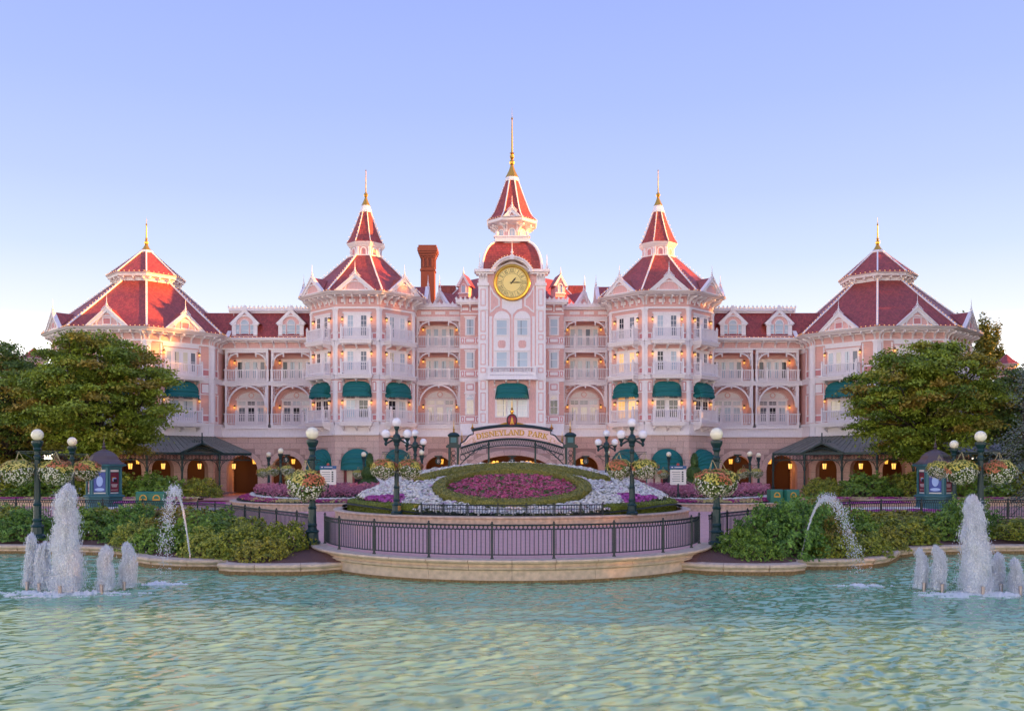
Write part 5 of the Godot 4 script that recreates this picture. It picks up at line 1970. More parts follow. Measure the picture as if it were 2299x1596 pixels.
func make_porch(s: float) -> void:
	var cx := s * 36.9
	var cd := 89.8
	var ap := 12.0
	var side := "left" if s < 0 else "right"
	var O := thing("iron_porch", "dark green iron porch with metal roof below the %s corner pavilion" % side, "porch", fr(cx, 0, cd), "iron porches at the corner pavilions")
	var width := ap * 2 * tan(PI / 8)
	for k in [-1, 0, 1]:
		var f := face_of(cx, cd, ap, k)
		var wt := 7.95 * tan(PI / 8)
		var run := ap - 7.95
		var h := width / 2
		var r := MB.new()
		r.quad(Vector3(-h, 4.1, 0.12), Vector3(h, 4.1, 0.12), Vector3(wt, 5.72, -run), Vector3(-wt, 5.72, -run))
		var roof := part(O, "roof", r, M.zinc, f)
		var seams := MB.new()
		for i in 17:
			var t := -1.0 + i / 8.0
			seams.bar(Vector3(t * h, 4.13, 0.12), Vector3(t * wt, 5.75, -run), 0.05, 0.05)
		part(roof, "roof_seam", seams, M.zinc, f).set_meta("kind", "stuff")
		var b := MB.new()
		b.bx(-h, h, 3.9, 4.1, -0.08, 0.16)
		b.bx(-h, h, 3.38, 3.46, -0.05, 0.05)
		var n := int(width / 0.34)
		for i in n:
			var p := PackedVector3Array()
			for j in 10:
				var a := TAU * j / 10.0
				p.push_back(Vector3(-h + (i + 0.5) * width / n + cos(a) * 0.24, 3.68 + sin(a) * 0.22, 0))
			b.tube(p, 0.022, 0.022, 4, true)
		part(O, "lattice_frieze", b, M.iron, f)
		for t in [-1.0, -0.36, 0.36]:
			var c := MB.new()
			c.lathe(PackedVector2Array([Vector2(0.2, 0), Vector2(0.2, 0.12), Vector2(0.14, 0.3), Vector2(0.15, 0.95), Vector2(0.1, 1.05), Vector2(0.09, 2.4), Vector2(0.13, 2.5), Vector2(0.09, 2.6), Vector2(0.09, 3.4), Vector2(0.13, 3.5), Vector2(0.13, 3.9)]), 10)
			var col := part(O, "column", c, M.iron, f * at(t * h, 0, 0))
			for q in [-1.0, 1.0]:
				if t == -1.0 and q < 0 and k == -1:
					continue
				var br := MB.new()
				var p := PackedVector3Array()
				for j in 9:
					var a := PI * 0.5 * j / 8.0
					p.push_back(Vector3(q * (0.1 + 0.8 * (1 - cos(a))), 2.5 + 0.88 * sin(a), 0))
				br.tube(p, 0.03, 0.03, 5)
				for z in [[0.22, 3.2, 0.12], [0.42, 3.26, 0.09]]:
					var c2 := PackedVector3Array()
					for j in 8:
						var a := TAU * j / 8.0
						c2.push_back(Vector3(q * z[0] + cos(a) * z[2], z[1] + sin(a) * z[2], 0))
					br.tube(c2, 0.02, 0.02, 4, true)
				part(col, "bracket", br, M.iron, f * at(t * h, 0, 0))
		# little gabled front in the middle of each side
		var g := MB.new()
		var half := 0.36 * h
		for q in [-1.0, 1.0]:
			g.bar(Vector3(q * (half + 0.25), 4.05, 0.2), Vector3(0, 4.95, 0.2), 0.12, 0.14)
		g.bx(-0.04, 0.04, 4.9, 5.9, 0.16, 0.24)
		var pa := PackedVector3Array()
		for j in 11:
			var a := PI * j / 10.0
			pa.push_back(Vector3(cos(a) * half * 0.95, 3.5 + sin(a) * 1.0, 0.1))
		g.tube(pa, 0.04, 0.04, 5)
		for j in 7:
			g.bx(-0.5 + j * 0.16 - 0.02, -0.5 + j * 0.16 + 0.02, 5.0, 5.22 + 0.1 * (j % 2), -0.6, -0.55)
		part(O, "porch_gable", g, M.iron, f)
		var gr := MB.new()
		gr.tri(Vector3(half + 0.3, 4.1, 0.22), Vector3(0, 5.02, -2.3), Vector3(0, 5.02, 0.22))
		gr.tri(Vector3(-half - 0.3, 4.1, 0.22), Vector3(0, 5.02, 0.22), Vector3(0, 5.02, -2.3))
		part(O, "gable_roof", gr, M.zinc, f)
		for t in [-0.68, 0.0, 0.68]:
			hanging_lantern(O, f * at(t * h, 2.85, -0.3), 0.22)

# ---------------------------------------------------------------- fences, lamps, kiosks, signs
func make_fence(called: String, label: String, line: PackedVector2Array, at_posts: Array, y: float, h: float, kind: int) -> void:
	# kind 0: rings above upright bars; 1: low rail with bars only
	var mid := line[line.size() / 2]
	var O := thing(called, label, "fence", fr(mid.x, y, mid.y), "dark green iron fences")
	var fine := resample(line, line.size() * 6)
	var total := length_of(fine)
	for hh in ([h, h - 0.13, 0.12] if kind == 0 else [h, h * 0.62, 0.1]):
		var m := MB.new()
		var p := PackedVector3Array()
		for q in fine:
			p.push_back(P(q.x, y + hh, q.y))
		m.tube(p, 0.028 if hh == h else 0.018, 0.028 if hh == h else 0.018, 6)
		part(O, "rail", m, M.iron_dark)
	var ring_mesh := cm("fence_ring", func():
		var m := MB.new()
		var p := PackedVector3Array()
		for k in 10:
			var a := TAU * k / 10.0
			p.push_back(Vector3(cos(a) * 0.062, sin(a) * 0.062, 0))
		m.tube(p, 0.013, 0.013, 4, true)
		return m)
	var bar_mesh := cm("fence_bar%.2f" % h, func():
		var m := MB.new()
		var top := h - 0.13 if kind == 0 else h
		m.bx(-0.011, 0.011, 0.1, top, -0.011, 0.011)
		return m)
	var post_mesh := cm("fence_post%.2f" % h, func():
		var m := MB.new()
		m.bx(-0.032, 0.032, 0, h + 0.03, -0.032, 0.032)
		m.bx(-0.045, 0.045, h + 0.03, h + 0.05, -0.045, 0.045)
		m.ball(Vector3(0, h + 0.08, 0), 0.035, 6)
		m.bx(-0.05, 0.05, 0, 0.03, -0.05, 0.05)
		return m)
	var n := int(total / 0.132)
	var dense := resample(fine, n)
	var rest := MB.new()
	for i in n:
		var c := (dense[i] + dense[i + 1]) / 2
		var t := dense[i + 1] - dense[i]
		var g := Transform3D(Basis(Vector3.UP, atan2(t.y, t.x)), P(c.x, y, c.y))
		part(O, "bar", bar_mesh, M.iron_dark, g)
		if kind == 0:
			part(O, "ring", ring_mesh, M.iron_dark, g * at(0, h - 0.065, 0))
	for q in at_posts:
		var i := clampi(int(round(q * (dense.size() - 1))), 0, dense.size() - 1)
		part(O, "post", post_mesh, M.iron_dark, fr(dense[i].x, y, dense[i].y))

func make_fences() -> void:
	var arc := circle_line(ARC, 6.85, 6.85, -78, 78, 60)
	make_fence("terrace_fence", "curved iron fence with ring frieze round the terrace above the pool", arc, [0.0, 0.135, 0.25, 0.36, 0.465, 0.57, 0.675, 0.79, 0.9, 1.0], 0.014, 1.0, 0)
	for s in [-1.0, 1.0]:
		var side := "left" if s < 0 else "right"
		var l := mirrored(FENCE, s)
		var first := PackedVector2Array()
		var second := PackedVector2Array()
		for i in l.size():
			if i <= 7:
				first.push_back(l[i])
			if i >= 7:
				second.push_back(l[i])
		make_fence("path_fence", "iron fence with rings climbing from the %s big lamp past the shrubs" % side, first, [0.02, 0.13, 0.25, 0.37, 0.5, 0.62, 0.75, 0.87, 1.0], 0.0, 1.0, 0)
		make_fence("garden_fence", "straight iron fence behind the %s fountain shrubs" % side, second, [0.12, 0.25, 0.37, 0.5, 0.62, 0.75, 0.87, 1.0], 0.0, 1.0, 0)
	make_fence("bed_rail", "low iron rail along the front of the big flower mound", circle_line(Vector2(0, 51), 9.55, 9.55, -27, 27, 24), [0.0, 0.13, 0.27, 0.42, 0.57, 0.72, 0.87, 1.0], 0.47, 0.5, 1)

func lamp_shaft(h: float) -> Mesh:
	return cm("shaft%.2f" % h, func():
		var m := MB.new()
		m.ngon(PackedVector2Array([Vector2(0.26, 0), Vector2(0.27, 0.1), Vector2(0.21, 0.16), Vector2(0.2, 0.42), Vector2(0.23, 0.46), Vector2(0.19, 0.52)]), 8)
		m.lathe(PackedVector2Array([Vector2(0.18, 0.5), Vector2(0.15, 0.62), Vector2(0.17, 0.7), Vector2(0.145, 0.76), Vector2(0.135, 1.25), Vector2(0.16, 1.3), Vector2(0.13, 1.36), Vector2(0.105, 1.5), Vector2(0.088, h - 0.75), Vector2(0.12, h - 0.7), Vector2(0.13, h - 0.62), Vector2(0.09, h - 0.55), Vector2(0.1, h - 0.42), Vector2(0.15, h - 0.34), Vector2(0.13, h - 0.28), Vector2(0.19, h - 0.16), Vector2(0.21, h - 0.1), Vector2(0.21, h - 0.03), Vector2(0.15, h)]), 16)
		for k in 12:
			var a := TAU * k / 12.0
			m.bar(Vector3(sin(a) * 0.107, 1.5, cos(a) * 0.107), Vector3(sin(a) * 0.09, h - 0.78, cos(a) * 0.09), 0.014, 0.014)
		return m)

func globe_mesh(r: float) -> Mesh:
	return cm("globe%.3f" % r, func():
		var m := MB.new()
		m.ball(Vector3(0, r * 0.96, 0), r, 24)
		return m)

func basket_arm(yaw: float, y: float, reach: float) -> MB:
	var m := MB.new()
	m.T = Transform3D(Basis(Vector3.UP, deg_to_rad(yaw)), Vector3(0, y, 0))
	m.bar(Vector3(-reach - 0.1, 0, 0), Vector3(reach + 0.1, 0, 0), 0.03, 0.03)
	m.bar(Vector3(-reach - 0.1, -0.07, 0), Vector3(reach + 0.1, -0.07, 0), 0.02, 0.02)
	for s in [-1.0, 1.0]:
		m.tube(PackedVector3Array([Vector3(s * 0.08, -0.35, 0), Vector3(s * 0.3, -0.2, 0), Vector3(s * reach * 0.8, -0.05, 0)]), 0.015, 0.015, 4)
	return m

func globe_lamp(x: float, d: float, y: float, h: float, r: float, yaw: float, reach: float, drop: float, label: String, baskets: Array, size: float) -> void:
	var O := thing("globe_lamp", label, "street lamp", fr(x, y, d), "dark green lamps with round globes")
	part(O, "lamp_post", lamp_shaft(h - 2 * r + 0.02), M.iron, Transform3D.IDENTITY, true)
	part(O, "globe", globe_mesh(r), M.globe, at(0, h - 2 * r + 0.02, 0), true)
	if baskets.size():
		part(O, "basket_arm", basket_arm(yaw, drop, reach), M.iron, Transform3D.IDENTITY, true)
	for i in baskets.size():
		var e: float = -1.0 if i == 0 else 1.0
		var p := Basis(Vector3.UP, deg_to_rad(yaw)) * Vector3(e * reach, 0, 0)
		hang_basket(P(x, y + drop, d) + p, size, baskets[i])

func triple_lamp(x: float, d: float, y: float, h: float, yaw: float, label: String, baskets: Array, size: float) -> void:
	var O := thing("triple_lamp", label, "street lamp", fr(x, y, d), "lamps with three white globes")
	var r := 0.215
	var top := h - 2 * r
	part(O, "lamp_post", lamp_shaft(top - 0.55), M.iron, Transform3D.IDENTITY, true)
	var m := MB.new()
	m.lathe(PackedVector2Array([Vector2(0.12, top - 0.7), Vector2(0.2, top - 0.6), Vector2(0.17, top - 0.45), Vector2(0.08, top - 0.35), Vector2(0.07, top - 0.2), Vector2(0.12, top - 0.1), Vector2(0.13, top)]), 12)
	for s in [-1.0, 1.0]:
		m.tube(PackedVector3Array([Vector3(0, top - 0.62, 0), Vector3(s * 0.22, top - 0.68, 0), Vector3(s * 0.42, top - 0.8, 0), Vector3(s * 0.52, top - 0.78, 0), Vector3(s * 0.52, top - 0.62, 0)]), 0.055, 0.045, 6)
		m.tube(PackedVector3Array([Vector3(s * 0.12, top - 0.6, 0), Vector3(s * 0.35, top - 0.55, 0), Vector3(s * 0.52, top - 0.6, 0)]), 0.05, 0.04, 6)
		m.T = at(s * 0.52, 0, 0)
		m.lathe(PackedVector2Array([Vector2(0.04, top - 0.95), Vector2(0.09, top - 0.85), Vector2(0.05, top - 0.75), Vector2(0.13, top - 0.62), Vector2(0.14, top - 0.56)]), 10)
		m.T = Transform3D.IDENTITY
	part(O, "lamp_arms", m, M.iron, Transform3D.IDENTITY, true)
	for q in [[0.0, top - 0.02], [-0.52, top - 0.58], [0.52, top - 0.58]]:
		part(O, "globe", globe_mesh(r), M.white_globe, at(q[0], q[1], 0), true)
	part(O, "basket_arm", basket_arm(yaw, 3.0, 0.62), M.iron, Transform3D.IDENTITY, true)
	for i in baskets.size():
		var e: float = -1.0 if i == 0 else 1.0
		var p := Basis(Vector3.UP, deg_to_rad(yaw)) * Vector3(e * 0.62, 0, 0)
		hang_basket(P(x, y + 3.0, d) + p, size, baskets[i])

var basket_kinds := []
func hang_basket(hook: Vector3, size: float, label: String) -> void:
	# hook: where the cords meet the arm; the ball of flowers hangs below it
	if basket_kinds.is_empty():
		for k in 4:
			basket_kinds.append(basket_meshes(100 + k))
	var kind = basket_kinds[rng.randi() % 4]
	var O := thing("hanging_basket", label, "flower basket", Transform3D(Basis(Vector3.UP, rng.randf() * TAU).scaled(Vector3.ONE * size), hook - Vector3(0, 0.75 * size, 0)), "hanging flower baskets")
	part(O, "foliage", kind[0], M.leaf, Transform3D.IDENTITY, true)
	part(O, "flowers", kind[1], M.petal, Transform3D.IDENTITY, true).set_meta("kind", "stuff")
	var m := cm("basket_cord", func():
		var b := MB.new()
		for k in 3:
			var a := TAU * k / 3.0
			b.tube(PackedVector3Array([Vector3(cos(a) * 0.28, 0.2, sin(a) * 0.28), Vector3(0, 0.75, 0)]), 0.012, 0.012, 4)
		return b)
	part(O, "cord", m, M.rope, Transform3D.IDENTITY, true)

func basket_meshes(sd: int) -> Array:
	var g := RandomNumberGenerator.new()
	g.seed = sd
	var leaf := MB.new()
	leaf.tinted = true
	var fl := MB.new()
	fl.tinted = true
	# patches of one colour, as the plants were set
	var patches := []
	for i in 9:
		var a := g.randf() * TAU
		patches.append([Vector3(cos(a), g.randf_range(0.0, 0.9), sin(a)).normalized(), (i + sd) % 3])
	for i in 2600:
		var v := Vector3(g.randfn(), g.randfn(), g.randfn()).normalized()
		var lump := 1.0 + 0.12 * sin(v.x * 7.0 + sd) * sin(v.z * 6.0 + v.y * 5.0)
		var p := Vector3(v.x * 0.62, v.y * (0.40 if v.y > 0 else 0.56), v.z * 0.62) * lump
		if i < 1000:
			leaf.tint = Color(0.08, 0.15, 0.03).lerp(Color(0.24, 0.29, 0.07), g.randf())
			leaf_at(leaf, p * g.randf_range(0.72, 1.0), v, 0.07, g)
		else:
			var s := 0.034
			if v.y < 0.05 + 0.25 * sin(v.x * 3.0 + sd):
				if g.randf() < 0.45:
					continue
				fl.tint = Color(0.85, 0.80, 0.68).lerp(Color(0.5, 0.52, 0.30), g.randf() * 0.6)
				s = 0.026
			else:
				var best := 0
				var near := -2.0
				for q in patches:
					var c: float = q[0].dot(v)
					if c > near:
						near = c
						best = q[1]
				if g.randf() < 0.22:
					continue
				fl.tint = [Color(0.66, 0.60, 0.10), Color(0.60, 0.17, 0.07), Color(0.70, 0.64, 0.16)][best].lerp(Color(0.7, 0.4, 0.18), g.randf() * 0.35)
			flower_at(fl, p * g.randf_range(0.98, 1.06), (v + Vector3.UP * 0.3).normalized(), s * g.randf_range(0.8, 1.2), g)
	return [leaf.mesh(), fl.mesh()]

func kiosk(x: float, d: float, yaw: float, label: String) -> void:
	var O := thing("advertising_kiosk", label, "kiosk", fr(x, 0, d, yaw), "teal advertising kiosks")
	var T := Transform3D.IDENTITY
	var b := MB.new()
	b.ngon(PackedVector2Array([Vector2(1.08, 0), Vector2(1.08, 0.18), Vector2(1.0, 0.24), Vector2(1.0, 0.78), Vector2(1.12, 0.84), Vector2(1.12, 0.92), Vector2(0.96, 0.98)]), 6)
	b.ngon(PackedVector2Array([Vector2(0.86, 0.95), Vector2(0.86, 2.75)]), 6)
	b.ngon(PackedVector2Array([Vector2(0.95, 2.68), Vector2(1.0, 2.78), Vector2(1.2, 2.84), Vector2(1.22, 2.92), Vector2(1.1, 2.96)]), 6)
	var w := 1.0 * tan(PI / 6)
	for k in 6:
		b.T = face_of(0, 0, 0.98, 0) if false else Transform3D(Basis(Vector3.UP, TAU * k / 6), Basis(Vector3.UP, TAU * k / 6) * Vector3(0, 0, 0.86))
		b.bx(-0.52, -0.40, 0.95, 2.72, -0.02, 0.12)
		b.bx(0.40, 0.52, 0.95, 2.72, -0.02, 0.12)
		b.bx(-0.40, 0.40, 0.95, 1.05, 0.0, 0.07)
		b.bx(-0.40, 0.40, 2.62, 2.72, 0.0, 0.07)
		b.bx(-0.36, 0.36, 0.34, 0.4, 0.13, 0.17)
		b.bx(-0.36, 0.36, 0.66, 0.72, 0.13, 0.17)
		b.bx(-0.42, -0.36, 0.34, 0.72, 0.13, 0.17)
		b.bx(0.36, 0.42, 0.34, 0.72, 0.13, 0.17)
	part(O, "body", b, M.kiosk_teal, T, true)
	for k in 6:
		var f := Transform3D(Basis(Vector3.UP, TAU * k / 6), Basis(Vector3.UP, TAU * k / 6) * Vector3(0, 0, 0.862))
		var p := MB.new()
		p.bx(-0.36, 0.36, 1.16, 2.42, 0.0, 0.03)
		var blue := k % 2 == 0
		var poster := part(O, "poster", p, M.poster_blue if blue else M.poster_red, f, true)
		var h := MB.new()
		h.bx(-0.36, 0.36, 2.46, 2.58, 0.0, 0.03)
		h.bx(-0.36, 0.36, 1.06, 1.12, 0.0, 0.03)
		part(O, "poster_strip", h, M.sign_white, f, true)
		if blue:
			var q := MB.new()
			q.prism(arc_pts(0, 1.85, 0.2, 0.34, 0, TAU * 0.97, 18), 0.03, 0.036)
			q.prism(arc_pts(0, 1.32, 0.3, 0.1, 0, TAU * 0.97, 14), 0.03, 0.036)
			part(poster, "print", q, M.poster_light, f * Transform3D.IDENTITY, true).transform = Transform3D.IDENTITY
		else:
			var q := MB.new()
			for i in 3:
				q.bx(-0.26 + 0.03 * i, 0.26 - 0.03 * i, 1.62 - i * 0.07, 1.65 - i * 0.07, 0.03, 0.036)
			q.bx(-0.28, 0.28, 1.28, 1.3, 0.03, 0.036)
			part(poster, "print", q, M.sign_white, Transform3D.IDENTITY, true)
			for z in [[-0.2, 2.12, M.gold_paint, 0.034], [-0.14, 2.06, M.poster_light, 0.038], [-0.08, 2.0, M.black, 0.042]]:
				var c := MB.new()
				c.bx(z[0], z[0] + 0.3, z[1] - 0.22, z[1], 0.03, z[3])
				part(poster, "print", c, z[2], Transform3D.IDENTITY, true)
	var r := MB.new()
	r.ngon(PackedVector2Array([Vector2(1.2, 2.95), Vector2(0.98, 3.06), Vector2(0.82, 3.25), Vector2(0.72, 3.48), Vector2(0.52, 3.7), Vector2(0.22, 3.86), Vector2(0.08, 3.92)]), 6)
	part(O, "roof", r, M.kiosk_roof, T, true)
	var fin := MB.new()
	fin.lathe(PackedVector2Array([Vector2(0.14, 3.88), Vector2(0.06, 3.96), Vector2(0.13, 4.06), Vector2(0.05, 4.16), Vector2(0.09, 4.24), Vector2(0.025, 4.34), Vector2(0.004, 4.85)]), 10)
	part(O, "finial", fin, M.kiosk_roof, T, true)

func litter_bin(x: float, d: float, label: String) -> void:
	var O := thing("litter_bin", label, "bin", fr(x, 0, d, 8.0), "green litter bins")
	var body := MB.new()
	var poly := PackedVector2Array([Vector2(-0.3, 0), Vector2(0.3, 0)])
	poly.append_array(arc_pts(0.18, 1.18, 0.12, 0.14, 0, PI * 0.5, 5))
	poly.append_array(arc_pts(-0.18, 1.18, 0.12, 0.14, PI * 0.5, PI, 5))
	body.T = Transform3D(Basis(Vector3.UP, PI / 2), Vector3.ZERO)
	body.prism(poly, -0.42, 0.42)
	part(O, "body", body, M.bin_green, Transform3D.IDENTITY, true)
	var flap := MB.new()
	ring(flap, 0, 0.9, 0.16, 0.2, 0.05, 0, PI, 10, 0.3, 0.335)
	flap.bx(-0.21, 0.21, 0.82, 0.9, 0.3, 0.335)
	part(O, "flap_surround", flap, M.gold_paint, Transform3D.IDENTITY, true)
	var plinth := MB.new()
	plinth.bx(-0.46, 0.46, 0, 0.08, -0.34, 0.34)
	part(O, "plinth", plinth, M.dark_teal, Transform3D.IDENTITY, true)

func info_sign(x: float, d: float, y: float, label: String) -> void:
	var O := thing("information_board", label, "sign", fr(x, y, d), "white information boards on posts")
	var p := MB.new()
	p.lathe(PackedVector2Array([Vector2(0.06, 0), Vector2(0.06, 1.3)]), 8)
	part(O, "post", p, M.iron, Transform3D.IDENTITY, true)
	var b := MB.new()
	var poly := PackedVector2Array()
	for q in [[0.54, 1.22, 0, 1], [0.54, 2.24, 0, 2], [-0.54, 2.24, 1, 3], [-0.54, 1.22, 2, 4]]:
		var sx := signf(q[0])
		var sy := -1.0 if q[1] < 1.5 else 1.0
		var a0: float = [-PI / 2, 0.0, PI / 2, PI][[[1.0, -1.0], [1.0, 1.0], [-1.0, 1.0], [-1.0, -1.0]].find([sx, sy])]
		poly.append_array(arc_pts(q[0] - sx * 0.06, q[1] - sy * 0.06, 0.06, 0.06, a0, a0 + PI / 2, 4))
	b.prism(poly, -0.03, 0.03)
	part(O, "board", b, M.sign_white, Transform3D.IDENTITY, true)
	var t := MB.new()
	t.bx(-0.56, 0.56, 2.3, 2.5, -0.035, 0.035)
	part(O, "header", t, M.sign_blue, Transform3D.IDENTITY, true)
	var c := MB.new()
	ring(c, 0, 2.58, 0.0, 0.0, 0.1, 0, TAU * 0.98, 14, -0.03, 0.03)
	part(O, "crest", c, M.crimson, Transform3D.IDENTITY, true)
	for i in 5:
		var l := MB.new()
		l.bx(-0.42 + 0.04 * (i % 3), 0.14, 2.06 - i * 0.15, 2.09 - i * 0.15, 0.03, 0.034)
		l.bx(0.24, 0.36, 2.02 - i * 0.15, 2.12 - i * 0.15, 0.03, 0.034)
		part(O, "text_line", l, M.iron_dark, Transform3D.IDENTITY, true)
	var hl := MB.new()
	hl.bx(-0.45, -0.35, 2.37, 2.43, 0.035, 0.039)
	hl.bx(-0.25, 0.3, 2.38, 2.42, 0.035, 0.039)
	part(O, "text_line", hl, M.sign_white, Transform3D.IDENTITY, true)

func hoarding(x: float, d: float, w: float, material: Material, label: String) -> void:
	var O := thing("display_panel", label, "panel", fr(x, 0, d), "display panels before the shopfronts")
	var m := MB.new()
	m.bx(-w / 2, w / 2, 0.5, 1.95, -0.02, 0.02)
	part(O, "panel", m, material, Transform3D.IDENTITY, true)
	for s in [-1.0, 1.0]:
		var p := MB.new()
		p.bx(s * w / 2 - 0.05, s * w / 2 + 0.05, 0, 2.1, -0.05, 0.05)
		part(O, "post", p, M.kiosk_teal, Transform3D.IDENTITY, true)

func make_street() -> void:
	make_fences()
	globe_lamp(-7.08, 31.55, 0.0, 4.15, 0.225, 78.0, 0.55, 3.0, "tall globe lamp at the left end of the terrace fence", ["big flower basket hung before the left terrace lamp"], 1.08)
	globe_lamp(7.22, 31.4, 0.0, 4.12, 0.225, 62.0, 0.55, 3.0, "tall globe lamp at the right end of the terrace fence", ["big flower basket hung before the right terrace lamp", "flower basket half hidden behind the right terrace lamp"], 1.0)
	globe_lamp(-18.35, 34.4, 0.0, 4.2, 0.225, 0.0, 0.72, 3.35, "globe lamp standing among the shrubs behind the left fountain jets", ["leftmost orange and yellow flower basket by the left fountain", "orange flower basket right of the left fountain lamp"], 0.98)
	globe_lamp(-21.75, 44.0, 0.0, 4.22, 0.225, 0.0, 0.75, 3.4, "second globe lamp by the left garden, next to the kiosk", ["flower basket partly hidden behind its neighbour at far left", "flower basket hanging beside the left kiosk roof"], 0.98)
	globe_lamp(18.75, 35.6, 0.0, 4.18, 0.225, 0.0, 0.75, 3.35, "tall globe lamp behind the right tall fountain jet", ["yellow flower basket left of the right fountain lamp", "rightmost yellow flower basket by the right fountain"], 0.98)
	globe_lamp(23.75, 47.8, 0.0, 4.18, 0.225, 0.0, 0.8, 3.4, "globe lamp standing close beside the right kiosk", ["orange flower basket hanging beside the right kiosk roof"], 0.98)
	globe_lamp(-18.2, 70.0, 0.25, 4.0, 0.22, 0.0, 0.55, 2.95, "small globe lamp at the rim of the left side flower bed", ["second small basket in the pair left of centre planting", "third small basket near the left side flower bed"], 0.86)
	globe_lamp(-21.6, 79.0, 0.0, 4.1, 0.22, 0.0, 0.55, 2.95, "small distant globe lamp beside the left porch", ["small distant flower basket nearest the left porch"], 0.86)
	globe_lamp(-13.0, 78.0, 0.0, 4.1, 0.22, 0.0, 0.5, 2.8, "small globe lamp before the left teal shop awning", ["left one of two small baskets before the left awning", "right one of two small baskets before the left awning"], 0.8)
	globe_lamp(-7.2, 71.0, 0.0, 4.15, 0.22, 0.0, 0.5, 2.9, "small globe lamp partly hidden behind the left triple lamps", [], 0.8)
	globe_lamp(7.6, 71.0, 0.0, 4.15, 0.22, 0.0, 0.5, 2.9, "small globe lamp partly hidden behind the right triple lamps", [], 0.8)
	globe_lamp(13.75, 78.0, 0.0, 4.1, 0.22, 0.0, 0.5, 2.8, "small globe lamp before the right teal shop awning", ["left one of two small baskets before the right awning", "right one of two small baskets before the right awning"], 0.8)
	globe_lamp(20.05, 75.0, 0.0, 4.1, 0.22, 0.0, 0.55, 2.95, "small globe lamp at the rim of the right side flower bed", ["left small basket by the right side flower bed", "right small basket by the right side flower bed"], 0.86)
	globe_lamp(23.0, 83.0, 0.0, 4.1, 0.22, 0.0, 0.5, 2.95, "small distant globe lamp beside the right porch", [], 0.8)
	globe_lamp(-35.2, 75.0, 0.0, 4.2, 0.22, 0.0, 0.5, 2.9, "dim distant globe lamp behind the left kiosk", [], 0.8)
	globe_lamp(34.6, 74.5, 0.0, 4.2, 0.22, 0.0, 0.5, 2.9, "dim distant globe lamp behind the right kiosk", [], 0.8)
	triple_lamp(-5.6, 43.2, 0.46, 4.7, 20.0, "near left lamp with three white globes on the mound wall", ["left basket of the near left triple lamp", "big basket in front of the near left triple lamp"], 1.0)
	triple_lamp(5.8, 43.0, 0.46, 4.66, -20.0, "near right lamp with three white globes on the mound wall", ["big basket in front of the near right triple lamp", "right basket of the near right triple lamp"], 1.0)
	triple_lamp(-6.15, 56.5, 0.46, 4.7, 15.0, "farther left lamp with three white globes behind the mound", ["small basket right of the left triple lamps"], 0.95)
	triple_lamp(5.95, 56.0, 0.46, 4.66, 165.0, "farther right lamp with three white globes behind the mound", ["basket left of the right triple lamps"], 0.95)
	kiosk(-26.6, 58.0, 8.0, "teal kiosk with domed roof and posters at left")
	kiosk(27.6, 58.0, -26.0, "teal kiosk with domed roof and posters at right")
	litter_bin(-21.6, 52.3, "left green litter bin behind the garden fence, nearest the kiosk")
	litter_bin(-20.75, 52.1, "green litter bin behind the garden fence, beside its twin")
	litter_bin(17.0, 57.5, "green litter bin left of the tall right shrub")
	litter_bin(17.95, 57.2, "green litter bin behind the top of the right shrub")
	info_sign(-12.4, 60.0, 0.35, "white information board with blue header in the left flower bed")
	info_sign(11.2, 60.0, 0.35, "white information board with blue header in the right flower bed")
	hoarding(-10.8, 77.5, 2.1, M.banner_white, "pale display panel before the left shopfront")
	hoarding(-8.4, 77.3, 2.0, M.poster_red, "dark red display panel left of the flower mound")
	hoarding(10.6, 77.4, 2.2, M.poster_red, "dark red display panel right of the flower mound")
# ---------------------------------------------------------------- plants
func leaf_at(m: MB, p: Vector3, n: Vector3, s: float, g: RandomNumberGenerator) -> void:
	# one leaf: two folded triangles, facing roughly along n
	var w := (n + Vector3(g.randfn(), g.randfn(), g.randfn()) * 0.55).normalized()
	var a := w.cross(Vector3(g.randfn(), g.randfn(), g.randfn()).normalized()).normalized()
	var b := w.cross(a)
	var l := s * g.randf_range(0.75, 1.25)
	var tip := p + a * l
	var tail := p - a * l
	var k := w * l * 0.25
	m.tri(tail, tip, p + b * l * 0.62 - k)
	m.tri(tip, tail, p - b * l * 0.62 - k)

func flower_at(m: MB, p: Vector3, n: Vector3, s: float, g: RandomNumberGenerator) -> void:
	var a := n.cross(Vector3(0.31, 0.2, 0.9)).normalized()
	var b := n.cross(a)
	var t0 := g.randf() * TAU
	var c := p + n * s * 0.1
	var last := p
	for k in 6:
		var t := t0 + TAU * k / 5.0
		var q := p + (a * cos(t) + b * sin(t)) * s + n * s * 0.35
		if k:
			m.tri(c, last, q)
		last = q

func scatter(called: String, label: String, category: String, m: Mesh, material: Material, list: Array, tints: Array) -> void:
	var mm := MultiMesh.new()
	mm.transform_format = MultiMesh.TRANSFORM_3D
	mm.use_colors = true
	mm.mesh = m
	mm.instance_count = list.size()
	for i in list.size():
		mm.set_instance_transform(i, list[i])
		mm.set_instance_color(i, tints[i])
	var o := MultiMeshInstance3D.new()
	o.name = numbered(called)
	o.multimesh = mm
	o.material_override = material
	add_child(o)
	tag(o, label, category)
	o.set_meta("kind", "stuff")

func flower_tuft() -> Mesh:
	return cm("flower_tuft", func():
		var g := RandomNumberGenerator.new()
		g.seed = 5
		var m := MB.new()
		m.tinted = true
		for i in 9:
			var v := Vector3(g.randfn(), absf(g.randfn()) + 0.4, g.randfn()).normalized()
			m.tint = Color.WHITE * g.randf_range(0.85, 1.0)
			flower_at(m, Vector3(v.x, v.y * 0.6, v.z) * 0.11, v, 0.045, g)
		return m)

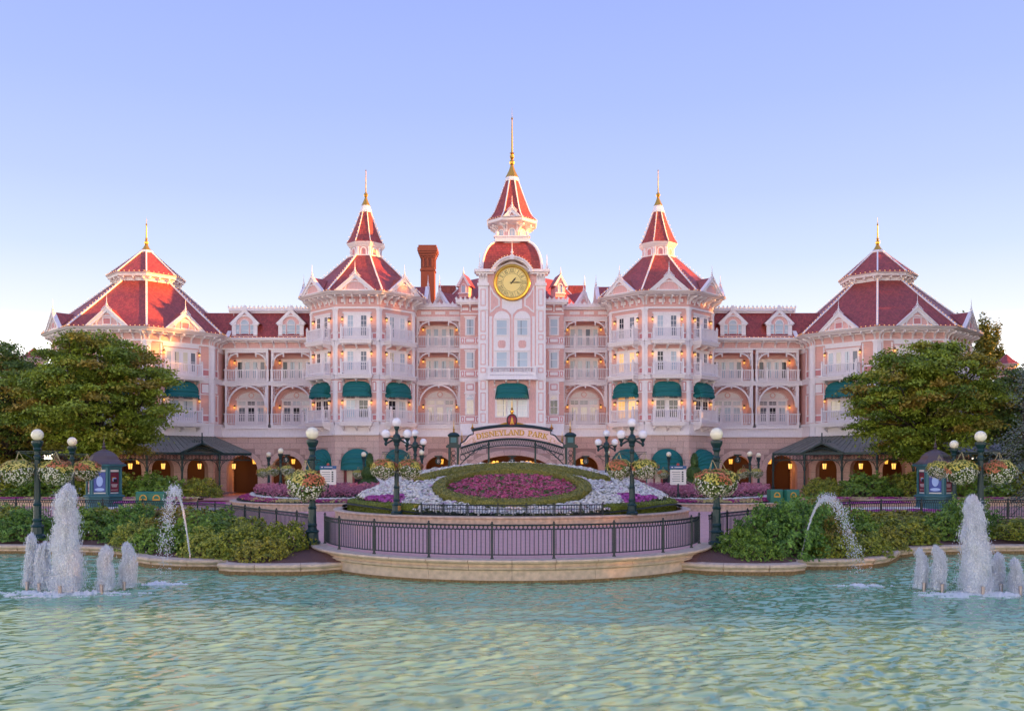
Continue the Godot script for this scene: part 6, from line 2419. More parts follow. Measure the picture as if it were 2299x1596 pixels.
func leaf_tuft() -> Mesh:
	return cm("leaf_tuft", func():
		var g := RandomNumberGenerator.new()
		g.seed = 6
		var m := MB.new()
		m.tinted = true
		for i in 10:
			var v := Vector3(g.randfn(), absf(g.randfn()) + 0.3, g.randfn()).normalized()
			m.tint = Color.WHITE * g.randf_range(0.7, 1.0)
			leaf_at(m, Vector3(v.x, v.y * 0.5, v.z) * 0.1, v, 0.05, g)
		return m)

func mound_y(x: float, d: float) -> float:
	var r := sqrt(x * x + (d - 51.0) * (d - 51.0)) / 9.4
	var t := clampf((d - 42.0) / 15.0, 0.0, 1.0)
	var side := sqrt(maxf(0.0, 1.0 - pow(x / 9.5, 2)))
	var back := 1.0 - smoothstep(57.0, 60.4, d)
	return 0.46 + 2.35 * t * side * back + 0.12 * (1.0 - minf(1.0, r * r))

func hedge(called: String, label: String, line: PackedVector2Array, w: float, h: float, ground: Callable, top: Color, density: float, group := "clipped hedges of the flower mound") -> void:
	# clipped hedge along a plan line: solid twiggy core and a skin of small leaves
	var mid := line[line.size() / 2]
	var O := thing(called, label, "hedge", fr(mid.x, ground.call(mid.x, mid.y), mid.y), group)
	var core := MB.new()
	core.tinted = true
	core.tint = Color(0.12, 0.14, 0.02).lerp(top, 0.45)
	var n := line.size()
	var rows := []
	for i in n:
		var t := (line[mini(i + 1, n - 1)] - line[maxi(i - 1, 0)]).normalized()
		var o := Vector2(t.y, -t.x)
		var r := PackedVector3Array()
		for q in [[0.5, -0.1], [0.5, 0.85], [0.38, 0.97], [-0.38, 0.97], [-0.5, 0.85], [-0.5, -0.1]]:
			var p: Vector2 = line[i] + o * w * q[0]
			r.push_back(P(p.x, ground.call(p.x, p.y) + h * q[1], p.y))
		rows.append(r)
	var skin := MB.new()
	skin.tinted = true
	var g := RandomNumberGenerator.new()
	g.seed = 77 + n
	for i in n - 1:
		for k in 5:
			var a: Vector3 = rows[i][k]
			var b: Vector3 = rows[i + 1][k]
			var c: Vector3 = rows[i + 1][k + 1]
			var e: Vector3 = rows[i][k + 1]
			core.quad(a, b, c, e)
			var nrm := (c - a).cross(e - b).normalized()
			var area := (c - a).cross(e - b).length() * 0.5
			var mid3 := (a + c) / 2
			var out := nrm if nrm.dot(mid3 - P(line[i].x, mid3.y - 0.2, line[i].y)) > 0 else -nrm
			for j in int(area * density + g.randf()):
				var u := g.randf()
				var v := g.randf()
				var p := a.lerp(b, u).lerp(e.lerp(c, u), v)
				skin.tint = Color(0.12, 0.14, 0.02).lerp(top, g.randf() * 0.9)
				leaf_at(skin, p + out * g.randf_range(-0.01, 0.05), out, 0.05, g)
	for e in [0, n - 1]:
		var r: PackedVector3Array = rows[e]
		for k in range(1, 5):
			core.tri(r[0], r[k], r[k + 1])
		var mid3 := (r[0] + r[5]) / 2
		for j in int(w * h * density * 1.4):
			var p := r[0].lerp(r[5], g.randf()) + Vector3(0, g.randf() * h, 0)
			skin.tint = Color(0.12, 0.14, 0.02).lerp(top, g.randf() * 0.9)
			var away := P(line[e].x, 0, line[e].y) - P(line[1 if e == 0 else n - 2].x, 0, line[1 if e == 0 else n - 2].y)
			leaf_at(skin, p + away.normalized() * 0.03, away.normalized(), 0.05, g)
	part(O, "twigs", core, M.leaf)
	part(O, "foliage", skin, M.leaf)

func in_oval(x: float, d: float, grow := 0.0) -> bool:
	return pow(x / (3.6 + grow), 2) + pow((d - 48.3) / (4.5 + grow), 2) < 1.0

func planter(called: String, label: String, c: Vector2, rx: float, rz: float, h: float) -> void:
	var O := thing(called, label, "planter", fr(c.x, 0, c.y), "round stone planters")
	var line := circle_line(c, rx, rz, -180, 180, 120)
	stones_along(O, "wall_stone", line, PackedVector2Array([Vector2(-0.3, 0.0), Vector2(0.0, 0.0), Vector2(0.0, h - 0.12), Vector2(-0.3, h - 0.12)]), 1, 2.2, M.limestone)
	stones_along(O, "coping_stone", line, PackedVector2Array([Vector2(-0.4, h - 0.12), Vector2(0.04, h - 0.12), Vector2(0.1, h - 0.08), Vector2(0.1, h - 0.03), Vector2(0.05, h), Vector2(-0.4, h)]), 1, 2.2, M.limestone)

func bed_soil(called: String, c: Vector2, rx: float, rz: float, ground: Callable) -> void:
	var m := MB.new()
	var n := 40
	for i in 14:
		for k in n:
			var q := []
			for z in [[i, k], [i, k + 1], [i + 1, k + 1], [i + 1, k]]:
				var a: float = TAU * z[1] / n
				var r: float = z[0] / 14.0
				var x: float = c.x + sin(a) * rx * r
				var d: float = c.y - cos(a) * rz * r
				q.append(P(x, ground.call(x, d), d))
			m.quad(q[0], q[3], q[2], q[1])
	structure(called, m, M.bed_soil)

func make_mound() -> void:
	planter("flower_mound_wall", "low curved stone wall round the big central flower mound", Vector2(0, 51), 9.95, 9.95, 0.46)
	bed_soil("mound_soil", Vector2(0, 51), 9.6, 9.6, mound_y)
	var g := RandomNumberGenerator.new()
	g.seed = 21
	var patch := FastNoiseLite.new()
	patch.seed = 8
	patch.frequency = 0.9
	var spots := {"white": [[], []], "pink": [[], []], "magenta": [[], []], "leaf": [[], []]}
	for i in 26000:
		var r := sqrt(g.randf()) * 9.25
		var a := g.randf() * TAU
		var x := sin(a) * r
		var d := 51.0 - cos(a) * r
		if d > 58.5:
			continue
		var q := Vector2(x, d)
		if in_oval(x, d, 0.75) and not in_oval(x, d, -0.05):
			continue
		var cres := q.distance_to(Vector2(0, 48.6))
		if cres > 5.55 and cres < 6.85 and d > 51.4:
			continue
		if r > 8.55 and absf(x) > 4.8 and d < 52:
			continue
		var clump := patch.get_noise_2d(x * 1.0, d * 1.0)
		var y := mound_y(x, d) + 0.10 * clump
		var b := Basis(Vector3.UP, g.randf() * TAU) * Basis(Vector3.RIGHT, g.randfn() * 0.35)
		b = b.scaled(Vector3.ONE * g.randf_range(0.8, 1.7))
		if g.randf() < 0.34 + clamp(-clump * 0.8, 0.0, 0.4):
			spots.leaf[0].append(Transform3D(b.scaled(Vector3(1.2, 1.2, 1.2)), P(x, y + 0.03, d)))
			spots.leaf[1].append(Color(0.08, 0.13, 0.025).lerp(Color(0.24, 0.28, 0.07), g.randf()))
		elif in_oval(x, d):
			if g.randf() < 0.7:
				spots.pink[0].append(Transform3D(b.scaled(Vector3.ONE * 0.8), P(x, y + 0.06, d)))
				spots.pink[1].append(Color(0.56, 0.06, 0.16).lerp(Color(0.72, 0.20, 0.30), g.randf()))
		elif absf(x) > 5.6 and d < 47.5 and r > 6.4 + sin(x * 2.0) * 0.4:
			spots.magenta[0].append(Transform3D(b, P(x, y + 0.07, d)))
			spots.magenta[1].append(Color(0.45, 0.05, 0.30).lerp(Color(0.60, 0.16, 0.44), g.randf()))
		else:
			spots.white[0].append(Transform3D(b, P(x, y + 0.07, d)))
			var w := Color(0.95, 0.90, 0.80)
			spots.white[1].append(w.lerp(Color(0.70, 0.46, 0.62), 0.8) if g.randf() < 0.07 else w * g.randf_range(0.85, 1.0))
	scatter("white_flowers", "white bedding flowers covering the central mound", "flowers", flower_tuft(), M.petal, spots.white[0], spots.white[1])
	scatter("pink_flowers", "pink bedding flowers filling the oval of the mound", "flowers", flower_tuft(), M.petal, spots.pink[0], spots.pink[1])
	scatter("magenta_flowers", "magenta bedding flowers at both lower ends of the mound", "flowers", flower_tuft(), M.petal, spots.magenta[0], spots.magenta[1])
	scatter("bedding_leaves", "green leaves between the flowers of the central mound", "leaves", leaf_tuft(), M.leaf, spots.leaf[0], spots.leaf[1])
	var olive := Color(0.42, 0.36, 0.08)
	var green := Color(0.30, 0.36, 0.04)
	hedge("oval_hedge", "oval clipped hedge ring round the pink flowers", circle_line(Vector2(0, 48.3), 3.95, 4.85, -180, 180, 90), 0.62, 0.42, mound_y, olive, 420.0)
	var cres := PackedVector2Array()
	for i in 41:
		var a := deg_to_rad(lerpf(32, 148, i / 40.0))
		cres.push_back(Vector2(-cos(a) * 6.2, 48.6 + sin(a) * 6.2))
	hedge("crescent_hedge", "long olive crescent hedge along the top of the mound", cres, 1.25, 0.4, mound_y, olive, 420.0)
	for s in [-1.0, 1.0]:
		hedge("rim_hedge", "bright green low hedge at the %s rim of the mound" % ("left" if s < 0 else "right"), circle_line(Vector2(0, 51), 8.95, 8.95, s * 31, s * 92, 40), 0.55, 0.5, func(_x, _d): return 0.44, green, 420.0)

func make_side_beds() -> void:
	for s in [-1.0, 1.0]:
		var side := "left" if s < 0 else "right"
		var c := Vector2(s * 13.0, 65.0)
		planter("side_planter", "long low stone planter wall %s of the flower mound" % side, c, 6.9, 9.6, 0.48)
		var rise := func(_x, d): return 0.44 + 0.03 * maxf(0.0, d - 57.0)
		bed_soil("side_bed_soil", c, 6.55, 9.25, rise)
		var g := RandomNumberGenerator.new()
		g.seed = 31 + int(s)
		var f := [[], []]
		var l := [[], []]
		for i in 9000:
			var r := sqrt(g.randf())
			var a := g.randf() * TAU
			var x := c.x + sin(a) * r * 6.3
			var d := c.y - cos(a) * r * 9.0
			if d > 69.0:
				continue
			var y: float = rise.call(x, d)
			var b := Basis(Vector3.UP, g.randf() * TAU).scaled(Vector3.ONE * g.randf_range(0.8, 1.3))
			var z := d - 65.0 + 9.0 * (sqrt(maxf(0.0, 1.0 - pow((x - c.x) / 6.4, 2))))
			if g.randf() < 0.25:
				l[0].append(Transform3D(b, P(x, y + 0.05, d)))
				l[1].append(Color(0.07, 0.11, 0.03).lerp(Color(0.15, 0.18, 0.06), g.randf()))
			elif z < 2.6:
				var p := sin(x * 2.1) + sin(x * 0.9 + 2.0) + g.randfn() * 0.7
				f[0].append(Transform3D(b, P(x, y + 0.08, d)))
				f[1].append(Color(0.70, 0.58, 0.20).lerp(Color(0.7, 0.5, 0.2), g.randf()) if p > 0.0 else Color(0.40, 0.03, 0.14).lerp(Color(0.6, 0.1, 0.28), g.randf()))
			elif z < 3.6:
				f[0].append(Transform3D(b, P(x, y + 0.1, d)))
				f[1].append(Color(0.92, 0.87, 0.78))
			else:
				var high := g.randf() * 0.6
				f[0].append(Transform3D(b.scaled(Vector3(0.7, 1.1, 0.7)), P(x, y + 0.15 + high, d)))
				f[1].append(Color(0.50, 0.14, 0.20).lerp(Color(0.66, 0.28, 0.36), g.randf()))
				if g.randf() < 0.35:
					l[0].append(Transform3D(b.scaled(Vector3(0.6, 1.6, 0.6)), P(x, y + 0.1 + high * 0.5, d)))
					l[1].append(Color(0.12, 0.10, 0.06))
		scatter("bedding_flowers", "yellow, white and purple bedding flowers in the %s side planter" % side, "flowers", flower_tuft(), M.petal, f[0], f[1])
		scatter("bedding_leaves", "green leaves between the flowers of the %s side planter" % side, "leaves", leaf_tuft(), M.leaf, l[0], l[1])
		# white and magenta bed behind the fence
		var w := [[], []]
		var q := [[], []]
		for i in 5200:
			var t := g.randf()
			var x: float = s * lerpf(17.6, 24.5, t)
			var d := g.randf_range(49.5, 54.5) + 1.5 * t
			var b := Basis(Vector3.UP, g.randf() * TAU).scaled(Vector3.ONE * g.randf_range(0.8, 1.3))
			var edge := d < 50.6 + 1.5 * t + 0.3 * sin(x * 3.0) or d > 53.2 + 1.5 * t
			(q if edge else w)[0].append(Transform3D(b, P(x, 0.22 + (0.3 if d > 53.2 + 1.5 * t else 0.0), d)))
			(q if edge else w)[1].append(Color(0.50, 0.04, 0.33).lerp(Color(0.62, 0.14, 0.46), g.randf()) if edge else Color(0.94, 0.88, 0.80))
		scatter("white_flowers", "white flowers of the bed behind the %s garden fence" % side, "flowers", flower_tuft(), M.petal, w[0], w[1])
		scatter("magenta_flowers", "magenta flower edging of the bed behind the %s garden fence" % side, "flowers", flower_tuft(), M.petal, q[0], q[1])
		var sb := MB.new()
		sb.quad(P(minf(s * 17.2, s * 25.0), 0.06, 49.2), P(maxf(s * 17.2, s * 25.0), 0.06, 49.2), P(maxf(s * 17.2, s * 25.0), 0.06, 56.2), P(minf(s * 17.2, s * 25.0), 0.06, 56.2))
		structure("bed_soil", sb, M.bed_soil)
		# garden at the outer side: wall, flowers, soil, clipped shrubs
		var x0 := minf(s * 22.8, s * 50.0)
		var x1 := maxf(s * 22.8, s * 50.0)
		var O := thing("garden_wall", "pale low stone wall of the %s outer garden" % side, "wall", fr((x0 + x1) / 2, 0, 63), "low garden walls")
		var line := PackedVector2Array()
		for i in 28:
			line.push_back(Vector2(lerpf(x0, x1, i / 27.0), 63.0 + (1.5 * pow(maxf(0.0, 1.0 - absf(lerpf(x0, x1, i / 27.0) - s * 22.8) / 4.0), 2))))
		stones_along(O, "coping_stone", line, PackedVector2Array([Vector2(-0.3, 0), Vector2(0.0, 0.0), Vector2(0.0, 0.34), Vector2(0.08, 0.38), Vector2(0.07, 0.48), Vector2(-0.3, 0.5)]), 1, 2.0, M.limestone)
		var soil := MB.new()
		soil.quad(P(x0, 0.42, 63.2), P(x1, 0.42, 63.2), P(x1, 0.7, 74.0), P(x0, 0.7, 74.0))
		structure("garden_soil", soil, M.soil)
		var gf := [[], []]
		for i in 2600:
			var x := g.randf_range(x0, x1)
			var d := g.randf_range(63.4, 65.2)
			gf[0].append(Transform3D(Basis(Vector3.UP, g.randf() * TAU).scaled(Vector3.ONE * g.randf_range(0.8, 1.3)), P(x, 0.5, d)))
			var p := sin(x * 1.7) + g.randfn() * 0.6
			gf[1].append(Color(0.45, 0.03, 0.20).lerp(Color(0.6, 0.12, 0.34), g.randf()) if p > -0.3 else Color(0.7, 0.58, 0.28))
		scatter("bedding_flowers", "row of magenta and yellow flowers in the %s outer garden" % side, "flowers", flower_tuft(), M.petal, gf[0], gf[1])

# ---- shrubs
var shrub_kinds := []
func shrub_mesh(sd: int, count: int, size: float, lo: Color, hi: Color, tall: float, rough: float) -> Mesh:
	var g := RandomNumberGenerator.new()
	g.seed = sd
	var n := FastNoiseLite.new()
	n.seed = sd
	n.frequency = 1.3
	var m := MB.new()
	m.tinted = true
	for i in count:
		var v := Vector3(g.randfn(), g.randfn(), g.randfn()).normalized()
		if v.y < -0.25:
			v.y = -v.y
		var k := 1.0 + rough * n.get_noise_3d(v.x * 1.6, v.y * 1.6, v.z * 1.6) * 1.6
		var depth := 1.0 - absf(g.randfn()) * 0.09
		var p := Vector3(v.x, maxf(-0.02, v.y * tall), v.z) * k * depth
		var tone := clampf(0.5 + n.get_noise_3d(p.x * 3.0, p.y * 3.0, p.z * 3.0) * 1.2 + g.randfn() * 0.22, 0, 1)
		m.tint = lo.lerp(hi, tone)
		leaf_at(m, p, (v + Vector3.UP * 0.5).normalized(), size, g)
	return m.mesh()

func shrub_core(tall: float) -> Mesh:
	return cm("shrub_core%.2f" % tall, func():
		var g := RandomNumberGenerator.new()
		g.seed = 4
		var m := MB.new()
		for i in 16:
			var a := TAU * i / 16.0 + g.randf() * 0.3
			var r := g.randf_range(0.35, 0.85)
			var top := Vector3(cos(a) * r, tall * g.randf_range(0.35, 0.8), sin(a) * r)
			m.tube(PackedVector3Array([Vector3(cos(a) * 0.1, -0.15, sin(a) * 0.1), Vector3(cos(a + 0.3) * r * 0.55, tall * 0.28, sin(a + 0.3) * r * 0.55), top]), 0.03, 0.008, 4)
		return m)

func shrub(kind: int, x: float, d: float, y: float, rx: float, h: float, label: String, called := "shrub") -> void:
	if shrub_kinds.is_empty():
		shrub_kinds = [
			[shrub_mesh(1, 4200, 0.048, Color(0.10, 0.15, 0.012), Color(0.42, 0.42, 0.04), 0.8, 0.35), 0.8],
			[shrub_mesh(2, 3600, 0.055, Color(0.065, 0.14, 0.012), Color(0.25, 0.38, 0.04), 0.85, 0.4), 0.85],
			[shrub_mesh(3, 4000, 0.05, Color(0.11, 0.13, 0.012), Color(0.46, 0.40, 0.04), 0.75, 0.3), 0.75],
			[shrub_mesh(4, 6500, 0.044, Color(0.05, 0.125, 0.015), Color(0.20, 0.36, 0.05), 1.0, 0.45), 1.0],
			[shrub_mesh(5, 3400, 0.05, Color(0.11, 0.10, 0.012), Color(0.34, 0.25, 0.035), 0.9, 0.45), 0.9],
			[shrub_mesh(6, 4200, 0.045, Color(0.11, 0.18, 0.012), Color(0.56, 0.54, 0.08), 0.8, 0.4), 0.8],
		]
	var k = shrub_kinds[kind]
	var up: float = h / k[1] * (0.84 if called == "shrub" else 1.0)
	var O := thing(called, label, "shrub", Transform3D(Basis(Vector3.UP, rng.randf() * TAU).scaled(Vector3(rx, up, rx)), P(x, y, d)), "shrubs of the pool beds")
	part(O, "foliage", k[0], M.leaf, Transform3D.IDENTITY, true)
	part(O, "stem", shrub_core(k[1]), M.twig, Transform3D.IDENTITY, true)

func make_shrubs() -> void:
	# left bed, front to back
	shrub(2, -8.3, 29.6, -0.35, 0.95, 0.85, "low yellow-green shrub at the left foot of the terrace")
	shrub(0, -9.3, 30.6, -0.3, 1.15, 1.1, "rounded olive shrub behind the low one left of the terrace")
	shrub(0, -8.0, 31.3, -0.2, 1.0, 1.1, "rounded shrub touching the left terrace lamp")
	shrub(5, -10.6, 31.0, -0.3, 0.85, 0.95, "bright green shrub beside the left arching water jet")
	shrub(1, -11.3, 32.6, -0.25, 1.3, 1.35, "deep green shrub behind the left arching water jet")
	shrub(0, -9.9, 33.3, -0.15, 1.2, 1.1, "broad shrub below the left path fence")
	shrub(1, -12.9, 32.6, -0.35, 1.0, 1.05, "dark shrub at the bend of the left pool edge")
	shrub(5, -14.4, 34.6, -0.35, 1.15, 1.1, "yellow-leaved shrub right of the left tall jet")
	shrub(4, -13.0, 35.0, -0.2, 1.3, 1.45, "brownish shrub in the middle of the left bed")
	shrub(3, -15.4, 36.6, -0.2, 1.3, 1.5, "large-leaved dark shrub behind the left tall jet")
	shrub(1, -11.9, 36.0, -0.1, 1.2, 1.2, "green shrub near the first posts of the left path fence")
	shrub(0, -14.0, 38.3, -0.1, 1.4, 1.2, "low spreading shrub along the left path fence")
	shrub(4, -16.3, 40.0, -0.05, 1.5, 1.2, "brown-green shrub below the left litter bins")
	shrub(1, -18.2, 38.0, -0.2, 1.4, 1.35, "dark shrub beside the left fountain lamp")
	shrub(3, -20.2, 37.2, -0.2, 1.3, 1.3, "leafy dark shrub left of the left fountain lamp")
	shrub(0, -22.5, 39.0, -0.1, 1.6, 1.2, "wide shrub at the far left of the pool bed")
	shrub(2, -19.6, 42.0, -0.05, 1.6, 1.0, "low shrub before the left garden fence")
	shrub(1, -24.5, 42.0, -0.05, 1.7, 1.1, "outermost shrub before the left garden fence")
	# right bed
	shrub(3, 9.3, 31.0, -0.3, 1.4, 1.65, "tall large-leaved rhododendron right of the terrace", "rhododendron")
	shrub(3, 10.6, 32.2, -0.25, 1.25, 1.7, "tall rhododendron behind the right arching water jet", "rhododendron")
	shrub(1, 8.1, 29.7, -0.35, 0.8, 0.85, "low bright shrub at the right foot of the terrace")
	shrub(1, 7.9, 30.7, -0.25, 0.85, 1.0, "small shrub touching the right terrace lamp")
	shrub(4, 11.3, 31.6, -0.3, 0.85, 1.35, "dark shrub inside the right arching water jet")
	shrub(0, 11.2, 30.7, -0.36, 0.85, 0.8, "low round shrub under the right arching water jet")
	shrub(0, 12.5, 31.6, -0.36, 0.95, 0.85, "low round shrub at the bend of the right pool edge")
	shrub(2, 13.9, 34.0, -0.3, 1.1, 0.95, "clipped olive shrub left of the right tall jet")
	shrub(1, 12.9, 34.0, -0.2, 1.2, 1.35, "green shrub in the middle of the right bed")
	shrub(0, 15.7, 36.0, -0.25, 1.4, 1.05, "broad olive shrub behind the right tall jet")
	shrub(2, 15.0, 37.8, -0.15, 1.6, 1.2, "wide olive shrub before the right path fence")
	shrub(4, 12.6, 36.4, -0.1, 1.2, 1.6, "brownish shrub beside the right path fence")
	shrub(1, 13.6, 39.5, -0.05, 1.3, 1.5, "dark leafy shrub touching the right garden fence")
	shrub(2, 18.0, 40.5, -0.05, 1.9, 0.95, "low flat-topped shrub below the right kiosk")
	shrub(1, 18.6, 37.4, -0.2, 1.3, 1.3, "dark shrub beside the right fountain lamp")
	shrub(3, 20.2, 39.5, -0.1, 1.3, 1.6, "tall dark shrub right of the right fountain lamp")
	shrub(0, 21.3, 37.0, -0.2, 1.3, 0.9, "low olive shrub at the far right of the pool bed")
	shrub(0, 10.6, 35.2, -0.1, 1.0, 1.0, "small shrub behind the rhododendrons by the fence")
	# clipped shrubs of the outer gardens
	for s in [-1.0, 1.0]:
		var side := "left" if s < 0 else "right"
		var i := 0
		for q in [[24.0, 68.5, 1.6, 1.3], [27.0, 67.6, 2.2, 1.6], [31.0, 68.5, 2.6, 1.7], [35.5, 68.0, 2.6, 1.6], [40.0, 69.0, 2.8, 1.8], [44.5, 68.0, 2.6, 1.6]]:
			shrub(i % 2, s * q[0], q[1], 0.5, q[2], q[3], "rounded garden shrub, number %s from the %s porch" % [["one", "two", "three", "four", "five", "six"][i], side], "garden_shrub")
			i += 1

# ---- trees
func limb(m: MB, a: Vector3, b: Vector3, r0: float, r1: float, g: RandomNumberGenerator) -> void:
	var p := PackedVector3Array()
	var bend := Vector3(g.randfn(), g.randfn() * 0.3, g.randfn()) * a.distance_to(b) * 0.08
	for i in 6:
		var t := i / 5.0
		p.push_back(a.lerp(b, t) + bend * sin(t * PI))
	m.tube(p, r0, r1, 7)

func maple(label: String, x: float, d: float, h: float, rx: float, base: float, sd: int, count: int, lo: Color, hi: Color, warm: Color) -> Node3D:
	var g := RandomNumberGenerator.new()
	g.seed = sd
	var O := thing("maple_tree", label, "tree", fr(x, 0, d), "broad maples before the hotel")
	var tr := MB.new()
	var fork := Vector3(0, base + 0.8, 0)
	limb(tr, Vector3(0, -0.1, 0), fork, 0.34, 0.24, g)
	var crown := MB.new()
	crown.tinted = true
	var ch := h - base
	var clumps := []
	for i in 330:
		# centres through the crown's volume, most of them near its outside, in flat layers
		var v := Vector3(g.randfn(), g.randfn(), g.randfn()).normalized()
		var r := pow(g.randf(), 0.33)
		var y := v.y * r
		var wide := sqrt(maxf(0.05, 1.0 - y * y * 0.85)) * (1.0 - 0.18 * y)
		var p := Vector3(v.x * r * rx * 0.92, base + ch * (0.5 + 0.47 * y), v.z * r * rx * 0.92)
		p.x *= lerpf(1.0, wide, 0.4)
		p *= Vector3(1.0 + 0.10 * g.randfn(), 1.0, 1.0 + 0.10 * g.randfn())
		clumps.append(p)
		if i % 9 == 0:
			limb(tr, fork + Vector3(0, g.randf() * ch * 0.25, 0), p, 0.10, 0.03, g)
	var per := count / clumps.size()
	for c in clumps:
		var s := g.randf_range(0.55, 1.05)
		var tone := g.randf()
		var ctint := lo.lerp(hi, tone)
		if g.randf() < 0.26:
			ctint = ctint.lerp(warm, g.randf_range(0.3, 0.9))
		for i in per:
			var v := Vector3(g.randfn(), g.randfn(), g.randfn())
			var p: Vector3 = c + Vector3(v.x * 0.62, v.y * 0.19 - 0.05 * (v.x * v.x + v.z * v.z), v.z * 0.62) * s
			crown.tint = ctint * g.randf_range(0.75, 1.2)
			leaf_at(crown, p, (Vector3.UP + (p - c) * 0.5).normalized(), 0.125, g)
	part(O, "trunk", tr, M.bark, Transform3D.IDENTITY, true)
	part(O, "crown", crown, M.leaf, Transform3D.IDENTITY, true)
	return O

func cedar(label: String, x: float, d: float, h: float, sd: int, reach: float) -> void:
	var g := RandomNumberGenerator.new()
	g.seed = sd
	var O := thing("blue_cedar", label, "tree", fr(x, 0, d), "drooping blue cedars at the picture's sides")
	var tr := MB.new()
	limb(tr, Vector3(0, -0.1, 0), Vector3(0, h, 0), 0.28, 0.05, g)
	var cr := MB.new()
	cr.tinted = true
	for i in 64:
		var t := g.randf_range(0.06, 1.0)
		var a := g.randf() * TAU
		var l := reach * (1.05 - t * 0.8) * g.randf_range(0.7, 1.1)
		var p := PackedVector3Array()
		for k in 7:
			var u := k / 6.0
			p.push_back(Vector3(cos(a) * l * u, h * t + 0.5 * sin(u * PI * 0.8) - 1.5 * u * u, sin(a) * l * u))
		tr.tube(p, 0.045, 0.01, 5)
		for k in 230:
			var u := pow(g.randf(), 0.7)
			var q := p[int(u * 5.99)].lerp(p[int(u * 5.99) + 1], u * 6.0 - int(u * 6.0) if u < 1.0 else 0.0)
			q += Vector3(g.randfn() * 0.22, -absf(g.randfn()) * 0.22 * u + 0.03, g.randfn() * 0.22) * (0.4 + u)
			cr.tint = Color(0.07, 0.11, 0.09).lerp(Color(0.28, 0.34, 0.28), g.randf())
			leaf_at(cr, q, Vector3.UP, 0.062, g)
	part(O, "trunk", tr, M.bark, Transform3D.IDENTITY, true)
	part(O, "crown", cr, M.leaf, Transform3D.IDENTITY, true)

func poplar(label: String, x: float, d: float, h: float, rx: float, sd: int, count: int) -> Node3D:
	var g := RandomNumberGenerator.new()
	g.seed = sd
	var O := thing("poplar", label, "tree", fr(x, 0, d), "tall poplars beyond the hotel")
	var tr := MB.new()
	limb(tr, Vector3(0, -0.1, 0), Vector3(0, h * 0.95, 0), h * 0.014, 0.03, g)
	var cr := MB.new()
	cr.tinted = true
	for i in 70:
		var t := g.randf_range(0.1, 1.0)
		var w := rx * sqrt(sin(PI * pow(t, 0.8) * 0.97 + 0.06)) * g.randf_range(0.4, 1.0)
		var a := g.randf() * TAU
		var c := Vector3(cos(a) * w, h * t, sin(a) * w)
		var tint := Color(0.07, 0.12, 0.02).lerp(Color(0.24, 0.24, 0.04), g.randf())
		for k in count / 70:
			cr.tint = tint * g.randf_range(0.7, 1.2)
			var p := c + Vector3(g.randfn() * 0.09, g.randfn() * 0.2, g.randfn() * 0.09) * rx * 2.2
			leaf_at(cr, p, (c.normalized() + Vector3.UP * 0.3).normalized(), 0.05 * rx + 0.15, g)
	part(O, "trunk", tr, M.bark, Transform3D.IDENTITY, true)
	part(O, "crown", cr, M.leaf, Transform3D.IDENTITY, true)
	return O

func topiary(x: float, d: float, label: String) -> void:
	var g := RandomNumberGenerator.new()
	g.seed = 3
	var O := thing("topiary", label, "topiary", fr(x, 0, d), "clipped topiaries behind the side planters")
	var m := MB.new()
	m.tinted = true
	var core := MB.new()
	core.tinted = true
	core.tint = Color(0.055, 0.11, 0.02)
	for b in [[0.0, 1.0, 0.95, 1.05], [0.0, 2.25, 0.62, 0.62], [0.05, 3.15, 0.3, 0.75]]:
		core.ball(Vector3(b[0], b[1], 0), b[2] * 0.95, 12, b[3] / b[2])
		for i in int(1500 * b[2]):
			var v := Vector3(g.randfn(), g.randfn(), g.randfn()).normalized()
			m.tint = Color(0.035, 0.08, 0.015).lerp(Color(0.09, 0.16, 0.03), g.randf())
			leaf_at(m, Vector3(b[0], b[1], 0) + Vector3(v.x * b[2], v.y * b[3], v.z * b[2]), v, 0.06, g)
	part(O, "twigs", core, M.leaf, Transform3D.IDENTITY, true)
	part(O, "foliage", m, M.leaf, Transform3D.IDENTITY, true)

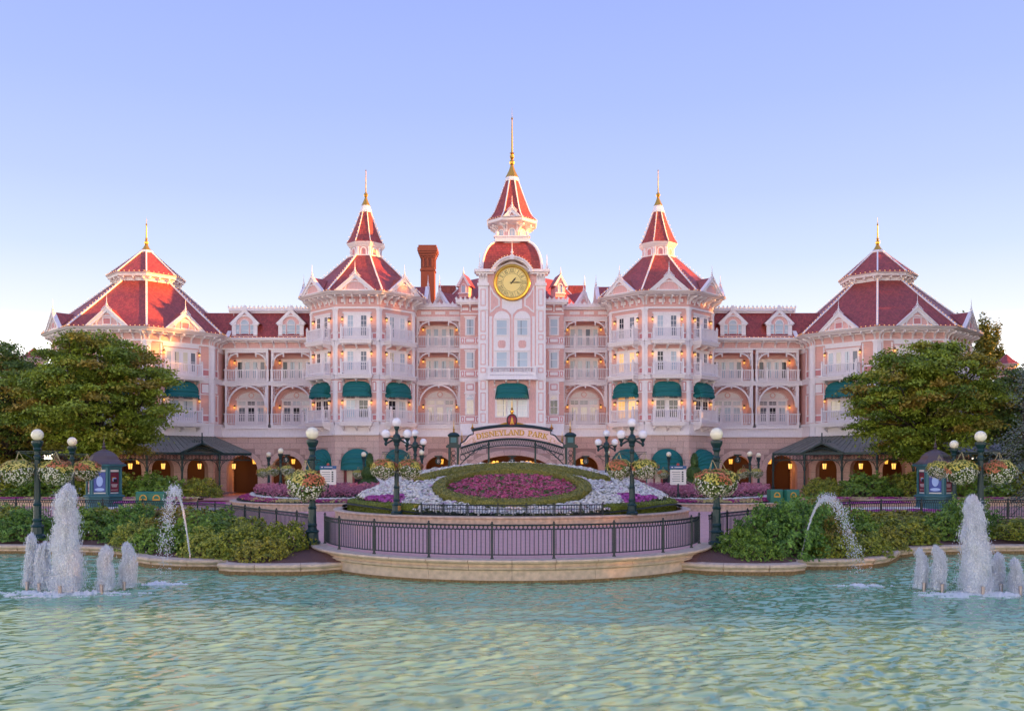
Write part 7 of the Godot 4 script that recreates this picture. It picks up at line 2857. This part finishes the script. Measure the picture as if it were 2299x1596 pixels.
func make_trees() -> void:
	var lo := Color(0.095, 0.165, 0.012)
	var hi := Color(0.33, 0.41, 0.035)
	var warm := Color(0.38, 0.24, 0.03)
	maple("broad olive maple before the left corner pavilion", -32.2, 69.0, 13.6, 6.4, 3.0, 1, 74000, lo, hi, warm)
	maple("broad green maple before the right corner pavilion", 32.0, 69.0, 12.9, 6.0, 2.9, 2, 70000, lo, hi, warm)
	var far := maple("darker tree at the far left, behind the olive maple", -41.5, 73.0, 13.3, 5.6, 2.6, 3, 40000, lo, Color(0.13, 0.20, 0.03), warm)
	maple("dark tree at the far right, behind the blue cedar", 43.0, 72.0, 12.0, 5.0, 2.6, 4, 36000, lo, Color(0.13, 0.20, 0.03), warm)
	for q in [[-53.0, 88.0, 30.0, "dark tree beyond the left edge trees, nearest the pavilion"], [-62.0, 97.0, 80.0, "dark tree far beyond the left kiosk"], [-47.0, 82.0, 200.0, "dark tree glimpsed between the left lamp and the maple"], [52.0, 92.0, 120.0, "dark tree glimpsed behind the right maple"], [60.0, 99.0, 160.0, "dark tree far beyond the right kiosk"]]:
		copy(far, fr(q[0], 0, q[1], q[2]), q[3], "maple_tree")
	for s in [-1.0, 1.0]:
		var l := PackedVector2Array()
		for i in 21:
			l.push_back(Vector2(s * lerpf(38.0, 78.0, i / 20.0), 84.0 + 5.0 * sin(i * 0.4)))
		hedge("boundary_hedge", "tall dark boundary hedge behind the %s garden trees" % ("left" if s < 0 else "right"), l, 2.2, 3.6, func(_x, _d): return 0.0, Color(0.10, 0.15, 0.03), 60.0, "boundary hedges")
	cedar("drooping blue cedar at the right edge of the view", 30.6, 50.5, 10.5, 11, 4.6)
	cedar("blue cedar branches reaching in at the left edge", -31.6, 48.5, 6.6, 12, 4.4)
	poplar("left one of the distant poplars beyond the right pavilion", 65.3, 130.0, 23.6, 1.9, 21, 9000)
	poplar("middle one of the distant poplars beyond the right pavilion", 69.4, 131.0, 24.2, 2.0, 22, 9000)
	poplar("right one of the distant poplars beyond the right pavilion", 71.6, 132.0, 23.0, 1.8, 23, 9000)
	topiary(14.4, 70.5, "tall clipped topiary right of the information board")
	topiary(-11.4, 71.0, "clipped topiary behind the left terrace lamp's basket")
	# tall trees outside the view on the right, whose shade keeps the sun off the garden
	var first := poplar("tall tree right of the view, nearest the hotel", 66.0, 84.0, 24.5, 5.5, 31, 12000)
	var k := 0
	for q in [[78.0, 94.0, 1.0], [63.0, 76.0, 1.1], [62.0, 67.0, 1.12], [62.0, 58.0, 1.1], [60.0, 49.0, 1.12], [60.0, 40.0, 1.1], [58.0, 30.0, 1.12], [59.0, 20.0, 1.1]]:
		var c := copy(first, fr(q[0], 0, q[1], 40.0 * k), "tall tree right of the view, %s in the row" % ["second", "third", "fourth", "fifth", "sixth", "seventh", "eighth", "ninth"][k], "poplar")
		c.scale = Vector3(1.15, q[2], 1.15)
		k += 1
# ---------------------------------------------------------------- fountains
func blob(m: MB, p: Vector3, r: float, g: RandomNumberGenerator) -> void:
	# a drop: an uneven eight-sided double pyramid
	var q := []
	for k in 4:
		var a := TAU * k / 4.0 + g.randf()
		q.append(p + Vector3(cos(a) * r, g.randf_range(-0.3, 0.3) * r, sin(a) * r) * g.randf_range(0.7, 1.2))
	var t := p + Vector3(0, r * g.randf_range(0.9, 1.7), 0)
	var b := p - Vector3(0, r * g.randf_range(0.9, 1.7), 0)
	for k in 4:
		m.tri(q[k], t, q[(k + 1) % 4])
		m.tri(q[(k + 1) % 4], b, q[k])

func drop(m: MB, p: Vector3, r: float, long: float, g: RandomNumberGenerator) -> void:
	# a smooth little spindle of water
	var a0 := g.randf() * TAU
	var t := p + Vector3(g.randfn() * r * 0.3, r * long, g.randfn() * r * 0.3)
	var b := p - Vector3(0, r * long, 0)
	var q := []
	var nq := []
	for k in 4:
		var a := a0 + TAU * k / 4.0
		nq.append(Vector3(cos(a), 0, sin(a)))
		q.append(p + nq[k] * r)
	for k in 4:
		var l := (k + 1) % 4
		m.trin(q[l], q[k], t, nq[l], nq[k], Vector3.UP)
		m.trin(q[k], q[l], b, nq[k], nq[l], Vector3.DOWN)

func jet(called: String, label: String, x: float, d: float, h: float, w: float, sd: int) -> void:
	# a column of aerated water: lumpy skin, ragged edge of drops, pipe below
	var O := thing(called, label, "fountain jet", fr(x, WATER, d), "foaming fountain jets")
	var g := RandomNumberGenerator.new()
	g.seed = sd
	var n := FastNoiseLite.new()
	n.seed = sd
	n.frequency = 1.0
	var m := MB.new()
	# an uneven white core, then thousands of rising and falling clots and threads round it
	var core := MB.new()
	var nr := int(h * 26) + 8
	var sides := 20
	var rows := []
	var shape := func(t: float, a: float) -> float:
		var q := 1.0 - 0.42 * smoothstep(0.25, 1.0, t)
		if t > 0.86:
			q *= sqrt(maxf(0.0, 1.0 - pow((t - 0.86) / 0.14, 2)))
		q *= 1.12 - 0.16 * smoothstep(0.0, 0.2, t)
		return 0.5 * w * q * (0.84 + (0.42 + 0.3 * t) * n.get_noise_3d(cos(a) * 1.3, t * h * 1.25, sin(a) * 1.3 + 5.0))
	for i in nr + 1:
		var t := float(i) / nr
		var lean := Vector3(n.get_noise_2d(t * 1.2, 7.0), 0, n.get_noise_2d(t * 1.2, 30.0)) * w * 0.25 * t
		var r := PackedVector3Array()
		for k in sides:
			var a := TAU * k / sides
			var rad: float = shape.call(t, a) * 0.72 * (1.0 + 0.26 * n.get_noise_3d(cos(a) * 5.0, t * h * 1.6, sin(a) * 5.0))
			r.push_back(lean + Vector3(cos(a) * rad, 0.06 + t * (h - 0.12), sin(a) * rad))
		rows.append(r)
	for i in nr:
		for k in sides:
			var l := (k + 1) % sides
			var na := Vector3(cos(TAU * k / sides), 0.1, sin(TAU * k / sides))
			var nb := Vector3(cos(TAU * l / sides), 0.1, sin(TAU * l / sides))
			core.quadn(rows[i][l], rows[i][k], rows[i + 1][k], rows[i + 1][l], nb, na, na, nb)
	part(O, "water_core", core, M.foam, Transform3D.IDENTITY, true)
	for i in int(6200 * h * w + 1400):
		var t := pow(g.randf(), 0.9)
		var a := g.randf() * TAU
		var rr: float = shape.call(t, a) * (0.7 + absf(g.randfn()) * 0.24)
		var lean := Vector3(n.get_noise_2d(t * 1.2, 7.0), 0, n.get_noise_2d(t * 1.2, 30.0)) * w * 0.25 * t
		var thin := g.randf() < 0.8
		drop(m, lean + Vector3(cos(a) * rr, 0.1 + t * (h - 0.14) + g.randfn() * 0.03, sin(a) * rr), g.randf_range(0.003, 0.008) if thin else g.randf_range(0.008, 0.016), g.randf_range(4.0, 12.0) if thin else g.randf_range(1.0, 2.2), g)
	part(O, "water_column", m, M.spray, Transform3D.IDENTITY, true)
	var dr := MB.new()
	for i in int(520 * h * maxf(0.4, w)) + 200:
		var t := g.randf()
		var a := g.randf() * TAU
		var rr := 0.5 * w * (0.45 + absf(g.randfn()) * 0.36) * (1.15 - 0.4 * t)
		if i % 3 == 0:
			t *= 0.14
			rr = w * (0.3 + absf(g.randfn()) * 0.3)
		drop(dr, Vector3(cos(a) * rr, 0.04 + t * h * 0.95, sin(a) * rr), g.randf_range(0.004, 0.010), g.randf_range(1.0, 2.5), g)
	part(O, "drops", dr, M.spray, Transform3D.IDENTITY, true).set_meta("kind", "stuff")
	var p := MB.new()
	p.lathe(PackedVector2Array([Vector2(0.045, -0.3), Vector2(0.045, 0.2), Vector2(0.05, 0.2), Vector2(0.05, 0.24), Vector2(0.03, 0.24)]), 10)
	part(O, "nozzle", p, M.steel, at(0, 0, w * 0.46), true)

func arch_jet(label: String, a: Vector3, top: Vector3, b: Vector3, sd: int) -> void:
	var O := thing("arching_jet", label, "fountain jet", Transform3D(Basis(), a), "thin arching fountain jets")
	var g := RandomNumberGenerator.new()
	g.seed = sd
	var m := MB.new()
	var c := top * 2.0 - (a + b) * 0.5
	for i in 3200:
		var t := pow(g.randf(), 0.85)
		var p: Vector3 = a * (1 - t) * (1 - t) + c * 2 * t * (1 - t) + b * t * t - a
		var spread := 0.012 + 0.10 * t * t + (0.05 if t > 0.35 else 0.0)
		var k := Vector3(g.randfn(), g.randfn(), g.randfn()) * spread
		if sin(t * 60.0 + g.randf()) > 0.75 and t > 0.4:
			continue
		drop(m, p + k, g.randf_range(0.005, 0.018), g.randf_range(1.0, 2.2), g)
	part(O, "drops", m, M.spray, Transform3D.IDENTITY, true).set_meta("kind", "stuff")
	var st := MB.new()
	var pts := PackedVector3Array()
	for i in 12:
		var t := i / 26.0
		pts.push_back(a * (1 - t) * (1 - t) + c * 2 * t * (1 - t) + b * t * t - a)
	st.tube(pts, 0.012, 0.02, 6)
	part(O, "water_stream", st, M.spray, Transform3D.IDENTITY, true)
	var p := MB.new()
	p.lathe(PackedVector2Array([Vector2(0.03, -0.2), Vector2(0.03, 0.1), Vector2(0.015, 0.14)]), 8)
	part(O, "nozzle", p, M.steel, Transform3D.IDENTITY, true)

func splash(label: String, x: float, d: float, rx: float, rz: float, sd: int, dense: int) -> void:
	# broken white water lying on the surface
	var g := RandomNumberGenerator.new()
	g.seed = sd
	var m := MB.new()
	var n := FastNoiseLite.new()
	n.seed = sd
	n.frequency = 1.6
	for i in dense:
		var r := pow(g.randf(), 0.7)
		var a := g.randf() * TAU
		var px := cos(a) * r * rx + g.randfn() * 0.1
		var pz := sin(a) * r * rz
		if n.get_noise_2d(px, pz * 2.0) < -0.12 + r * 0.4:
			continue
		var s := g.randf_range(0.012, 0.05) * (1.25 - r)
		var y := 0.015 + absf(g.randfn()) * 0.035 * (1.0 - r)
		var q := []
		for k in 5:
			var b := TAU * k / 5.0 + g.randf() * 0.6
			q.append(Vector3(px + cos(b) * s * 2.2, -0.01, pz + sin(b) * s))
		for k in 5:
			m.tri(q[(k + 1) % 5], q[k], Vector3(px, y + s * 0.4, pz))
	var o := single("water_foam", m, M.spray, label, "foam", fr(x, WATER, d), "foam under the fountains")
	o.set_meta("kind", "stuff")

func make_fountains() -> void:
	jet("fountain_jet", "tallest foaming jet of the left fountain", -12.1, 24.2, 2.95, 0.86, 1)
	jet("fountain_jet", "leftmost short jet of the left fountain", -13.45, 24.9, 1.55, 0.46, 2)
	jet("fountain_jet", "short jet second from the left in the left fountain", -12.95, 24.6, 1.35, 0.5, 3)
	jet("fountain_jet", "short broad jet just right of the left tall jet", -11.15, 24.4, 1.25, 0.52, 4)
	jet("fountain_jet", "rightmost short jet of the left fountain", -10.75, 24.9, 1.3, 0.5, 5)
	jet("fountain_jet", "tallest foaming jet of the right fountain", 12.55, 24.1, 2.65, 0.85, 6)
	jet("fountain_jet", "leftmost short jet of the right fountain", 11.35, 24.7, 1.15, 0.42, 7)
	jet("fountain_jet", "short jet second from the left in the right fountain", 11.7, 24.4, 1.25, 0.46, 8)
	jet("fountain_jet", "short jet just right of the right tall jet", 13.35, 24.5, 1.05, 0.46, 9)
	jet("fountain_jet", "short jet near the right edge of the view", 13.6, 24.0, 0.95, 0.44, 10)
	arch_jet("thin arching jet over the left pool edge", P(-10.85, -0.3, 30.0), P(-11.15, 2.0, 29.4), P(-11.2, WATER, 28.6), 11)
	arch_jet("thin arching jet over the right pool edge", P(9.75, -0.3, 30.0), P(10.45, 1.72, 29.4), P(11.2, WATER, 28.6), 12)
	splash("white water round the left fountain jets", -12.1, 24.0, 2.4, 0.85, 13, 5200)
	splash("white water round the right fountain jets", 12.7, 23.9, 2.2, 0.85, 14, 5200)
	splash("splash of the left arching jet on the pool", -10.2, 26.0, 0.8, 0.35, 15, 900)
	splash("splash of the right arching jet on the pool", 10.1, 25.6, 0.9, 0.35, 16, 900)
	for s in [[-13.6, 33.4], [12.6, 31.6]]:
		var O := thing("floodlight", "small dark floodlight on the soil of the %s pool bed" % ("left" if s[0] < 0 else "right"), "floodlight", fr(s[0], -0.33, s[1] - 0.3), "floodlights by the pool")
		var m := MB.new()
		m.T = Transform3D(Basis(Vector3.RIGHT, -0.7), Vector3(0, 0.16, 0))
		m.lathe(PackedVector2Array([Vector2(0.02, -0.14), Vector2(0.09, -0.1), Vector2(0.11, 0.08), Vector2(0.09, 0.1), Vector2(0.0, 0.07)]), 12)
		part(O, "housing", m, M.dark_iron, Transform3D.IDENTITY, true)
		var b := MB.new()
		b.bx(-0.1, 0.1, 0, 0.03, -0.06, 0.06)
		b.bx(-0.02, 0.02, 0, 0.15, -0.02, 0.02)
		part(O, "bracket", b, M.dark_iron, Transform3D.IDENTITY, true)

func make_distance() -> void:
	# low pink roofs glimpsed beyond the trees at both sides
	for q in [[-58.0, 108.0, "left", 15.9], [63.9, 115.0, "right", 16.0]]:
		var O := thing("far_turret", "distant small turret with red roof showing above the %s trees" % q[2], "building", fr(q[0], 0, q[1]), "far turrets")
		var w := MB.new()
		w.ngon(PackedVector2Array([Vector2(1.0, 0), Vector2(1.0, q[3])]))
		part(O, "wall", w, M.pink, Transform3D.IDENTITY, true)
		var r := MB.new()
		r.ngon(PackedVector2Array([Vector2(1.5, q[3]), Vector2(0.6, q[3] + 0.8), Vector2(0.05, q[3] + 1.4)]))
		part(O, "roof", r, M.shingle, Transform3D.IDENTITY, true)
		var c := MB.new()
		c.ngon(PackedVector2Array([Vector2(1.0, q[3] - 0.4), Vector2(1.55, q[3]), Vector2(1.4, q[3] + 0.05)]))
		part(O, "cornice", c, M.white, Transform3D.IDENTITY, true)
	for q in [[-43.5, 78.0, "left"], [40.5, 76.0, "right"]]:
		var O := thing("red_stand", "small dark red stand under the %s trees" % q[2], "stand", fr(q[0], 0, q[1]), "red stands at the sides")
		var w := MB.new()
		w.bx(-3.0, 3.0, 0, 2.4, -1.5, 1.5)
		part(O, "wall", w, M.shed_red, Transform3D.IDENTITY, true)
		for i in 4:
			var p := MB.new()
			p.bx(-2.6 + i * 1.4, -1.6 + i * 1.4, 0.9, 2.0, 1.5, 1.53)
			part(O, "panel", p, M.door_red, Transform3D.IDENTITY, true)
		var r := MB.new()
		r.prism(PackedVector2Array([Vector2(-3.3, 2.4), Vector2(3.3, 2.4), Vector2(2.4, 3.1), Vector2(-2.4, 3.1)]), -1.8, 1.8)
		part(O, "roof", r, M.teal, Transform3D.IDENTITY, true)

func _ready() -> void:
	rng.seed = 7
	make_view()
	make_materials()
	make_ground()
	make_hotel()
	make_gate()
	make_porch(-1.0)
	make_porch(1.0)
	make_mound()
	make_side_beds()
	make_street()
	make_trees()
	make_shrubs()
	make_fountains()
	make_distance()
